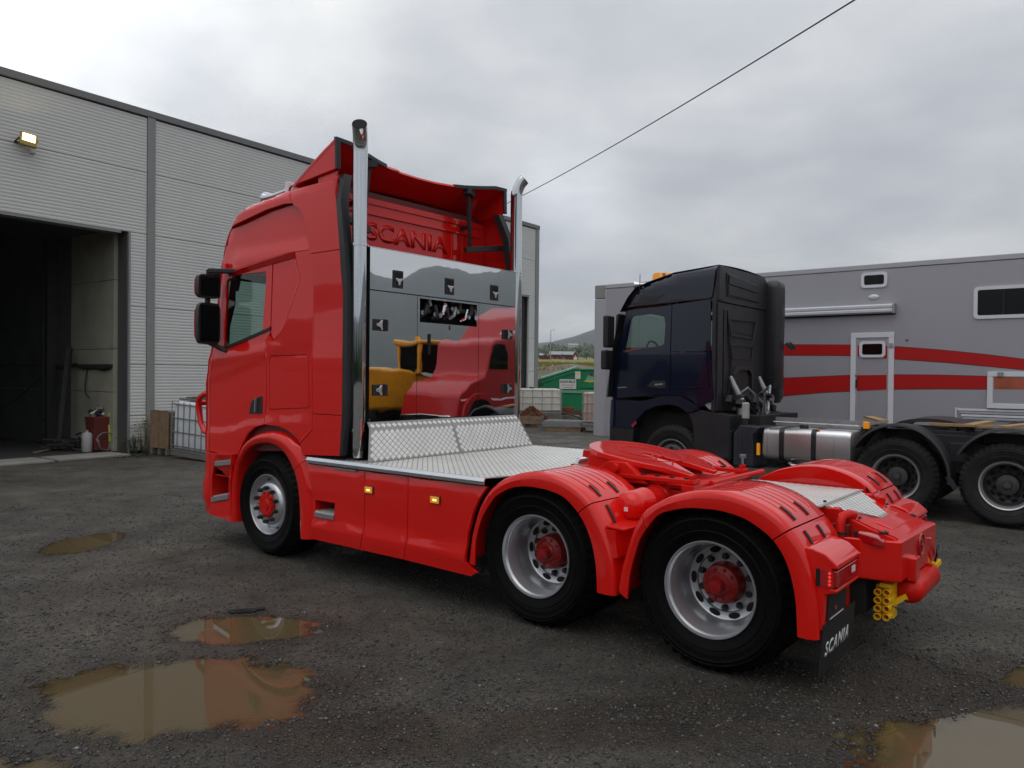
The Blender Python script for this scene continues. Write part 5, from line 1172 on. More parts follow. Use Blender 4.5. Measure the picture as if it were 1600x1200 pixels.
for s in (1, -1):
    MB().prism([(1.38, 1.02), (1.18, 1.17), (1.02, 1.17), (.82, 1.02)], 'y', s * .43, s * .50).build('pivot_bracket', RF, RT, bevel=.006)
    MB().tube([(1.10, s * .42, 1.125), (1.10, s * .54, 1.125)], .035, 12).build('pivot_pin', RF, RT)
    MB().box(.44, 1.45, s * .40, s * .52, 1.055, 1.085).build('slide_rail', RF, RT, bevel=.004)
    b = MB()
    for k in range(8): b.obox((.52 + k * .12, s * .46, 1.088), (.03, .035, .012))
    b.build('rail_slot', M['hole'], RT)
    b = MB()
    for k in range(3): b.lathe([(.001, .03), (.014, .03), (.014, 0)], origin=(.47, s * (.42 + k * .04), 1.086), axis='z', n=6)
    b.build('rail_bolt', RF, RT)
MB().box(.50, 1.45, -.40, .40, .995, 1.02).build('mounting_plate', RF, RT)
MB().tube([(.40, .30, 1.045), (.40, -.72, 1.045)], .022, 10).build('cross_tube', RF, RT)
MB().box(.42, .52, -.55, .55, 1.0, 1.05).build('end_stop', RF, RT, bevel=.004)
b = MB(); b.tube([(1.72, .10 - k * .012, DW + .05) for k in range(14)], [.020 + .006 * (k % 2) for k in range(14)], 10); b.tube([(1.72, .10, DW + .05), (1.70, .16, DW + .03)], .016, 8); b.build('air_coupling', M['alu'], RT)
MB().box(1.60, 1.76, -.12, .16, DW, DW + .022).build('coupling_bracket', RF, RT)
# ---- air tank between the arches
tk = MB(); tk.lathe([(.001, .96), (.05, .955), (.085, .94), (.105, .90), (.108, .86), (.108, .70), (.1105, .695), (.1105, .69), (.108, .685), (.108, .35), (.09, .30), (.001, .29)], origin=(.75, 0, .915), axis='y', n=32); tk.build('air_tank', RED, RT, smooth=60)
MB().box(.725, .755, .958, .962, .885, .915).build('data_sticker', M['white'], RT)
MB().lathe([(.110, .50), (.113, .50), (.113, .53), (.110, .53)], origin=(.75, 0, .915), axis='y', n=32).build('tank_strap', RF, RT)
# ---- tail
for s in (1, -1):
    MB().prism([(.30, .70), (.30, .985), (-.36, .985), (-.46, .975), (-.60, .935), (-.74, .880), (-.88, .835), (-.93, .80), (-.93, .58), (-.55, .60), (-.45, .70)], 'y', s * .40, s * .43).build('tail_side_plate', RF, RT, bevel=.006)
    b = MB(); b.lathe([(.034, 0), (.034, .012), (.024, .012), (.024, 0)], origin=(-.81, s * .40, .855), axis='z', n=18); b.build('lashing_eye', M['black'], RT)
    b = MB(); b.tube([(-.62, s * .36, .945), (-.605, s * .43, .955), (-.585, s * .48, .945), (-.577, s * .50, .905), (-.58, s * .50, .78)], .030, 12); b.build('air_pipe', RF, RT, smooth=60)
    b = MB(); b.lathe([(.036, -.008), (.041, -.008), (.041, .008), (.036, .008)], origin=(-.579, s * .50, .845), axis='z', n=16); b.build('hose_clip', M['black'], RT)
    MB().box(-.63, -.52, s * .44, s * .50, .80, .90).build('valve_block', M['red_in'], RT, bevel=.01)
    lm = MB().loft([[(u, s * .445, w), (u, s * (.445 + d), w - .004), (u, s * (.445 + d), w + .05 + dw), (u, s * .445, w + .06 + dw)] for u, w, d, dw in ((-.68, .80, .05, .012), (-.80, .79, .06, .0), (-.84, .785, .045, -.02))]).build('side_lamp', M['redlens'], RT, bevel=.01)
    MB().box(-.69, -.655, s * .44, s * .485, .80, .86).build('lamp_plug', M['black'], RT)
tb = MB().prism([(-.60, .52), (-.905, .455), (-.93, .44), (-.965, -.44), (-.93, -.46), (-.62, -.52)], 'z', .565, .822).build('tail_crossmember', RED, RT, bevel=.012)
b = MB(); b.loft([[(u, v, w) for v in (.40, -.40)] + [(u, v, w - .02) for v in (-.40, .40)] for u, w in ((-.46, .985), (-.60, .94), (-.74, .888), (-.90, .835))]); b.build('tail_cover', RED, RT)
b = MB(); b.loft([[(u, v, w) for v in (.26, -.26)] + [(u, v, w - .02) for v in (-.26, .26)] for u, w in ((-.70, .907), (-.76, .892), (-.84, .862))]); b.build('cover_panel', RED, RT, bevel=.008)
for (u, v, w) in ((-.66, .36, .925), (-.66, -.36, .925), (-.42, .30, .999)): MB().lathe([(.001, .012), (.010, .012), (.012, 0)], origin=(u, v, w), axis='z', n=10).build('plug', M['black'], RT)
# emblem and pressed shapes on the rear face
def rear_u(v): return -.93 - .035 * (.44 - v) / .88
eb = MB(); eb.lathe([(.075, 0), (.075, -.010), (.066, -.012), (.062, -.006)], origin=(rear_u(-.02), -.02, .735), axis='x', n=28); eb.lathe([(.058, -.004), (.001, -.004)], origin=(rear_u(-.02), -.02, .735), axis='x', n=28); eb.build('emblem', M['emblem'], RT, smooth=40)
b = MB(); ec = (rear_u(-.02) - .004, -.02, .735)
b.prism([(ec[1] + x, ec[2] + z) for x, z in ((.035, .035), (.02, .046), (-.02, .03), (-.03, .0), (-.012, -.04), (.012, -.046), (.004, -.02), (.028, .0), (.01, .018))], 'x', ec[0], ec[0] - .010); b.build('emblem_relief', M['emblem'], RT, bevel=.003)
MB().box(-.985, -.93, .18, .30, .55, .70).build('tail_boss', RED, RT, bevel=.008)
MB().box(-.975, -.94, -.26, -.20, .735, .745).build('pressed_rib', RED, RT)
ub = MB(); ub.lathe([(.001, .29), (.05, .285), (.076, .262), (.082, .23), (.082, -.30), (.06, -.33), (.001, -.33)], origin=(-.94, 0, .478), axis='y', n=28); ub.build('underrun_tube', RF, RT, smooth=60)
for s in (1, -1): MB().prism([(-.98, .57), (-.86, .57), (-.86, .40), (-.98, .44)], 'y', s * .22, s * .25).build('underrun_bracket', RF, RT)
MB().box(-.95, -.88, -.20, -.10, .36, .40).build('tow_lug', RF, RT)
# rear lamp clusters, flaps
for s in (1, -1):
    lh = MB().prism([(-.575, .872), (-.625, .868), (-.70, .845), (-.755, .800), (-.768, .785), (-.768, .765), (-.735, .765), (-.735, .655), (-.765, .655), (-.768, .635), (-.700, .612), (-.690, .41), (-.665, .40), (-.62, .64)], 'y', s * .76, s * 1.215).build('lamp_housing', RED, RT, bevel=.01)
    MB().prism([(-.768, .785), (-.768, .635), (-.62, .635), (-.62, .80), (-.70, .80)], 'y', s * .74, s * .785).build('lamp_cheek', RED, RT, bevel=.006)
    lens = MB().box(-.766, -.735, s * .80, s * 1.21, .664, .757).build('tail_lamp', M['redlens'], RT, bevel=.008)
    MB().box(-.750, -.675, s * 1.216, s * 1.222, .664, .757).build('side_lens', M['redlens'], lens)
    MB().box(-.672, -.650, s * 1.212, s * 1.220, .660, .760).build('lens_gasket', M['hole'], lens)
    for k in range(4): MB().lathe([(.001, .012), (.007, .010), (.010, 0)], origin=(-.726, s * 1.218, .678 + k * .021), axis='y', n=10).build('led', M['redled'], lens) if s > 0 else None
    MB().box(-.770, -.764, s * .87, s * .93, .700, .735).build('reversing_lens', M['whitefr'], lens)
    b = MB()
    for k in range(7): b.box(-.7695, -.765, s * (.955 + k * .035), s * (.957 + k * .035), .668, .752)
    b.build('lens_rib', M['redlens'], lens)
    dp = MB().prism([(-.7005, .595), (-.6945, .445), (-.700, .445), (-.706, .595)], 'y', s * .80, s * 1.16).build('dealer_plate', M['blackm'], RT)
    for k in range(11): MB().box(-.7035, -.695, s * (.86 + k * .024), s * (.878 + k * .024), .452, .460).build('plate_mark', M['white'], dp)
    MB().box(-.7055, -.698, s * 1.0, s * 1.03, .49, .515).build('plate_mark', M['redlens'], dp)
    fl_ = MB().prism([(-.690, .44), (-.668, .14), (-.676, .14), (-.698, .44)], 'y', s * .58, s * 1.215).build('mud_flap', M['black'], RT, smooth=0)
    place_text('lettering', 'SCANIA', .47, .088, M['white'], fl_, (-.690, s * .93, .285), (0, -1, 0), (-.073, 0, 1), .002, .12, .032, 1.22)
    b = MB()
    for cu in range(2):
        for cw in range(4):
            cc = (-.79 - cu * .052, 0, .325 + cw * .052 + cu * .004)
            v_hi, v_lo = (s * .43, s * .30)
            if s > 0: b.lathe([(.017, v_hi - .05), (.017, v_hi), (.0225, v_hi), (.0225, v_lo), (.001, v_lo)], origin=(cc[0], 0, cc[2]), axis='y', n=14)
    if s > 0:
        b.box(-.87, -.765, .26, .36, .31, .515); b.prism([(-.87, .515), (-.80, .515), (-.80, .54), (-.88, .54)], 'y', .26, .42); b.bar((-.86, .30, .40), (-.93, .27, .455), .03, .03); b.bar((-.93, .27, .455), (-.945, .265, .435), .034)
        b.build('plug_holder', M['yellow'], RT, smooth=40)
        b = MB()
        for cu in range(2):
            for cw in range(4): b.disc((-.79 - cu * .052, .385, .325 + cw * .052 + cu * .004), .017, 'y', 12)
        b.build('plug_socket', M['redlens'], RT, recalc=False)
        MB().tube([(-.87, .40, .40), (-.91, .36, .38), (-.93, .32, .36), (-.91, .30, .345), (-.87, .30, .36)], .004, 6).build('lanyard', M['black'], RT)
b = MB()
for cw in range(4): b.lathe([(.024, 0), (.026, .02), (.018, .02), (.018, 0)], origin=(-.60, .52, .33 + cw * .055), axis='y', n=12)
b.build('plug_holder', M['yellow'], RT)
b = MB(); b.box(-.98, -.93, -.40, -.34, .50, .56); b.bar((-.97, -.36, .53), (-.99, -.42, .56), .04); b.build('coupling_cap', M['yellow'], RT, bevel=.008)
MB().tube([(-.97, -.37, .55), (-.99, -.36, .62), (-.985, -.40, .67), (-.975, -.43, .60)], .008, 6).build('coupling_lead', M['black'], RT)
MB().box(-.72, -.56, -.40, .46, .33, .565).build('tail_shade_block', M['hole'], RT)  # black block added for the deep shade under the tail
# ------------------------------------------------------------------ the dark blue tractor chassis behind
DT = troot('chassis_truck', 'dark navy three-axle truck chassis with a bare frame and orange roof beacon', 'truck', 0, -6.7)
BL = M['blue']
DA = [-.84, .42, 3.76]; NV = -5.60
def dl(u, v, w): return (u - 0, v + 6.7, w)
rwl = rear_wheel(DT, dl(DA[1], -5.56, .53), 0.0, M['rim_dark'], M['rim_dark'], M['rubber_old'])
MB().lathe([(.258, -.05), (.272, -.01), (.283, .008), (.298, .014), (.306, .004), (.303, -.01)], n=64).build('rim_lip', M['rim_lip'], rwl, loc=Z3)
MB().lathe([(.125, -.14), (.125, -.125), (.10, -.115), (.06, -.11), (.055, -.10), (.001, -.098)], n=30).build('hub_cap', M['rim_dark'], rwl, loc=Z3)
c = copy_tree(rwl, DT); c.location = dl(DA[0], -5.56, .53)
for k in (0, 1):
    c = copy_tree(rwl, DT); c.location = dl(DA[k], -7.84, .53); c.rotation_euler = (0, 0, math.pi)
fwl = front_wheel(DT, dl(DA[2], -5.66, .53), 0.0, M['rim_dark'], M['rim_dark'], M['rubber_old'])
MB().lathe([(.270, -.03), (.281, .0), (.290, .014), (.300, .018), (.306, .006), (.303, -.01)], n=64).build('rim_lip', M['rim_lip'], fwl, loc=Z3)
c = copy_tree(fwl, DT); c.location = dl(DA[2], -7.74, .53); c.rotation_euler = (0, 0, math.pi)
b = MB()
for v in (-6.32, -7.08): b.box(-1.75, 4.4, v - .04, v + .04, .80, 1.10)
b.build('frame_rail', M['charcoal'], DT)
b = MB()
for u in (-1.6, -.2, 1.0, 2.2): b.box(u, u + .12, -7.04, -6.36, .85, 1.05)
b.box(2.4, 4.6, -7.6, -5.9, .45, 1.25); o = b.build('crossmember', M['blackm'], DT); o['kind'] = 'stuff'
for k in range(3): MB().tube([(DA[k], -7.6, .53), (DA[k], -5.8, .53)], .09, 10).build('axle', M['blackm'], DT)
b = MB(); b.box(-1.3, 1.0, -7.3, -6.1, 1.10, 1.15); b.box(-.5, .1, -6.3, -6.0, .6, 1.1); b.box(-.75, -.15, -6.25, -5.95, .75, 1.0)
for q in range(26):
    r2 = random.Random(q); b.obox((r2.uniform(-1.3, .9), r2.uniform(-7.0, -6.05), r2.uniform(.8, 1.2)), (r2.uniform(.04, .25), r2.uniform(.04, .2), r2.uniform(.03, .12)))
b.build('chassis_fittings', M['black'], DT, bevel=.006)
# cab
def dv(u, w):
    s_ = -NV - .05 * max(0, w - 2.2) / 1.4
    return s_
def dvf(extra=0.0):
    def f(u, w):
        y = NV - .035 * max(0, w - 2.2) - .05 * max(0, u - 3.0) + extra
        uc = lerp([(.8, 4.80), (1.5, 4.78), (2.25, 4.68), (2.9, 4.55), (3.1, 4.42), (3.3, 4.28), (3.45, 4.0), (3.6, 3.6)], w); d = u - uc
        if d > 0: y -= .3 - math.sqrt(max(0, .09 - min(d, .3) ** 2))
        z = lerp([(3.0, 3.60), (3.79, 3.53), (4.28, 3.41), (4.54, 3.315), (4.7, 3.15)], u); q = w - (z - .10)
        if q > 0: y -= .10 - math.sqrt(max(0, .01 - min(q, .10) ** 2))
        return y
    return f
def dfr(w): return lerp([(.8, 4.98), (1.5, 4.97), (2.25, 4.86), (2.9, 4.74), (3.1, 4.62), (3.3, 4.48)], w)
dwin = [(4.675, 2.255), (4.57, 2.80), (4.52, 2.855), (3.99, 2.885), (3.935, 2.84), (3.90, 2.70), (3.915, 2.38), (3.97, 2.345)]
for s, flip in ((1, False), (-1, True)):
    def P(poly, holes, extra, th, name, mt, par=DT, step=.1, **kw):
        f = dvf(extra)
        mb = plate(poly, holes, f, th, 1, step)
        if flip: mb.v = [(x, -13.4 - y, z) for x, y, z in mb.v]
        return mb.build(name, mt, par, **kw)
    door = P([(dfr(2.95) - .02, 2.96), (3.795, 3.00), (3.803, 2.34), (3.797, 1.56), (4.00, 1.55), (4.83, 1.46), (4.97, 1.47), (4.92, 1.94), (4.85, 2.25)], [dwin], 0.0, .03, 'door', BL, smooth=40)
    P(dwin, [], -.012, .006, 'side_window', M['glass'], door)
    MBk = P([(4.22, 1.68), (4.12, 1.775), (3.88, 1.775), (3.87, 1.665), (4.0, 1.65)], [], .008, .03, 'door_handle', M['charcoal'], door, bevel=.006)
    MBk = P([(4.08, 1.72), (3.92, 1.735), (3.92, 1.71), (4.06, 1.695)], [], .016, .02, 'handle_grip', M['steel'], door)
    P([(3.787, 3.005), (3.115, 3.06), (3.10, 2.25), (3.79, 2.25)], [], -.006, .02, 'upper_quarter', BL, smooth=40)
    P([(3.790, 2.24), (3.10, 2.24), (3.03, 1.50), (3.27, 1.36), (3.40, 1.47), (3.55, 1.54), (3.789, 1.555)], [[(3.777, 2.165), (3.70, 2.212), (3.14, 2.236), (3.11, 1.668), (3.775, 1.625)]], 0.0, .03, 'lower_quarter', BL, smooth=40)
    P([(3.77, 2.158), (3.70, 2.204), (3.146, 2.228), (3.117, 1.676), (3.77, 1.633)], [], .002, .02, 'storage_hatch', BL)
    P([(4.70, 3.01), (3.11, 3.068), (3.106, 3.085), (4.68, 3.045)], [], .022, .04, 'roof_gutter', M['black'])
    P([(4.66, 3.05), (3.09, 3.095), (3.03, 3.595), (3.79, 3.53), (4.28, 3.41), (4.53, 3.315), (4.62, 3.17)], [], .004, .05, 'roof_side', BL, smooth=50)
    P([(4.62, 3.06), (4.1, 3.075), (3.92, 3.20), (4.10, 3.15), (4.5, 3.22)], [], .010, .02, 'side_marker_panel', M['black'])
    if not flip: P([(4.80, 1.64), (4.62, 1.65), (4.62, 1.665), (4.80, 1.655)], [], .010, .01, 'badge', M['steel'])
    # arch, bumper side, step
    P([(4.95, 1.44), (4.32, 1.425), (4.02, 1.50), (3.80, 1.54), (3.55, 1.525), (3.36, 1.42), (3.25, 1.33), (3.47, 1.275), (3.622, 1.368), (3.803, 1.395), (4.009, 1.366), (4.243, 1.274), (4.41, 1.119), (4.46, .97), (4.62, .97), (4.98, 1.0)], [], .03, .35, 'wheel_arch', BL, smooth=40, bevel=.01)
    P([(4.46, .96), (4.98, .99), (4.97, .40), (4.52, .40)], [], .02, .4, 'step_panel', M['black'])
    P([(4.48, .985), (4.40, 1.06), (4.41, 1.10), (4.50, 1.03)], [], .034, .02, 'reflector', M['redlens'])
    P([(3.25, 1.32), (3.45, 1.26), (3.38, 1.10), (3.33, .60), (2.76, .60), (2.76, 1.25)], [], .0, .35, 'rear_arch', M['charcoal'], bevel=.01)
    P([(5.02, 1.48), (4.96, 2.90), (4.86, 2.95), (4.80, 2.90), (4.90, 2.24), (4.93, 1.95), (4.94, 1.5)], [], .14, .22, 'mirror', M['black'], bevel=.02) if not flip else None
b = MB()
for v in (-5.46, -7.94): b.box(4.83, 4.93, v - .13, v + .13, 1.95, 2.28); b.box(4.80, 4.90, v - .12, v + .12, 2.32, 2.86)
b.build('mirror_housing', M['black'], DT, bevel=.03)
b = MB(); secs = []
for w, uf in ((.40, 5.08), (1.48, 5.07), (2.25, 4.94)): secs.append([(dfr(w) - .02, -5.78, w), (uf, -6.0, w), (uf + .05, -6.7, w), (uf, -7.4, w), (dfr(w) - .02, -7.62, w)])
b.loft(secs, closed=False, caps=False); b.build('front_panel', BL, DT)
b = MB(); secs = []
for w, uf in ((2.25, 4.94), (2.95, 4.80)): secs.append([(dfr(w) - .02, -5.78, w), (uf, -6.0, w), (uf + .05, -6.7, w), (uf, -7.4, w), (dfr(w) - .02, -7.62, w)])
b.loft(secs, closed=False, caps=False); b.build('windscreen', M['glass'], DT)
b = MB(); secs = []
for u, w in ((4.80, 2.95), (4.66, 3.18), (4.52, 3.33), (4.28, 3.42), (3.79, 3.545), (3.03, 3.61)): secs.append([(u, v, w + .035 * (1 - ((v + 6.7) / 1.0) ** 2) - .012) for v in np.linspace(-5.73, -7.67, 9)])
b.loft(secs, closed=False, caps=False); b.build('roof', BL, DT)
# back wall and its pressings
MB().box(3.02, 3.08, -7.78, -5.62, 1.30, 3.02).build('back_wall', M['charcoal'], DT, bevel=.01)
MB().loft([[(3.0 + dx, v, w) for v, w in ((-5.66 - k_, 3.03), (-5.70 - k_, 3.53), (-5.80 - k_, 3.59), (-7.6 + k_, 3.59), (-7.70 + k_, 3.53), (-7.74 + k_, 3.03))] for dx, k_ in ((.0, .02), (.12, .0))]).build('upper_back_wall', M['charcoal'], DT)
MB().prism([(-5.95, 3.50), (-7.25, 3.42), (-7.25, 3.12), (-6.0, 3.12)], 'x', 2.985, 3.0).build('louvre_frame', M['charcoal'], DT, bevel=.008)
for k in range(2): MB().prism([(-6.0, 3.47 - k * .17), (-7.22, 3.405 - k * .15), (-7.22, 3.275 - k * .15), (-6.0, 3.32 - k * .17)], 'x', 2.965 + .006 * k, 2.985).build('louvre', M['black'], DT, bevel=.006)
MB().box(2.98, 3.03, -5.80, -5.66, 3.05, 3.56).build('corner_strip', M['black'], DT)
def ringp(poly, u0, u1, t, name, mt):
    cx = sum(p_[0] for p_ in poly) / len(poly); cy = sum(p_[1] for p_ in poly) / len(poly)
    b = MB(); n = len(poly); inn_ = []
    for x, y in poly:
        d = Vector((cx - x, cy - y)); d = d.normalized() * t; inn_.append((x + d.x, y + d.y))
    sec = lambda i: [(u1, *poly[i]), (u0, *poly[i]), (u0, *inn_[i]), (u1, *inn_[i])]
    b.loft([sec(i % n) for i in range(n + 1)], caps=False); return b.build(name, mt, DT, bevel=.006)
ringp([(-6.05, 2.78), (-7.25, 2.80), (-7.15, 2.48), (-6.15, 2.50)], 2.985, 3.02, .07, 'pressed_frame', M['charcoal'])
MB().prism([(-6.18, 2.70), (-7.10, 2.72), (-7.05, 2.55), (-6.22, 2.57)], 'x', 3.008, 3.02).build('pressed_panel', M['black'], DT, bevel=.005)
ringp([(-6.18, 2.36), (-7.15, 2.36), (-7.1, 2.15), (-6.24, 2.13)], 2.995, 3.02, .05, 'pressed_frame', M['charcoal'])
ringp([(-6.25, 1.42), (-6.25, 1.90), (-6.38, 2.02), (-6.95, 2.02), (-7.08, 1.90), (-7.08, 1.42)], 2.965, 3.02, .09, 'tunnel_frame', M['charcoal'])
MB().box(3.01, 3.019, -7.0, -6.33, 1.42, 1.95).build('tunnel_panel', M['black'], DT)
MB().box(2.99, 3.02, -5.84, -5.66, 1.32, 3.0).build('corner_strip', M['charcoal'], DT, bevel=.008)
b = MB(); b.box(3.0, 3.02, -6.0, -5.90, 1.5, 2.9); b.bar((3.0, -6.02, 2.9), (3.0, -6.20, 2.0), .02); b.bar((3.0, -6.20, 2.0), (3.0, -6.05, 1.4), .02); b.build('pressed_rib', M['black'], DT)
# snorkel on the far rear corner
secs = []
for w, k_ in ((1.40, .7), (1.50, 1.0), (2.4, 1.0), (2.9, 1.05), (3.40, 1.05), (3.50, .95), (3.55, .6)):
    secs.append([(2.93 + .16 * k_ * math.copysign(abs(math.cos(a)) ** .5, math.cos(a)), -7.86 + .17 * k_ * math.copysign(abs(math.sin(a)) ** .5, math.sin(a)), w) for a in [2 * math.pi * j / 20 for j in range(20)]])
MB().loft(secs).build('air_intake', M['charcoal'], DT, smooth=50)
for w in (1.66, 1.72, 1.78, 1.84): MB().loft([[(2.93 + .168 * math.copysign(abs(math.cos(a)) ** .5, math.cos(a)), -7.86 + .178 * math.copysign(abs(math.sin(a)) ** .5, math.sin(a)), z) for a in [2 * math.pi * j / 20 for j in range(20)]] for z in (w, w + .025)]).build('intake_band', M['black'], DT)
MB().bar((2.72, -7.90, 2.45), (2.62, -7.93, 2.33), .06).build('intake_hook', M['black'], DT); MB().bar((2.72, -8.06, 2.46), (2.66, -8.16, 2.36), .05).build('intake_hook', M['black'], DT)
# clutter behind the cab: mounts, canister, hoses
for v in (-6.05, -7.25):
    MB().tube([(2.95, v, 1.86), (2.90, v - .02, 1.72), (2.82, v - .05, 1.55), (2.80, v - .05, 1.05)], [.03, .045, .055, .045], 10).build('cab_mount', M['steel'], DT)
    MB().lathe([(.001, .06), (.07, .06), (.08, .0), (.07, -.06), (.001, -.06)], origin=(2.78, v - .05, 1.48), axis='x', n=14).build('mount_bush', M['steel'], DT)
MB().bar((2.82, -5.95, 1.52), (2.82, -7.3, 1.52), .10, .08).build('mount_beam', M['charcoal'], DT)
MB().box(2.53, 2.62, -5.82, -5.70, 1.20, 1.46).build('filter_canister', M['canister'], DT, bevel=.025)
MB().lathe([(.001, 0), (.05, 0), (.05, .1), (.001, .1)], origin=(2.56, -5.69, 1.12), axis='z', n=14).build('filter_base', M['black'], DT)
for q in range(9):
    r2 = random.Random(q + 70); y0 = r2.uniform(-7.2, -5.9); y1 = r2.uniform(-7.2, -6.0)
    MB().tube([(2.95, y0, 1.5), (2.72, y0 - .05, r2.uniform(1.45, 1.7)), (2.62, (y0 + y1) / 2, r2.uniform(1.2, 1.5)), (2.6, y1, 1.05)], r2.uniform(.014, .04), 8).build('hose', [M['black'], M['charcoal'], M['steel']][q % 3], DT)
b = MB()
for q in range(30):
    r2 = random.Random(q + 170); b.obox((r2.uniform(2.55, 2.9), r2.uniform(-7.3, -5.8), r2.uniform(1.05, 1.55)), (r2.uniform(.03, .12), r2.uniform(.03, .16), r2.uniform(.03, .14)), Matrix.Rotation(r2.uniform(0, 3), 3, 'X'))
o = b.build('bracketry', M['black'], DT, bevel=.004); o['kind'] = 'stuff'
b = MB()
for q in range(10):
    r2 = random.Random(q + 270); b.obox((r2.uniform(2.5, 2.8), r2.uniform(-7.2, -5.8), r2.uniform(1.1, 1.6)), (r2.uniform(.02, .05), r2.uniform(.02, .1), r2.uniform(.02, .1)))
b.build('bright_fitting', M['steel'], DT, bevel=.004)
MB().lathe([(.001, .05), (.03, .05), (.035, 0), (.001, 0)], origin=(2.92, -5.68, 1.06), axis='z', n=14).build('filler_cap', mat('blue_cap', (.03, .09, .35), .4), DT)
MB().box(2.74, 3.06, -6.1, -5.62, .55, 1.04).build('additive_tank', M['black'], DT, bevel=.03)
MB().prism([(2.70, .50), (2.70, .98), (2.60, 1.12), (2.28, 1.10), (2.40, .97), (2.39, .50)], 'y', -5.60, -6.2).build('battery_box', M['battery'], DT, bevel=.015)
b = MB(); b.box(2.52, 2.56, -5.595, -5.57, .53, .66); b.box(2.49, 2.59, -5.595, -5.585, .62, .68); b.build('box_catch', M['steel'], DT, bevel=.005)
b = MB()
for k in range(4): b.box(2.42 + k * .07, 2.435 + k * .07, -5.598, -5.592, .72, .98)
b.build('moulded_rib', M['battery'], DT)
MB().box(2.30, 2.345, -5.66, -5.62, .68, .86).build('marker_reflector', M['amber'], DT, bevel=.006)
# fuel tank with two straps
def rrect(y0, y1, z0, z1, r_, n=6):
    pts = []
    for cx_, cz_, a0 in ((y1 - r_, z1 - r_, 0), (y0 + r_, z1 - r_, 90), (y0 + r_, z0 + r_, 180), (y1 - r_, z0 + r_, 270)):
        for k in range(n + 1): a = R(a0 + 90 * k / n); pts.append((cx_ + r_ * math.cos(a), cz_ + r_ * math.sin(a)))
    return pts
def tanksec(u, ins): return [(u, y, z) for y, z in rrect(-6.25 + ins, -5.60 - ins, .63 + ins, 1.10 - ins, .09)]
fto = MB().loft([tanksec(2.26, .06), tanksec(2.255, .03), tanksec(2.24, .01), tanksec(2.22, 0), tanksec(1.06, 0), tanksec(1.01, .012), tanksec(.985, .05), tanksec(.98, .09)]).build('fuel_tank', M['alu'], DT, smooth=40)
for u in (1.93, 1.47): MB().loft([[(u_, y, z) for y, z in rrect(-6.26, -5.592, .62, 1.108, .095)] for u_ in (u, u + .07)]).build('tank_strap', M['black'], fto)
for u in (2.17, 1.23): MB().loft([[(u_, y, z) for y, z in rrect(-6.252, -5.598, .628, 1.102, .092)] for u_ in (u, u + .006)]).build('weld_seam', M['alu_b'], fto)
MB().lathe([(.001, .05), (.06, .05), (.065, 0), (.001, 0)], origin=(1.72, -5.85, 1.10), axis='z', n=18).build('tank_cap', M['black'], fto)
MB().box(1.44, 1.50, -5.72, -5.62, 1.108, 1.112).build('sticker', M['amber'], fto)
MB().tube([(1.95, -5.75, .62), (1.8, -5.62, .57), (1.5, -5.62, .56)], .03, 8).build('tail_pipe', M['chrome'], DT)
b = MB(); b.tube([(2.3, -6.2, 1.16), (1.05, -6.2, 1.15)], .014, 6); b.bar((2.3, -6.3, 1.15), (1.0, -6.3, 1.14), .03, .16); b.build('catwalk', M['steel'], DT)
# mudguards: thin half hoops
for ua in (DA[1], DA[0]):
    for vv in (-5.50, -7.90):
        sgn = 1 if vv > -6.7 else -1
        secs = []
        for k in range(31):
            a = R(30 + 155 * k / 30)
            cu, cw = ua - .02 + .61 * math.cos(a), .55 + .665 * math.sin(a)
            nn_ = Vector((math.cos(a), math.sin(a)))
            secs.append([(cu + nn_.x * q, vv - sgn * y, cw + nn_.y * q) for q, y in ((0, .0), (.03, .01), (.035, .05), (.012, .10), (.012, .60), (0, .60), (-.002, .10), (-.004, .05))])
        a = R(12); 
        MB().loft(secs).build('mudguard', M['charcoal'], DT, smooth=50)
        if sgn > 0:
            MB().bar((ua - .62, vv - .03, .60), (ua - .72, vv - .03, .44), .03, .06).build('mudguard_stay', M['charcoal'], DT)
# loose planks, marker and fittings on the bare frame
MB().box(.86, .94, -6.05, -5.97, 1.13, 1.23).build('side_marker', M['amber'], DT, bevel=.01)
for q, (u0, v0, u1, v1) in enumerate(((.75, -6.3, 1.2, -7.3), (-.35, -6.0, -.45, -7.35), (-.75, -6.0, -1.0, -7.2))):
    o = MB().bar((u0, v0, 1.235), (u1, v1, 1.24), .14, .03).build('plank', M['wood_y']); o.location = Wd(0, 0); o.rotation_euler = (0, 0, TYAW)
    tag(o, ['yellow plank across the navy frame beside the orange marker', 'yellow plank across the navy frame between its two rear wheels', 'long yellow plank above the rearmost navy mudguard'][q], 'plank', 'planks lying on the navy chassis')
o = MB().bar((.12, -6.15, 1.232), (-.62, -6.2, 1.222), .10, .035).build('plank', M['wood_y']); o.location = Wd(0, 0); o.rotation_euler = (0, 0, TYAW); tag(o, 'longest yellow plank lying along the navy frame', 'plank', 'planks lying on the navy chassis')
MB().loft([[(.15 - .5 * math.cos(R(a)) * 1.0, v, 1.13 + .17 * math.sin(R(a))) for a in range(0, 181, 15)] + [(.15 - .42 * math.cos(R(a)), v, 1.12 + .13 * math.sin(R(a))) for a in range(180, -1, -15)] for v in (-6.25, -7.2)]).build('coupling_plate', M['charcoal'], DT)
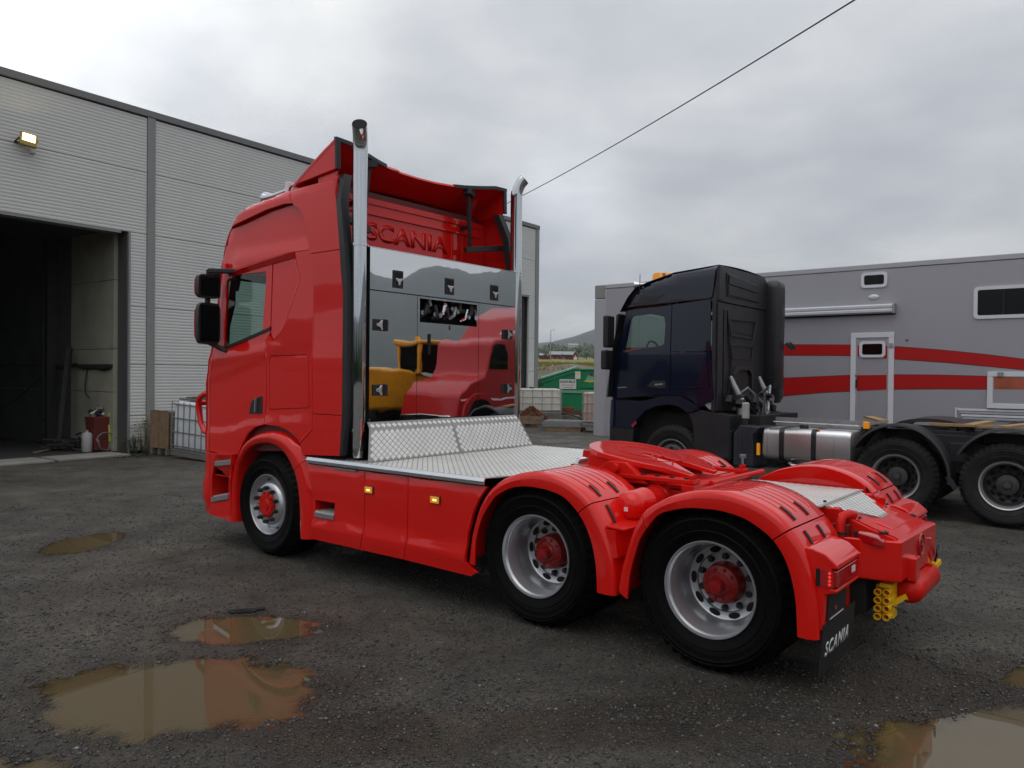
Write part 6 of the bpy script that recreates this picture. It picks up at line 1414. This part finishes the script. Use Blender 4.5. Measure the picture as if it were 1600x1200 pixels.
# roof beacon, horns, antenna
b = MB(); secs = []
for v in np.linspace(-6.05, -7.1, 11):
    h_ = .05 * (1 - ((v + 6.575) / .55) ** 2); secs.append([(4.20, v, 3.49 + h_), (4.36, v, 3.47 + h_), (4.36, v, 3.57 + h_), (4.32, v, 3.60 + h_), (4.23, v, 3.60 + h_)])
bo = b.loft(secs).build('roof_beacon', M['amber'], DT, bevel=.01)
for k in range(4): MB().box(4.195, 4.365, -6.15 - k * .26, -6.21 - k * .26, 3.50, 3.60).build('beacon_module', M['wood_y'], bo)
MB().tube([(4.42, -5.85, 3.34), (4.40, -6.2, 3.44), (4.38, -6.7, 3.47), (4.40, -7.2, 3.44), (4.42, -7.55, 3.34)], .022, 8).build('light_bar', M['chrome'], DT)
for v in (-5.95, -7.45):
    c = MB(); c.v = [(4.62 - x, v + y, 3.40 + z + .05 * x) for x, y, z in hr.v]; c.f = hr.f; c.build('air_horn', M['chrome'], DT, smooth=50)
MB().tube([(4.42, -5.72, 3.02), (4.40, -5.70, 3.55)], .006, 5).build('antenna', M['black'], DT)
# inside
MB().box(3.1, 4.9, -7.6, -5.75, 1.5, 1.6).build('cab_floor', M['black'], DT)
b = MB(); b.prism([(4.5, 1.6), (4.9, 1.6), (4.88, 2.22), (4.62, 2.25), (4.5, 2.1)], 'y', -7.6, -5.75); b.build('dashboard', M['black'], DT)
b = MB(); b.tube([(4.40 + .04 * math.sin(a), -6.2 + .22 * math.cos(a), 2.28 + .17 * math.sin(a)) for a in [2 * math.pi * k / 20 for k in range(21)]], .018, 7); b.bar((4.40, -6.2, 2.28), (4.6, -6.2, 2.1), .05); b.build('steering_wheel', M['black'], DT)
for v in (-6.15, -7.25): MB().prism([(3.6, 1.6), (4.05, 1.6), (4.05, 1.95), (3.75, 2.0), (3.60, 2.6), (3.48, 2.6)], 'y', v - .25, v + .25).build('seat', M['seat'], DT, bevel=.03)

# ------------------------------------------------------------------ the long grey trailer behind
TV = -9.81
TR = troot('box_trailer', 'long grey box trailer with red sweep stripes and white framed door', 'trailer', 2.0, TV)
U0, U1 = 7.93, -2.9
MB().box(U1, U0 - .30, TV - 2.5, TV, .43, 3.885).build('body', M['trailer'], TR, bevel=.01)
MB().box(U1, U0 - .30, TV - 2.5, TV + .012, 3.888, 3.99).build('roof_capping', M['trailer_l'], TR, bevel=.015)
MB().box(U0 - .297, U0, TV - 2.48, TV - .004, .42, 3.66).build('end_post', M['trailer_l'], TR, bevel=.02)
MB().box(U0 - .297, U0, TV - 2.48, TV - .004, 3.665, 3.985).build('end_cap', M['trim'], TR, bevel=.02)
MB().box(U0 - .34, U0 - .299, TV, TV + .006, .44, 3.88).build('edge_trim', M['trailer_l'], TR)
b = MB()
for u in (6.5, 4.9, 3.8): b.box(u, u + .16, TV - 2.2, TV - .3, 0.02, .43)
b.box(-2.5, 7.5, TV - 1.6, TV - .9, .25, .43); b.build('landing_leg', M['blackm'], TR)
# stripes
def stripe(top_, bot_, u0, u1, n, lift, mt, name, par):
    b = MB(); us = [u0 + (u1 - u0) * k / n for k in range(n + 1)]
    b.loft([[(u, TV + lift, lerp(bot_, -u)), (u, TV + lift, lerp(top_, -u)), (u, TV + lift - .003, lerp(top_, -u)), (u, TV + lift - .003, lerp(bot_, -u))] for u in us], caps=True); return b.build(name, mt, par)
t1 = [(-7.5, 2.49), (-3.43, 2.509), (-2.151, 2.481), (-1.374, 2.44), (-.645, 2.369), (.002, 2.288), (.611, 2.197), (2.8, 1.80)]; b1_ = [(-7.5, 2.27), (-3.428, 2.30), (-2.149, 2.282), (-1.37, 2.212), (-.642, 2.156), (.004, 2.09), (.614, 2.02), (2.8, 1.70)]
t2 = [(-7.5, 1.60), (-3.422, 1.838), (-2.143, 1.905), (-1.366, 1.92), (-.638, 1.92), (.082, 1.902), (.616, 1.878), (2.8, 1.72)]; b2_ = [(-7.5, 1.10), (-3.417, 1.484), (-2.666, 1.568), (-2.139, 1.604), (-1.362, 1.658), (-.635, 1.677), (.085, 1.685), (.619, 1.689), (2.8, 1.66)]
for tt, bt in ((t1, b1_), (t2, b2_)):
    stripe([(a, q + .008) for a, q in tt], [(a, q - .008) for a, q in bt], 7.4, -2.8, 60, .004, M['blackm'], 'stripe_edge', TR)
    stripe(tt, bt, 7.4, -2.8, 60, .0065, M['stripe'], 'stripe', TR)
def frame_(par, u0, u1, w0, w1, t, lift, dep, mt, name, rr=.0):
    for (a0, a1, c0, c1) in ((u0, u1, w1 - t, w1), (u0, u1, w0, w0 + t), (u0, u0 + t, w0 + t + .001, w1 - t - .001), (u1 - t, u1, w0 + t + .001, w1 - t - .001)):
        MB().box(a0, a1, TV + lift - .002, TV + lift + dep, c0, c1).build(name, mt, par, bevel=.006)
def round_win(par, u0, u1, w0, w1, lift, t=.055):
    pts = rrect(u0, u1, w0, w1, .07); inn_ = rrect(u0 + t, u1 - t, w0 + t, w1 - t, .035)
    n = len(pts); b = MB()
    sec = lambda i: [(pts[i][0], TV + lift, pts[i][1]), (pts[i][0] * .98 + inn_[i][0] * .02, TV + lift + .022, pts[i][1] * .98 + inn_[i][1] * .02), (inn_[i][0], TV + lift + .022, inn_[i][1]), (inn_[i][0], TV + lift, inn_[i][1])]
    b.loft([sec(i % n) for i in range(n + 1)], caps=False); w_ = b.build('window', M['whitefr'], par)
    MB().prism(inn_, 'y', TV + lift - .002, TV + lift + .008).build('pane', M['darkglass'], w_); return w_
round_win(TR, 1.525, 1.985, 3.545, 3.835, .004)
w2 = round_win(TR, -2.3, .135, 2.895, 3.455, .004, .06)
MB().box(-.32, -.29, TV + .008, TV + .016, 2.96, 3.40).build('mullion', M['blackm'], w2)
MB().loft([[(u, TV + .004 + y * k_, 3.375 + z * k_) for y, z in ((0, -.045), (.03, -.035), (.04, 0), (.03, .035), (0, .045))] for u, k_ in ((1.85, .35), (1.80, .9), (1.76, 1), (1.72, .9), (1.67, .35))]).build('porch_lamp', M['whitefr'], TR, smooth=60)
# rolled awning
aw = MB().loft([[(u, TV + y, w) for y, w in ((.0, 3.06), (.08, 3.055), (.12, 3.08), (.125, 3.12), (.10, 3.145), (.125, 3.16), (.13, 3.20), (.08, 3.225), (.0, 3.225))] for u in (4.6, 1.40)]).build('awning', M['whitefr'], TR, smooth=30)
MB().box(1.37, 1.41, TV, TV + .14, 3.045, 3.235).build('awning_end', M['steel'], aw, bevel=.01)
MB().box(4.6, 1.4, TV + .003, TV + .05, 3.035, 3.053).build('awning_rail', M['blackm'], aw)
# entrance door
dr = MB().box(1.50, 2.05, TV + .002, TV + .020, .96, 2.60).build('door', M['trailer'], TR)
frame_(dr, 1.39, 2.145, .84, 2.705, .095, .004, .035, M['whitefr'], 'door_frame')
frame_(dr, 1.49, 2.045, .935, 2.605, .018, .022, .006, M['trailer_l'], 'door_edging')
stripe(t1, b1_, 2.03, 1.505, 10, .0255, M['stripe'], 'stripe', dr); stripe(t2, b2_, 2.03, 1.505, 10, .0255, M['stripe'], 'stripe', dr)
round_win(dr, 1.535, 1.99, 2.24, 2.545, .026, .05)
MB().lathe([(.001, .03), (.022, .03), (.028, 0)], origin=(2.035, TV + .03, 1.905), axis='y', n=14).build('lock', M['steel'], dr)
MB().box(2.02, 2.05, TV + .03, TV + .055, 1.66, 1.83).build('door_handle', M['black'], dr, bevel=.006)
b = MB(); b.box(1.40, 1.47, TV + .038, TV + .055, 2.42, 2.50); b.build('hinge', M['steel'], dr, bevel=.004)
# service hatch and locker rail on the right
ht = MB().box(-2.2, -.13, TV + .008, TV + .024, 1.40, 1.96).build('service_hatch', M['trailer'], TR)
frame_(ht, -2.3, -.09, 1.355, 1.985, .085, .010, .03, M['whitefr'], 'hatch_frame')
fade_ = mat('faded_red_decal', (.42, .10, .05), .4, var=.35, vscale=2.0)
stripe(t2, b2_, -.19, -2.1, 8, .027, fade_, 'stripe', ht)
MB().box(-.33, -.24, TV + .04, TV + .055, 1.90, 1.98).build('hinge', M['steel'], ht, bevel=.004)
for k in range(4): MB().box(-2.4, .36 - k * .03, TV + .003, TV + .016 + .004 * k, 1.30 - k * .05, 1.335 - k * .05).build('locker_rail', M['trailer_l'] if k % 2 else M['whitefr'], TR, bevel=.004)
MB().box(.365, .39, TV + .003, TV + .03, 1.1, 1.35).build('locker_rail', M['whitefr'], TR, bevel=.004)
MB().box(1.16, 1.20, TV + .003, TV + .02, 2.55, 2.565).build('door_catch', M['black'], TR)
MB().box(6.72, 6.74, TV, TV + .003, .45, 3.88).build('panel_seam', M['trim'], TR)
# ------------------------------------------------------------------ yard clutter and country between the hall and the trailer
bank = MB(); secs = []
for y, z0 in ((37, -.1), (40, .5), (46, 1.35), (52, 2.0), (60, 2.55), (66, 2.5)):
    secs.append([(x, y + 1.2 * math.sin(x * .5), z0 + .25 * math.sin(x * .9 + y) * (0.3 < z0 < 2.4) + (.25 * math.exp(-((x - 4.6) / 1.2) ** 2) if 50 < y < 62 else 0)) for x in np.linspace(-12, 26, 60)])
o = bank.loft(secs, closed=False, caps=False).build('earth_bank', M['soil'], recalc=False, smooth=60); tag(o, 'bare grey-brown earth bank behind the container', kind='structure')
fd = MB(); secs = []
for y, z0 in ((58, 2.25), (64, 2.55), (80, 3.0), (100, 3.35), (140, 4.4), (200, 6.0), (255, 7.2), (420, 12.0)):
    secs.append([(x, y, z0 + .08 * math.sin(x * .7 + y) + .05 * math.sin(x * 2.3)) for x in np.linspace(-60, 120, 120)])
o = fd.loft(secs, closed=False, caps=False).build('field', M['field'], recalc=False, smooth=60); tag(o, 'yellow-green field beyond the bank', kind='structure')
b = MB(); rr_ = random.Random(5)
for q in range(3200):
    x, y = rr_.uniform(-4, 16), rr_.uniform(56, 100); z = lerp([(56, 2.2), (64, 2.55), (80, 3.0), (100, 3.35)], y); h_ = rr_.uniform(.12, .4)
    b.add([(x - .06, y, z), (x + .06, y, z), (x + rr_.uniform(-.1, .1), y, z + h_)], [(0, 1, 2)])
o = b.build('tall_grass', M['leaf_y'], recalc=False, smooth=0); tag(o, 'yellow tufts of grass along the field edge', kind='stuff')

# green container
DC = root('waste_container', 'green waste container with a sloping lid and white company sign', 'container', (0, 0, 0), 0)
fy = 32.0
MB().box(2.00, 6.5, fy + .02, fy + 1.9, .10, 1.12).build('lower_body', M['green'], DC, bevel=.02)
MB().box(1.95, 6.5, fy - .03, fy + 1.95, 1.125, 1.25).build('rim_band', M['green_l'], DC, bevel=.015)
MB().prism([(1.10, 1.26), (1.06, 1.62), (2.72, 2.15), (6.5, 2.10), (6.5, 1.26)], 'y', fy, fy + 1.92).build('upper_body', M['green'], DC)
MB().loft([[(x, y, z + dz) for dz in (0, .07) for y in ((fy - .06, fy + 2.0) if dz == 0 else (fy + 2.0, fy - .06))] for x, z in ((1.0, 1.62), (2.74, 2.185))]).build('lid', M['green_l'], DC)
MB().prism([(1.06, 1.48), (2.75, 2.02), (2.75, 2.10), (1.06, 1.57)], 'y', fy - .045, fy - .002).build('lid_rail', M['green'], DC, bevel=.006)
MB().box(2.78, 6.5, fy - .08, fy + 2.0, 2.105, 2.17).build('lid', M['green_l'], DC, bevel=.01)
MB().box(2.70, 2.80, fy - .06, fy - .003, 1.26, 2.13).build('stiffener', M['green'], DC, bevel=.008)
sg = MB().box(1.96, 2.65, fy - .05, fy - .035, 1.30, 1.70).build('sign_board', M['white'], DC)
place_text('lettering', 'RAGN-SELLS', .60, .095, M['blackm'], sg, (2.305, fy - .052, 1.605), (1, 0, 0), (0, 0, 1), .003, 0, .02)
MB().box(2.04, 2.57, fy - .053, fy - .048, 1.455, 1.470).build('sign_rule', M['barnred'], sg)
b = MB()
for k in range(8): b.box(2.13 + k * .05, 2.155 + k * .05, fy - .053, fy - .048, 1.355, 1.385)
b.build('sign_marks', M['blackm'], sg)
s2 = MB().box(2.60, 2.82, fy - .075, fy - .061, 1.72, 2.02).build('sign_board', M['white'], DC); MB().box(2.64, 2.78, fy - .079, fy - .074, 1.94, 1.99).build('sign_rule', M['amber'], s2)
MB().box(3.0, 3.5, fy - .012, fy - .002, 1.60, 1.66).build('stripe', M['yellow'], DC); MB().lathe([(.001, 0), (.16, 0)], origin=(3.22, fy - .005, 1.72), axis='y', n=20).build('emblem_disc', M['green_l'], DC)
MB().lathe([(.001, 0), (.07, 0)], origin=(3.28, fy - .006, 1.9), axis='y', n=12).build('rust_patch', M['rust'], DC)
MB().box(2.72, 4.2, fy - .05, fy - .005, 1.36, 1.40).build('lifting_rail', M['green'], DC)
MB().box(2.6, 3.2, fy - .02, fy + .02, .26, .42).build('rust_patch', M['rust'], DC)
weeds('shrub', 'small bush growing at the corner of the hall', Vector((1.12, 31.3, .75)), 420, 1.1, .14, M['leaf'])
ibc('caged_tank', 'cream caged liquid tank in front of the green container', Vector((.75, 29.6, .34)), R(3), M['ibc_w'], 2.2, 1.1, .86)
MB_ = MB().box(.2, 1.9, 29.1, 30.1, 0, .34); o = MB_.build('tank_plinth', M['wood_g'], bevel=.02); tag(o, 'low timber plinth under the cream tank', 'plinth')
ibc('caged_tank', 'tall pinkish caged liquid tank by the trailer end', Vector((2.92, 25.6, .16)), R(-20), M['ibc_p'], .95, .95, 1.0)
px = root('crate_box', 'low wooden box on a pallet heaped with rusty scrap', 'crate', (0.6, 28.0, 0), R(-12))
for k in range(2): MB().box(-.75, .55, -.52, -.49, .12 + k * .14, .25 + k * .14).build('board', M['wood'], px, bevel=.006); MB().box(-.75, .55, .49, .52, .12 + k * .14, .25 + k * .14).build('board', M['wood'], px, bevel=.006); MB().box(.552, .58, -.52, .52, .12 + k * .14, .25 + k * .14).build('board', M['wood_g'], px, bevel=.006); MB().box(-.78, -.752, -.52, .52, .12 + k * .14, .25 + k * .14).build('board', M['wood_g'], px, bevel=.006)
for k in range(3): MB().box(-.75 + k * .58, -.60 + k * .58, -.5, .5, .0, .118).build('pallet_skid', M['wood_g'], px)
b = MB()
for q in range(420):
    a, d = rr_.uniform(0, 6.28), .62 * rr_.random() ** .6; z = .26 + .48 * max(0, 1 - d / .60) + rr_.uniform(-.02, .03); c = Vector((.12 + d * math.cos(a), d * .7 * math.sin(a), z))
    v_ = Vector((rr_.uniform(-1, 1), rr_.uniform(-1, 1), rr_.uniform(-.6, .6))).normalized() * rr_.uniform(.03, .08); b.bar(c - v_, c + v_, .025, .02)
o = b.build('rusty_chain_heap', M['rust'], smooth=0); o.location = px.location; tag(o, 'rust-brown heap of chain and scrap in the wooden box', 'scrap', kind='stuff')
gp = root('grating_pallet', 'pallet of stacked grey steel gratings', 'pallet', (1.82, 26.2, 0), R(-16))
for k in range(3): MB().box(-.62, .62, -.5 + k * .42, -.36 + k * .42, 0, .12).build('pallet_skid', M['wood'], gp, bevel=.006)
for k in range(5): MB().box(-.64, .64, -.52 + k * .22, -.40 + k * .22, .122, .142).build('pallet_board', M['wood'], gp)
for k in range(6):
    b = MB(); z = .15 + k * .032; dx = rr_.uniform(-.05, .05)
    for j in range(9): b.box(-.68 + dx, .66 + dx, -.5 + j * .115, -.46 + j * .115, z, z + .026)
    for j in range(5): b.box(-.66 + j * .32 + dx, -.63 + j * .32 + dx, -.5, .46, z + .002, z + .024)
    b.build('grating', M['steel'], gp, smooth=0)
tl = root('rusty_channel', 'rusty steel channel and timber lying by the container', 'scrap metal', (2.13, 30.0, 0), R(-4))
b = MB(); b.box(-.28, .28, -.2, .2, .32, .36); b.box(-.28, .28, -.2, -.16, .36, .60); b.box(-.28, .28, .16, .2, .36, .64); b.box(-.28, .28, -.16, .16, .58, .62); b.build('channel', M['rust'], tl)
MB().box(-.3, .5, -.3, .3, 0, .32).build('timber_stack', M['wood_g'], tl, bevel=.02)
MB().tube([(-.5, -.5, .3), (-.3, -.55, .42), (0, -.5, .40), (.3, -.55, .32), (.6, -.6, .22)], .03, 8).build('hose', M['black'], tl)
# street lamp
sl = root('street_lamp', 'thin pale street lamp standing in the field', 'lamp post', (4.45, 90, 3.4))
MB().tube([(0, 0, 0), (0, 0, 3.7)], [.06, .035], 8).build('pole', M['steel'], sl); MB().tube([(0, 0, 3.62), (.08, 0, 3.74), (.35, 0, 3.76)], .03, 6).build('arm', M['steel'], sl); MB().box(.2, .5, -.08, .08, 3.73, 3.79).build('lamp_head', M['steel'], sl)
# red barn
bn = root('barn', 'red barn with a grey roof and round white gable mark', 'barn', (0, 0, 0))
by = 260
MB().box(12.9, 20.2, by, by + 9, 7.4, 9.1).build('wall', M['barnred'], bn); MB().box(9.4, 12.88, by + 2, by + 8, 7.3, 8.7).build('side_wing', M['barnred'], bn)
MB().prism([(20.25, 7.3), (22.0, 7.3), (22.0, 8.9), (21.1, 10.1), (20.25, 8.9)], 'y', by - 1.5, by + 8).build('gable', M['barnred'], bn)
MB().prism([(20.0, 8.75), (21.1, 10.2), (22.3, 8.75), (22.1, 8.7), (21.1, 10.0), (20.2, 8.7)], 'y', by - 1.8, by + 8.2).build('gable_roof', M['barnroof'], bn)
MB().prism([(by - .8, 9.0), (by + 4, 10.2), (by + 9.6, 9.0), (by + 9.6, 8.9), (by - .8, 8.9)], 'x', 12.6, 20.6).build('roof', M['barnroof'], bn)
MB().prism([(by + 1.4, 8.7), (by + 5, 9.5), (by + 8.6, 8.7)], 'x', 9.2, 12.75).build('wing_roof', M['barnroof'], bn)
MB().lathe([(.001, 0), (.22, 0)], origin=(21.1, by - 1.53, 8.5), axis='y', n=16).build('gable_mark', M['farmwhite'], bn)
for x in (13.3, 14.6, 16.9, 18.4): MB().box(x, x + .7, by - .06, by, 7.42, 8.0).build('foundation_bay', M['concrete'], bn)
for x in (13.8, 18.0): MB().box(x, x + 1.1, by - .08, by - .01, 7.45, 8.7).build('barn_door', M['red_in'], bn)
MB().box(20.5, 21.7, by - 1.6, by - 1.52, 7.3, 8.2).build('barn_door', M['farmwhite'], bn)
fh = root('farmhouse', 'white flat farm building on the hillside', 'house', (0, 0, 0))
MB().box(43.5, 50.8, 600, 608, 24.2, 25.7).build('wall', M['farmwhite'], fh); MB().prism([(599.5, 25.7), (604, 27.2), (608.5, 25.7)], 'x', 43, 51.3).build('roof', M['barnroof'], fh)
# trees: trunk and crown of leaf clumps
def tree(label, x, y, z, h, w, seed, shade='leaf', n=900, group='trees around the barn'):
    t_ = root('tree', label, 'tree', (x, y, z), 0, group=group); r2 = random.Random(seed)
    b = MB(); b.tube([(0, 0, -.3), (.05 * w, 0, h * .35), (0, .05 * w, h * .8)], [.05 * w, .035 * w, .008 * w], 7)
    for q in range(6):
        a = r2.uniform(0, 6.28); z0 = h * r2.uniform(.2, .6); b.tube([(0, 0, z0), (w * .3 * math.cos(a), w * .3 * math.sin(a), z0 + h * .2)], [.02 * w, .006 * w], 5)
    b.build('trunk', M['bark'], t_)
    b = MB(); cl = [(r2.uniform(-.35, .35) * w, r2.uniform(-.35, .35) * w, h * r2.uniform(.3, .92), r2.uniform(.12, .25) * w) for _ in range(16)]
    for q in range(n):
        c = cl[q % 16]; d = Vector((r2.gauss(0, 1), r2.gauss(0, 1), r2.gauss(0, 1))).normalized() * c[3] * r2.uniform(.6, 1.1); p_ = Vector(c[:3]) + d; s_ = w * r2.uniform(.02, .05)
        a = Vector((r2.gauss(0, 1), r2.gauss(0, 1), r2.gauss(0, .5))).normalized() * s_; e_ = a.orthogonal().normalized() * s_ * .7
        b.add([p_ - a, p_ + e_, p_ + a, p_ - e_], [(0, 1, 2, 3)])
    b.build('crown', M[shade], t_, recalc=False, smooth=0)
tree('bushy round tree at the left end of the barn', 10.9, 252, 7.0, 3.4, 2.8, 1)
tree('dark bush in front of the barn wall', 16.2, 255, 7.1, 2.2, 1.2, 2)
tree('tallest tree behind the barn gable', 23.2, 275, 7.6, 4.8, 3.6, 3)
tree('dark tree to the right of the gable', 25.6, 268, 7.4, 3.0, 3.0, 4)
tree('low tree beside the trailer edge', 27.8, 262, 7.2, 2.8, 3.0, 5)
tree('spruce-like tree partly behind the trailer', 30.2, 270, 7.3, 3.6, 2.6, 6)
tree('pale bush at the left of the gap', 8.6, 266, 7.2, 1.6, 2.2, 7)
wd = MB(); r2 = random.Random(8)
for q in range(5200):
    x = r2.uniform(-10, 130); y = r2.uniform(560, 760); z = 13 + (y - 560) * .062 + r2.random() * 6 + 2.2 * math.sin(x * .21) + 1.5 * math.sin(x * .55 + y * .1); s_ = r2.uniform(.6, 1.5)
    a = Vector((r2.gauss(0, 1), r2.gauss(0, 1), r2.gauss(0, 1))).normalized() * s_; e_ = a.orthogonal().normalized() * s_ * .8
    wd.add([Vector((x, y, z)) - a, Vector((x, y, z)) + e_, Vector((x, y, z)) + a, Vector((x, y, z)) - e_], [(0, 1, 2, 3)])
o = wd.build('wood', M['leaf'], recalc=False, smooth=0); tag(o, 'far belt of woodland at the foot of the hill', kind='stuff')
# overhead wire
pA, pB = Vector((.36, 26, 7.90)), Vector((4.80, 11, 7.2))
path = []
for k in range(25):
    t_ = -.25 + 1.9 * k / 24; q = pA.lerp(pB, t_); q.z -= .35 * t_ * (1 - t_) * 1.0; path.append(q)
o = MB().tube(path, .012, 6).build('overhead_cable', M['cable'], smooth=60); tag(o, 'single black overhead cable crossing the sky', 'cable')
# debris on the gravel
b = MB(); b.tube([(0, 0, .01), (.1, .02, .018), (.18, .05, .012), (.26, .06, .02)], .012, 6); b.bar((.02, -.02, .008), (.2, .03, .01), .03, .008); o = b.build('rubber_strip', M['blackm']); o.location = (-2.15, 5.90, 0); tag(o, 'torn black rubber strip lying beside the puddle', 'debris')

# ------------------------------------------------------------------ seen only in the polished cabinet: a yellow loader and a red bonneted lorry beyond the right edge
YL = troot('wheel_loader', 'yellow wheel loader mirrored in the chrome cabinet', 'loader', -8.4, -9.6)
MB().prism([(-6.9, .75), (-7.0, 1.75), (-8.2, 2.0), (-9.4, 2.02), (-10.6, 1.98), (-11.6, 1.7), (-11.9, .8)], 'x', -9.4, -8.0).build('bonnet', M['yellow_p'], YL, bevel=.12, seg=3)
cb = MB().loft([[(u, v, w) for u, v in ((-8.9, -10.7), (-7.95, -10.7), (-7.95, -11.9), (-8.9, -11.9))] for w in (1.9, 2.72)]).build('cab', M['darkglass'], YL)
MB().box(-9.0, -7.85, -12.0, -10.6, 2.74, 2.90).build('cab_roof', M['yellow_p'], cb, bevel=.06)
for u in (-8.9, -7.95):
    for v in (-10.7, -11.9): MB().bar((u, v, 1.9), (u, v, 2.75), .09).build('cab_pillar', M['yellow_p'], cb)
MB().lathe([(.001, .1), (.08, .1), (.08, 0)], origin=(-8.2, -10.8, 2.92), axis='z', n=12).build('beacon', M['amber'], YL)
MB().prism([(-5.2, .6), (-6.6, 2.3), (-6.9, 2.9), (-7.2, 2.9), (-7.1, 1.4), (-6.4, .5)], 'x', -9.2, -8.2).build('lift_arm', M['yellow_p'], YL, bevel=.05)
for v in (-7.6, -11.0):
    for u in (-7.75, -9.65):
        wl = MB().lathe([(.001, -.2), (.4, -.2), (.42, -.25), (.72, -.25), (.75, -.15), (.75, .15), (.72, .25), (.42, .25), (.4, .2), (.001, .2)], origin=(u, 0, .75) if False else (0, 0, 0), n=32)
        wl.v = [(x + v * 0 + u, y * 0 + v + x * 0, z) for x, y, z in wl.v] if False else [(u + y, v + x, z + .75) for x, y, z in wl.v]
        wl.build('wheel', M['rubber_old'], YL)
RL = troot('bonneted_lorry', 'red bonneted lorry mirrored in the chrome cabinet', 'truck', -5.9, -10.0)
RL.location = Wd(-5.9, -11.15)
R2 = M['red2']
MB().prism([(-7.9, .62), (-8.10, 1.30), (-8.45, 1.62), (-9.15, 1.82), (-9.25, 2.0), (-9.40, 2.72), (-9.65, 2.86), (-10.35, 2.90), (-10.75, 3.5), (-11.75, 3.95), (-12.15, 3.95), (-12.0, .62)], 'x', -7.1, -5.0).build('cab', R2, RL, bevel=.10, seg=3)
MB().prism([(-9.33, 2.02), (-9.45, 2.62), (-9.57, 2.70), (-10.10, 2.70), (-10.10, 2.02)], 'x', -4.99, -4.985).build('side_window', M['darkglass'], RL)
MB().prism([(-9.31, 2.06), (-9.45, 2.66), (-9.40, 2.68), (-9.27, 2.05)], 'x', -6.9, -5.2).build('windscreen', M['darkglass'], RL)
wa = MB(); wa.loft([[(u, -8.90 + r_ * math.cos(R(a)), .55 + r_ * math.sin(R(a))) for r_, u in ((.62, -5.0), (.62, -4.9), (.78, -4.9), (.80, -5.0))] for a in range(0, 181, 12)]); wa.build('mudguard', R2, RL)
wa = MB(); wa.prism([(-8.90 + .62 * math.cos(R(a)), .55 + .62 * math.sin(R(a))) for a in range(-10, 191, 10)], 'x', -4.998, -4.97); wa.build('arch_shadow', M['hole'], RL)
for v in (-8.90, -11.5):
    wl = MB().lathe([(.001, -.05), (.28, -.05), (.29, 0), (.48, .02), (.52, -.05), (.52, -.30), (.3, -.32)], n=36); wl.v = [(-4.97 + y, v + x, z + .53) for x, y, z in wl.v]; wl.build('wheel', M['rubber'], RL)
b = MB(); b.prism([(-8.15, 1.12), (-12.15, 1.18), (-12.15, 1.24), (-8.15, 1.17)], 'x', -5.0, -4.99); b.prism([(-9.75, 2.98), (-10.45, 3.02), (-10.45, 3.1), (-9.85, 3.06)], 'x', -5.0, -4.985); b.build('pinstripe', M['whitefr'], RL)
MB().box(-7.0, -5.1, -8.0, -7.85, .45, .75).build('bumper', M['chrome'], RL, bevel=.03)
MB().tube([(-4.95, -10.9, .6), (-4.95, -10.9, 3.9)], .07, 14).build('exhaust_stack', M['chrome'], RL)
MB().box(-7.0, -5.1, -16.5, -12.05, .8, 1.1).build('frame', M['blackm'], RL)

# woodland behind the photographer: it shows only in paint, chrome and glass
r2 = random.Random(21)
wb_ = MB()
for q in range(15000):
    az = R(r2.uniform(112, 262)); d = r2.uniform(62, 84); top = 4.6 + 1.6 * math.sin(az * 9) + 2.0 * math.sin(az * 23 + 1) + 1.3 * math.sin(az * 57)
    z = r2.random() ** .7 * max(2.0, top) * (1 - abs(d - 73) / 18); s_ = r2.uniform(.35, .9)
    p_ = Vector((d * math.sin(az), d * math.cos(az), z)); a = Vector((r2.gauss(0, 1), r2.gauss(0, 1), r2.gauss(0, 1))).normalized() * s_; e_ = a.orthogonal().normalized() * s_ * .8
    wb_.add([p_ - a, p_ + e_, p_ + a, p_ - e_], [(0, 1, 2, 3)])
o = wb_.build('woodland', M['leaf'], recalc=False, smooth=0); tag(o, 'dark belt of trees across the road, mirrored in the navy paint', kind='stuff')
# ------------------------------------------------------------------ air: pale even haze that turns the far hills blue-grey
hm = bpy.data.materials.new('haze'); hm.use_nodes = True; ht_ = hm.node_tree; ht_.nodes.clear()
ho = N(ht_, 'ShaderNodeOutputMaterial'); hv = N(ht_, 'ShaderNodeVolumePrincipled')
hv.inputs['Color'].default_value = (0.86, 0.93, 1.0, 1); hv.inputs['Density'].default_value = 0.00022
ht_.links.new(hv.outputs[0], ho.inputs['Volume'])
hz = MB().box(-3700, 3700, -3700, 3700, -12, 430).build('haze', hm, smooth=0); tag(hz, 'thin haze over the valley', kind='stuff')
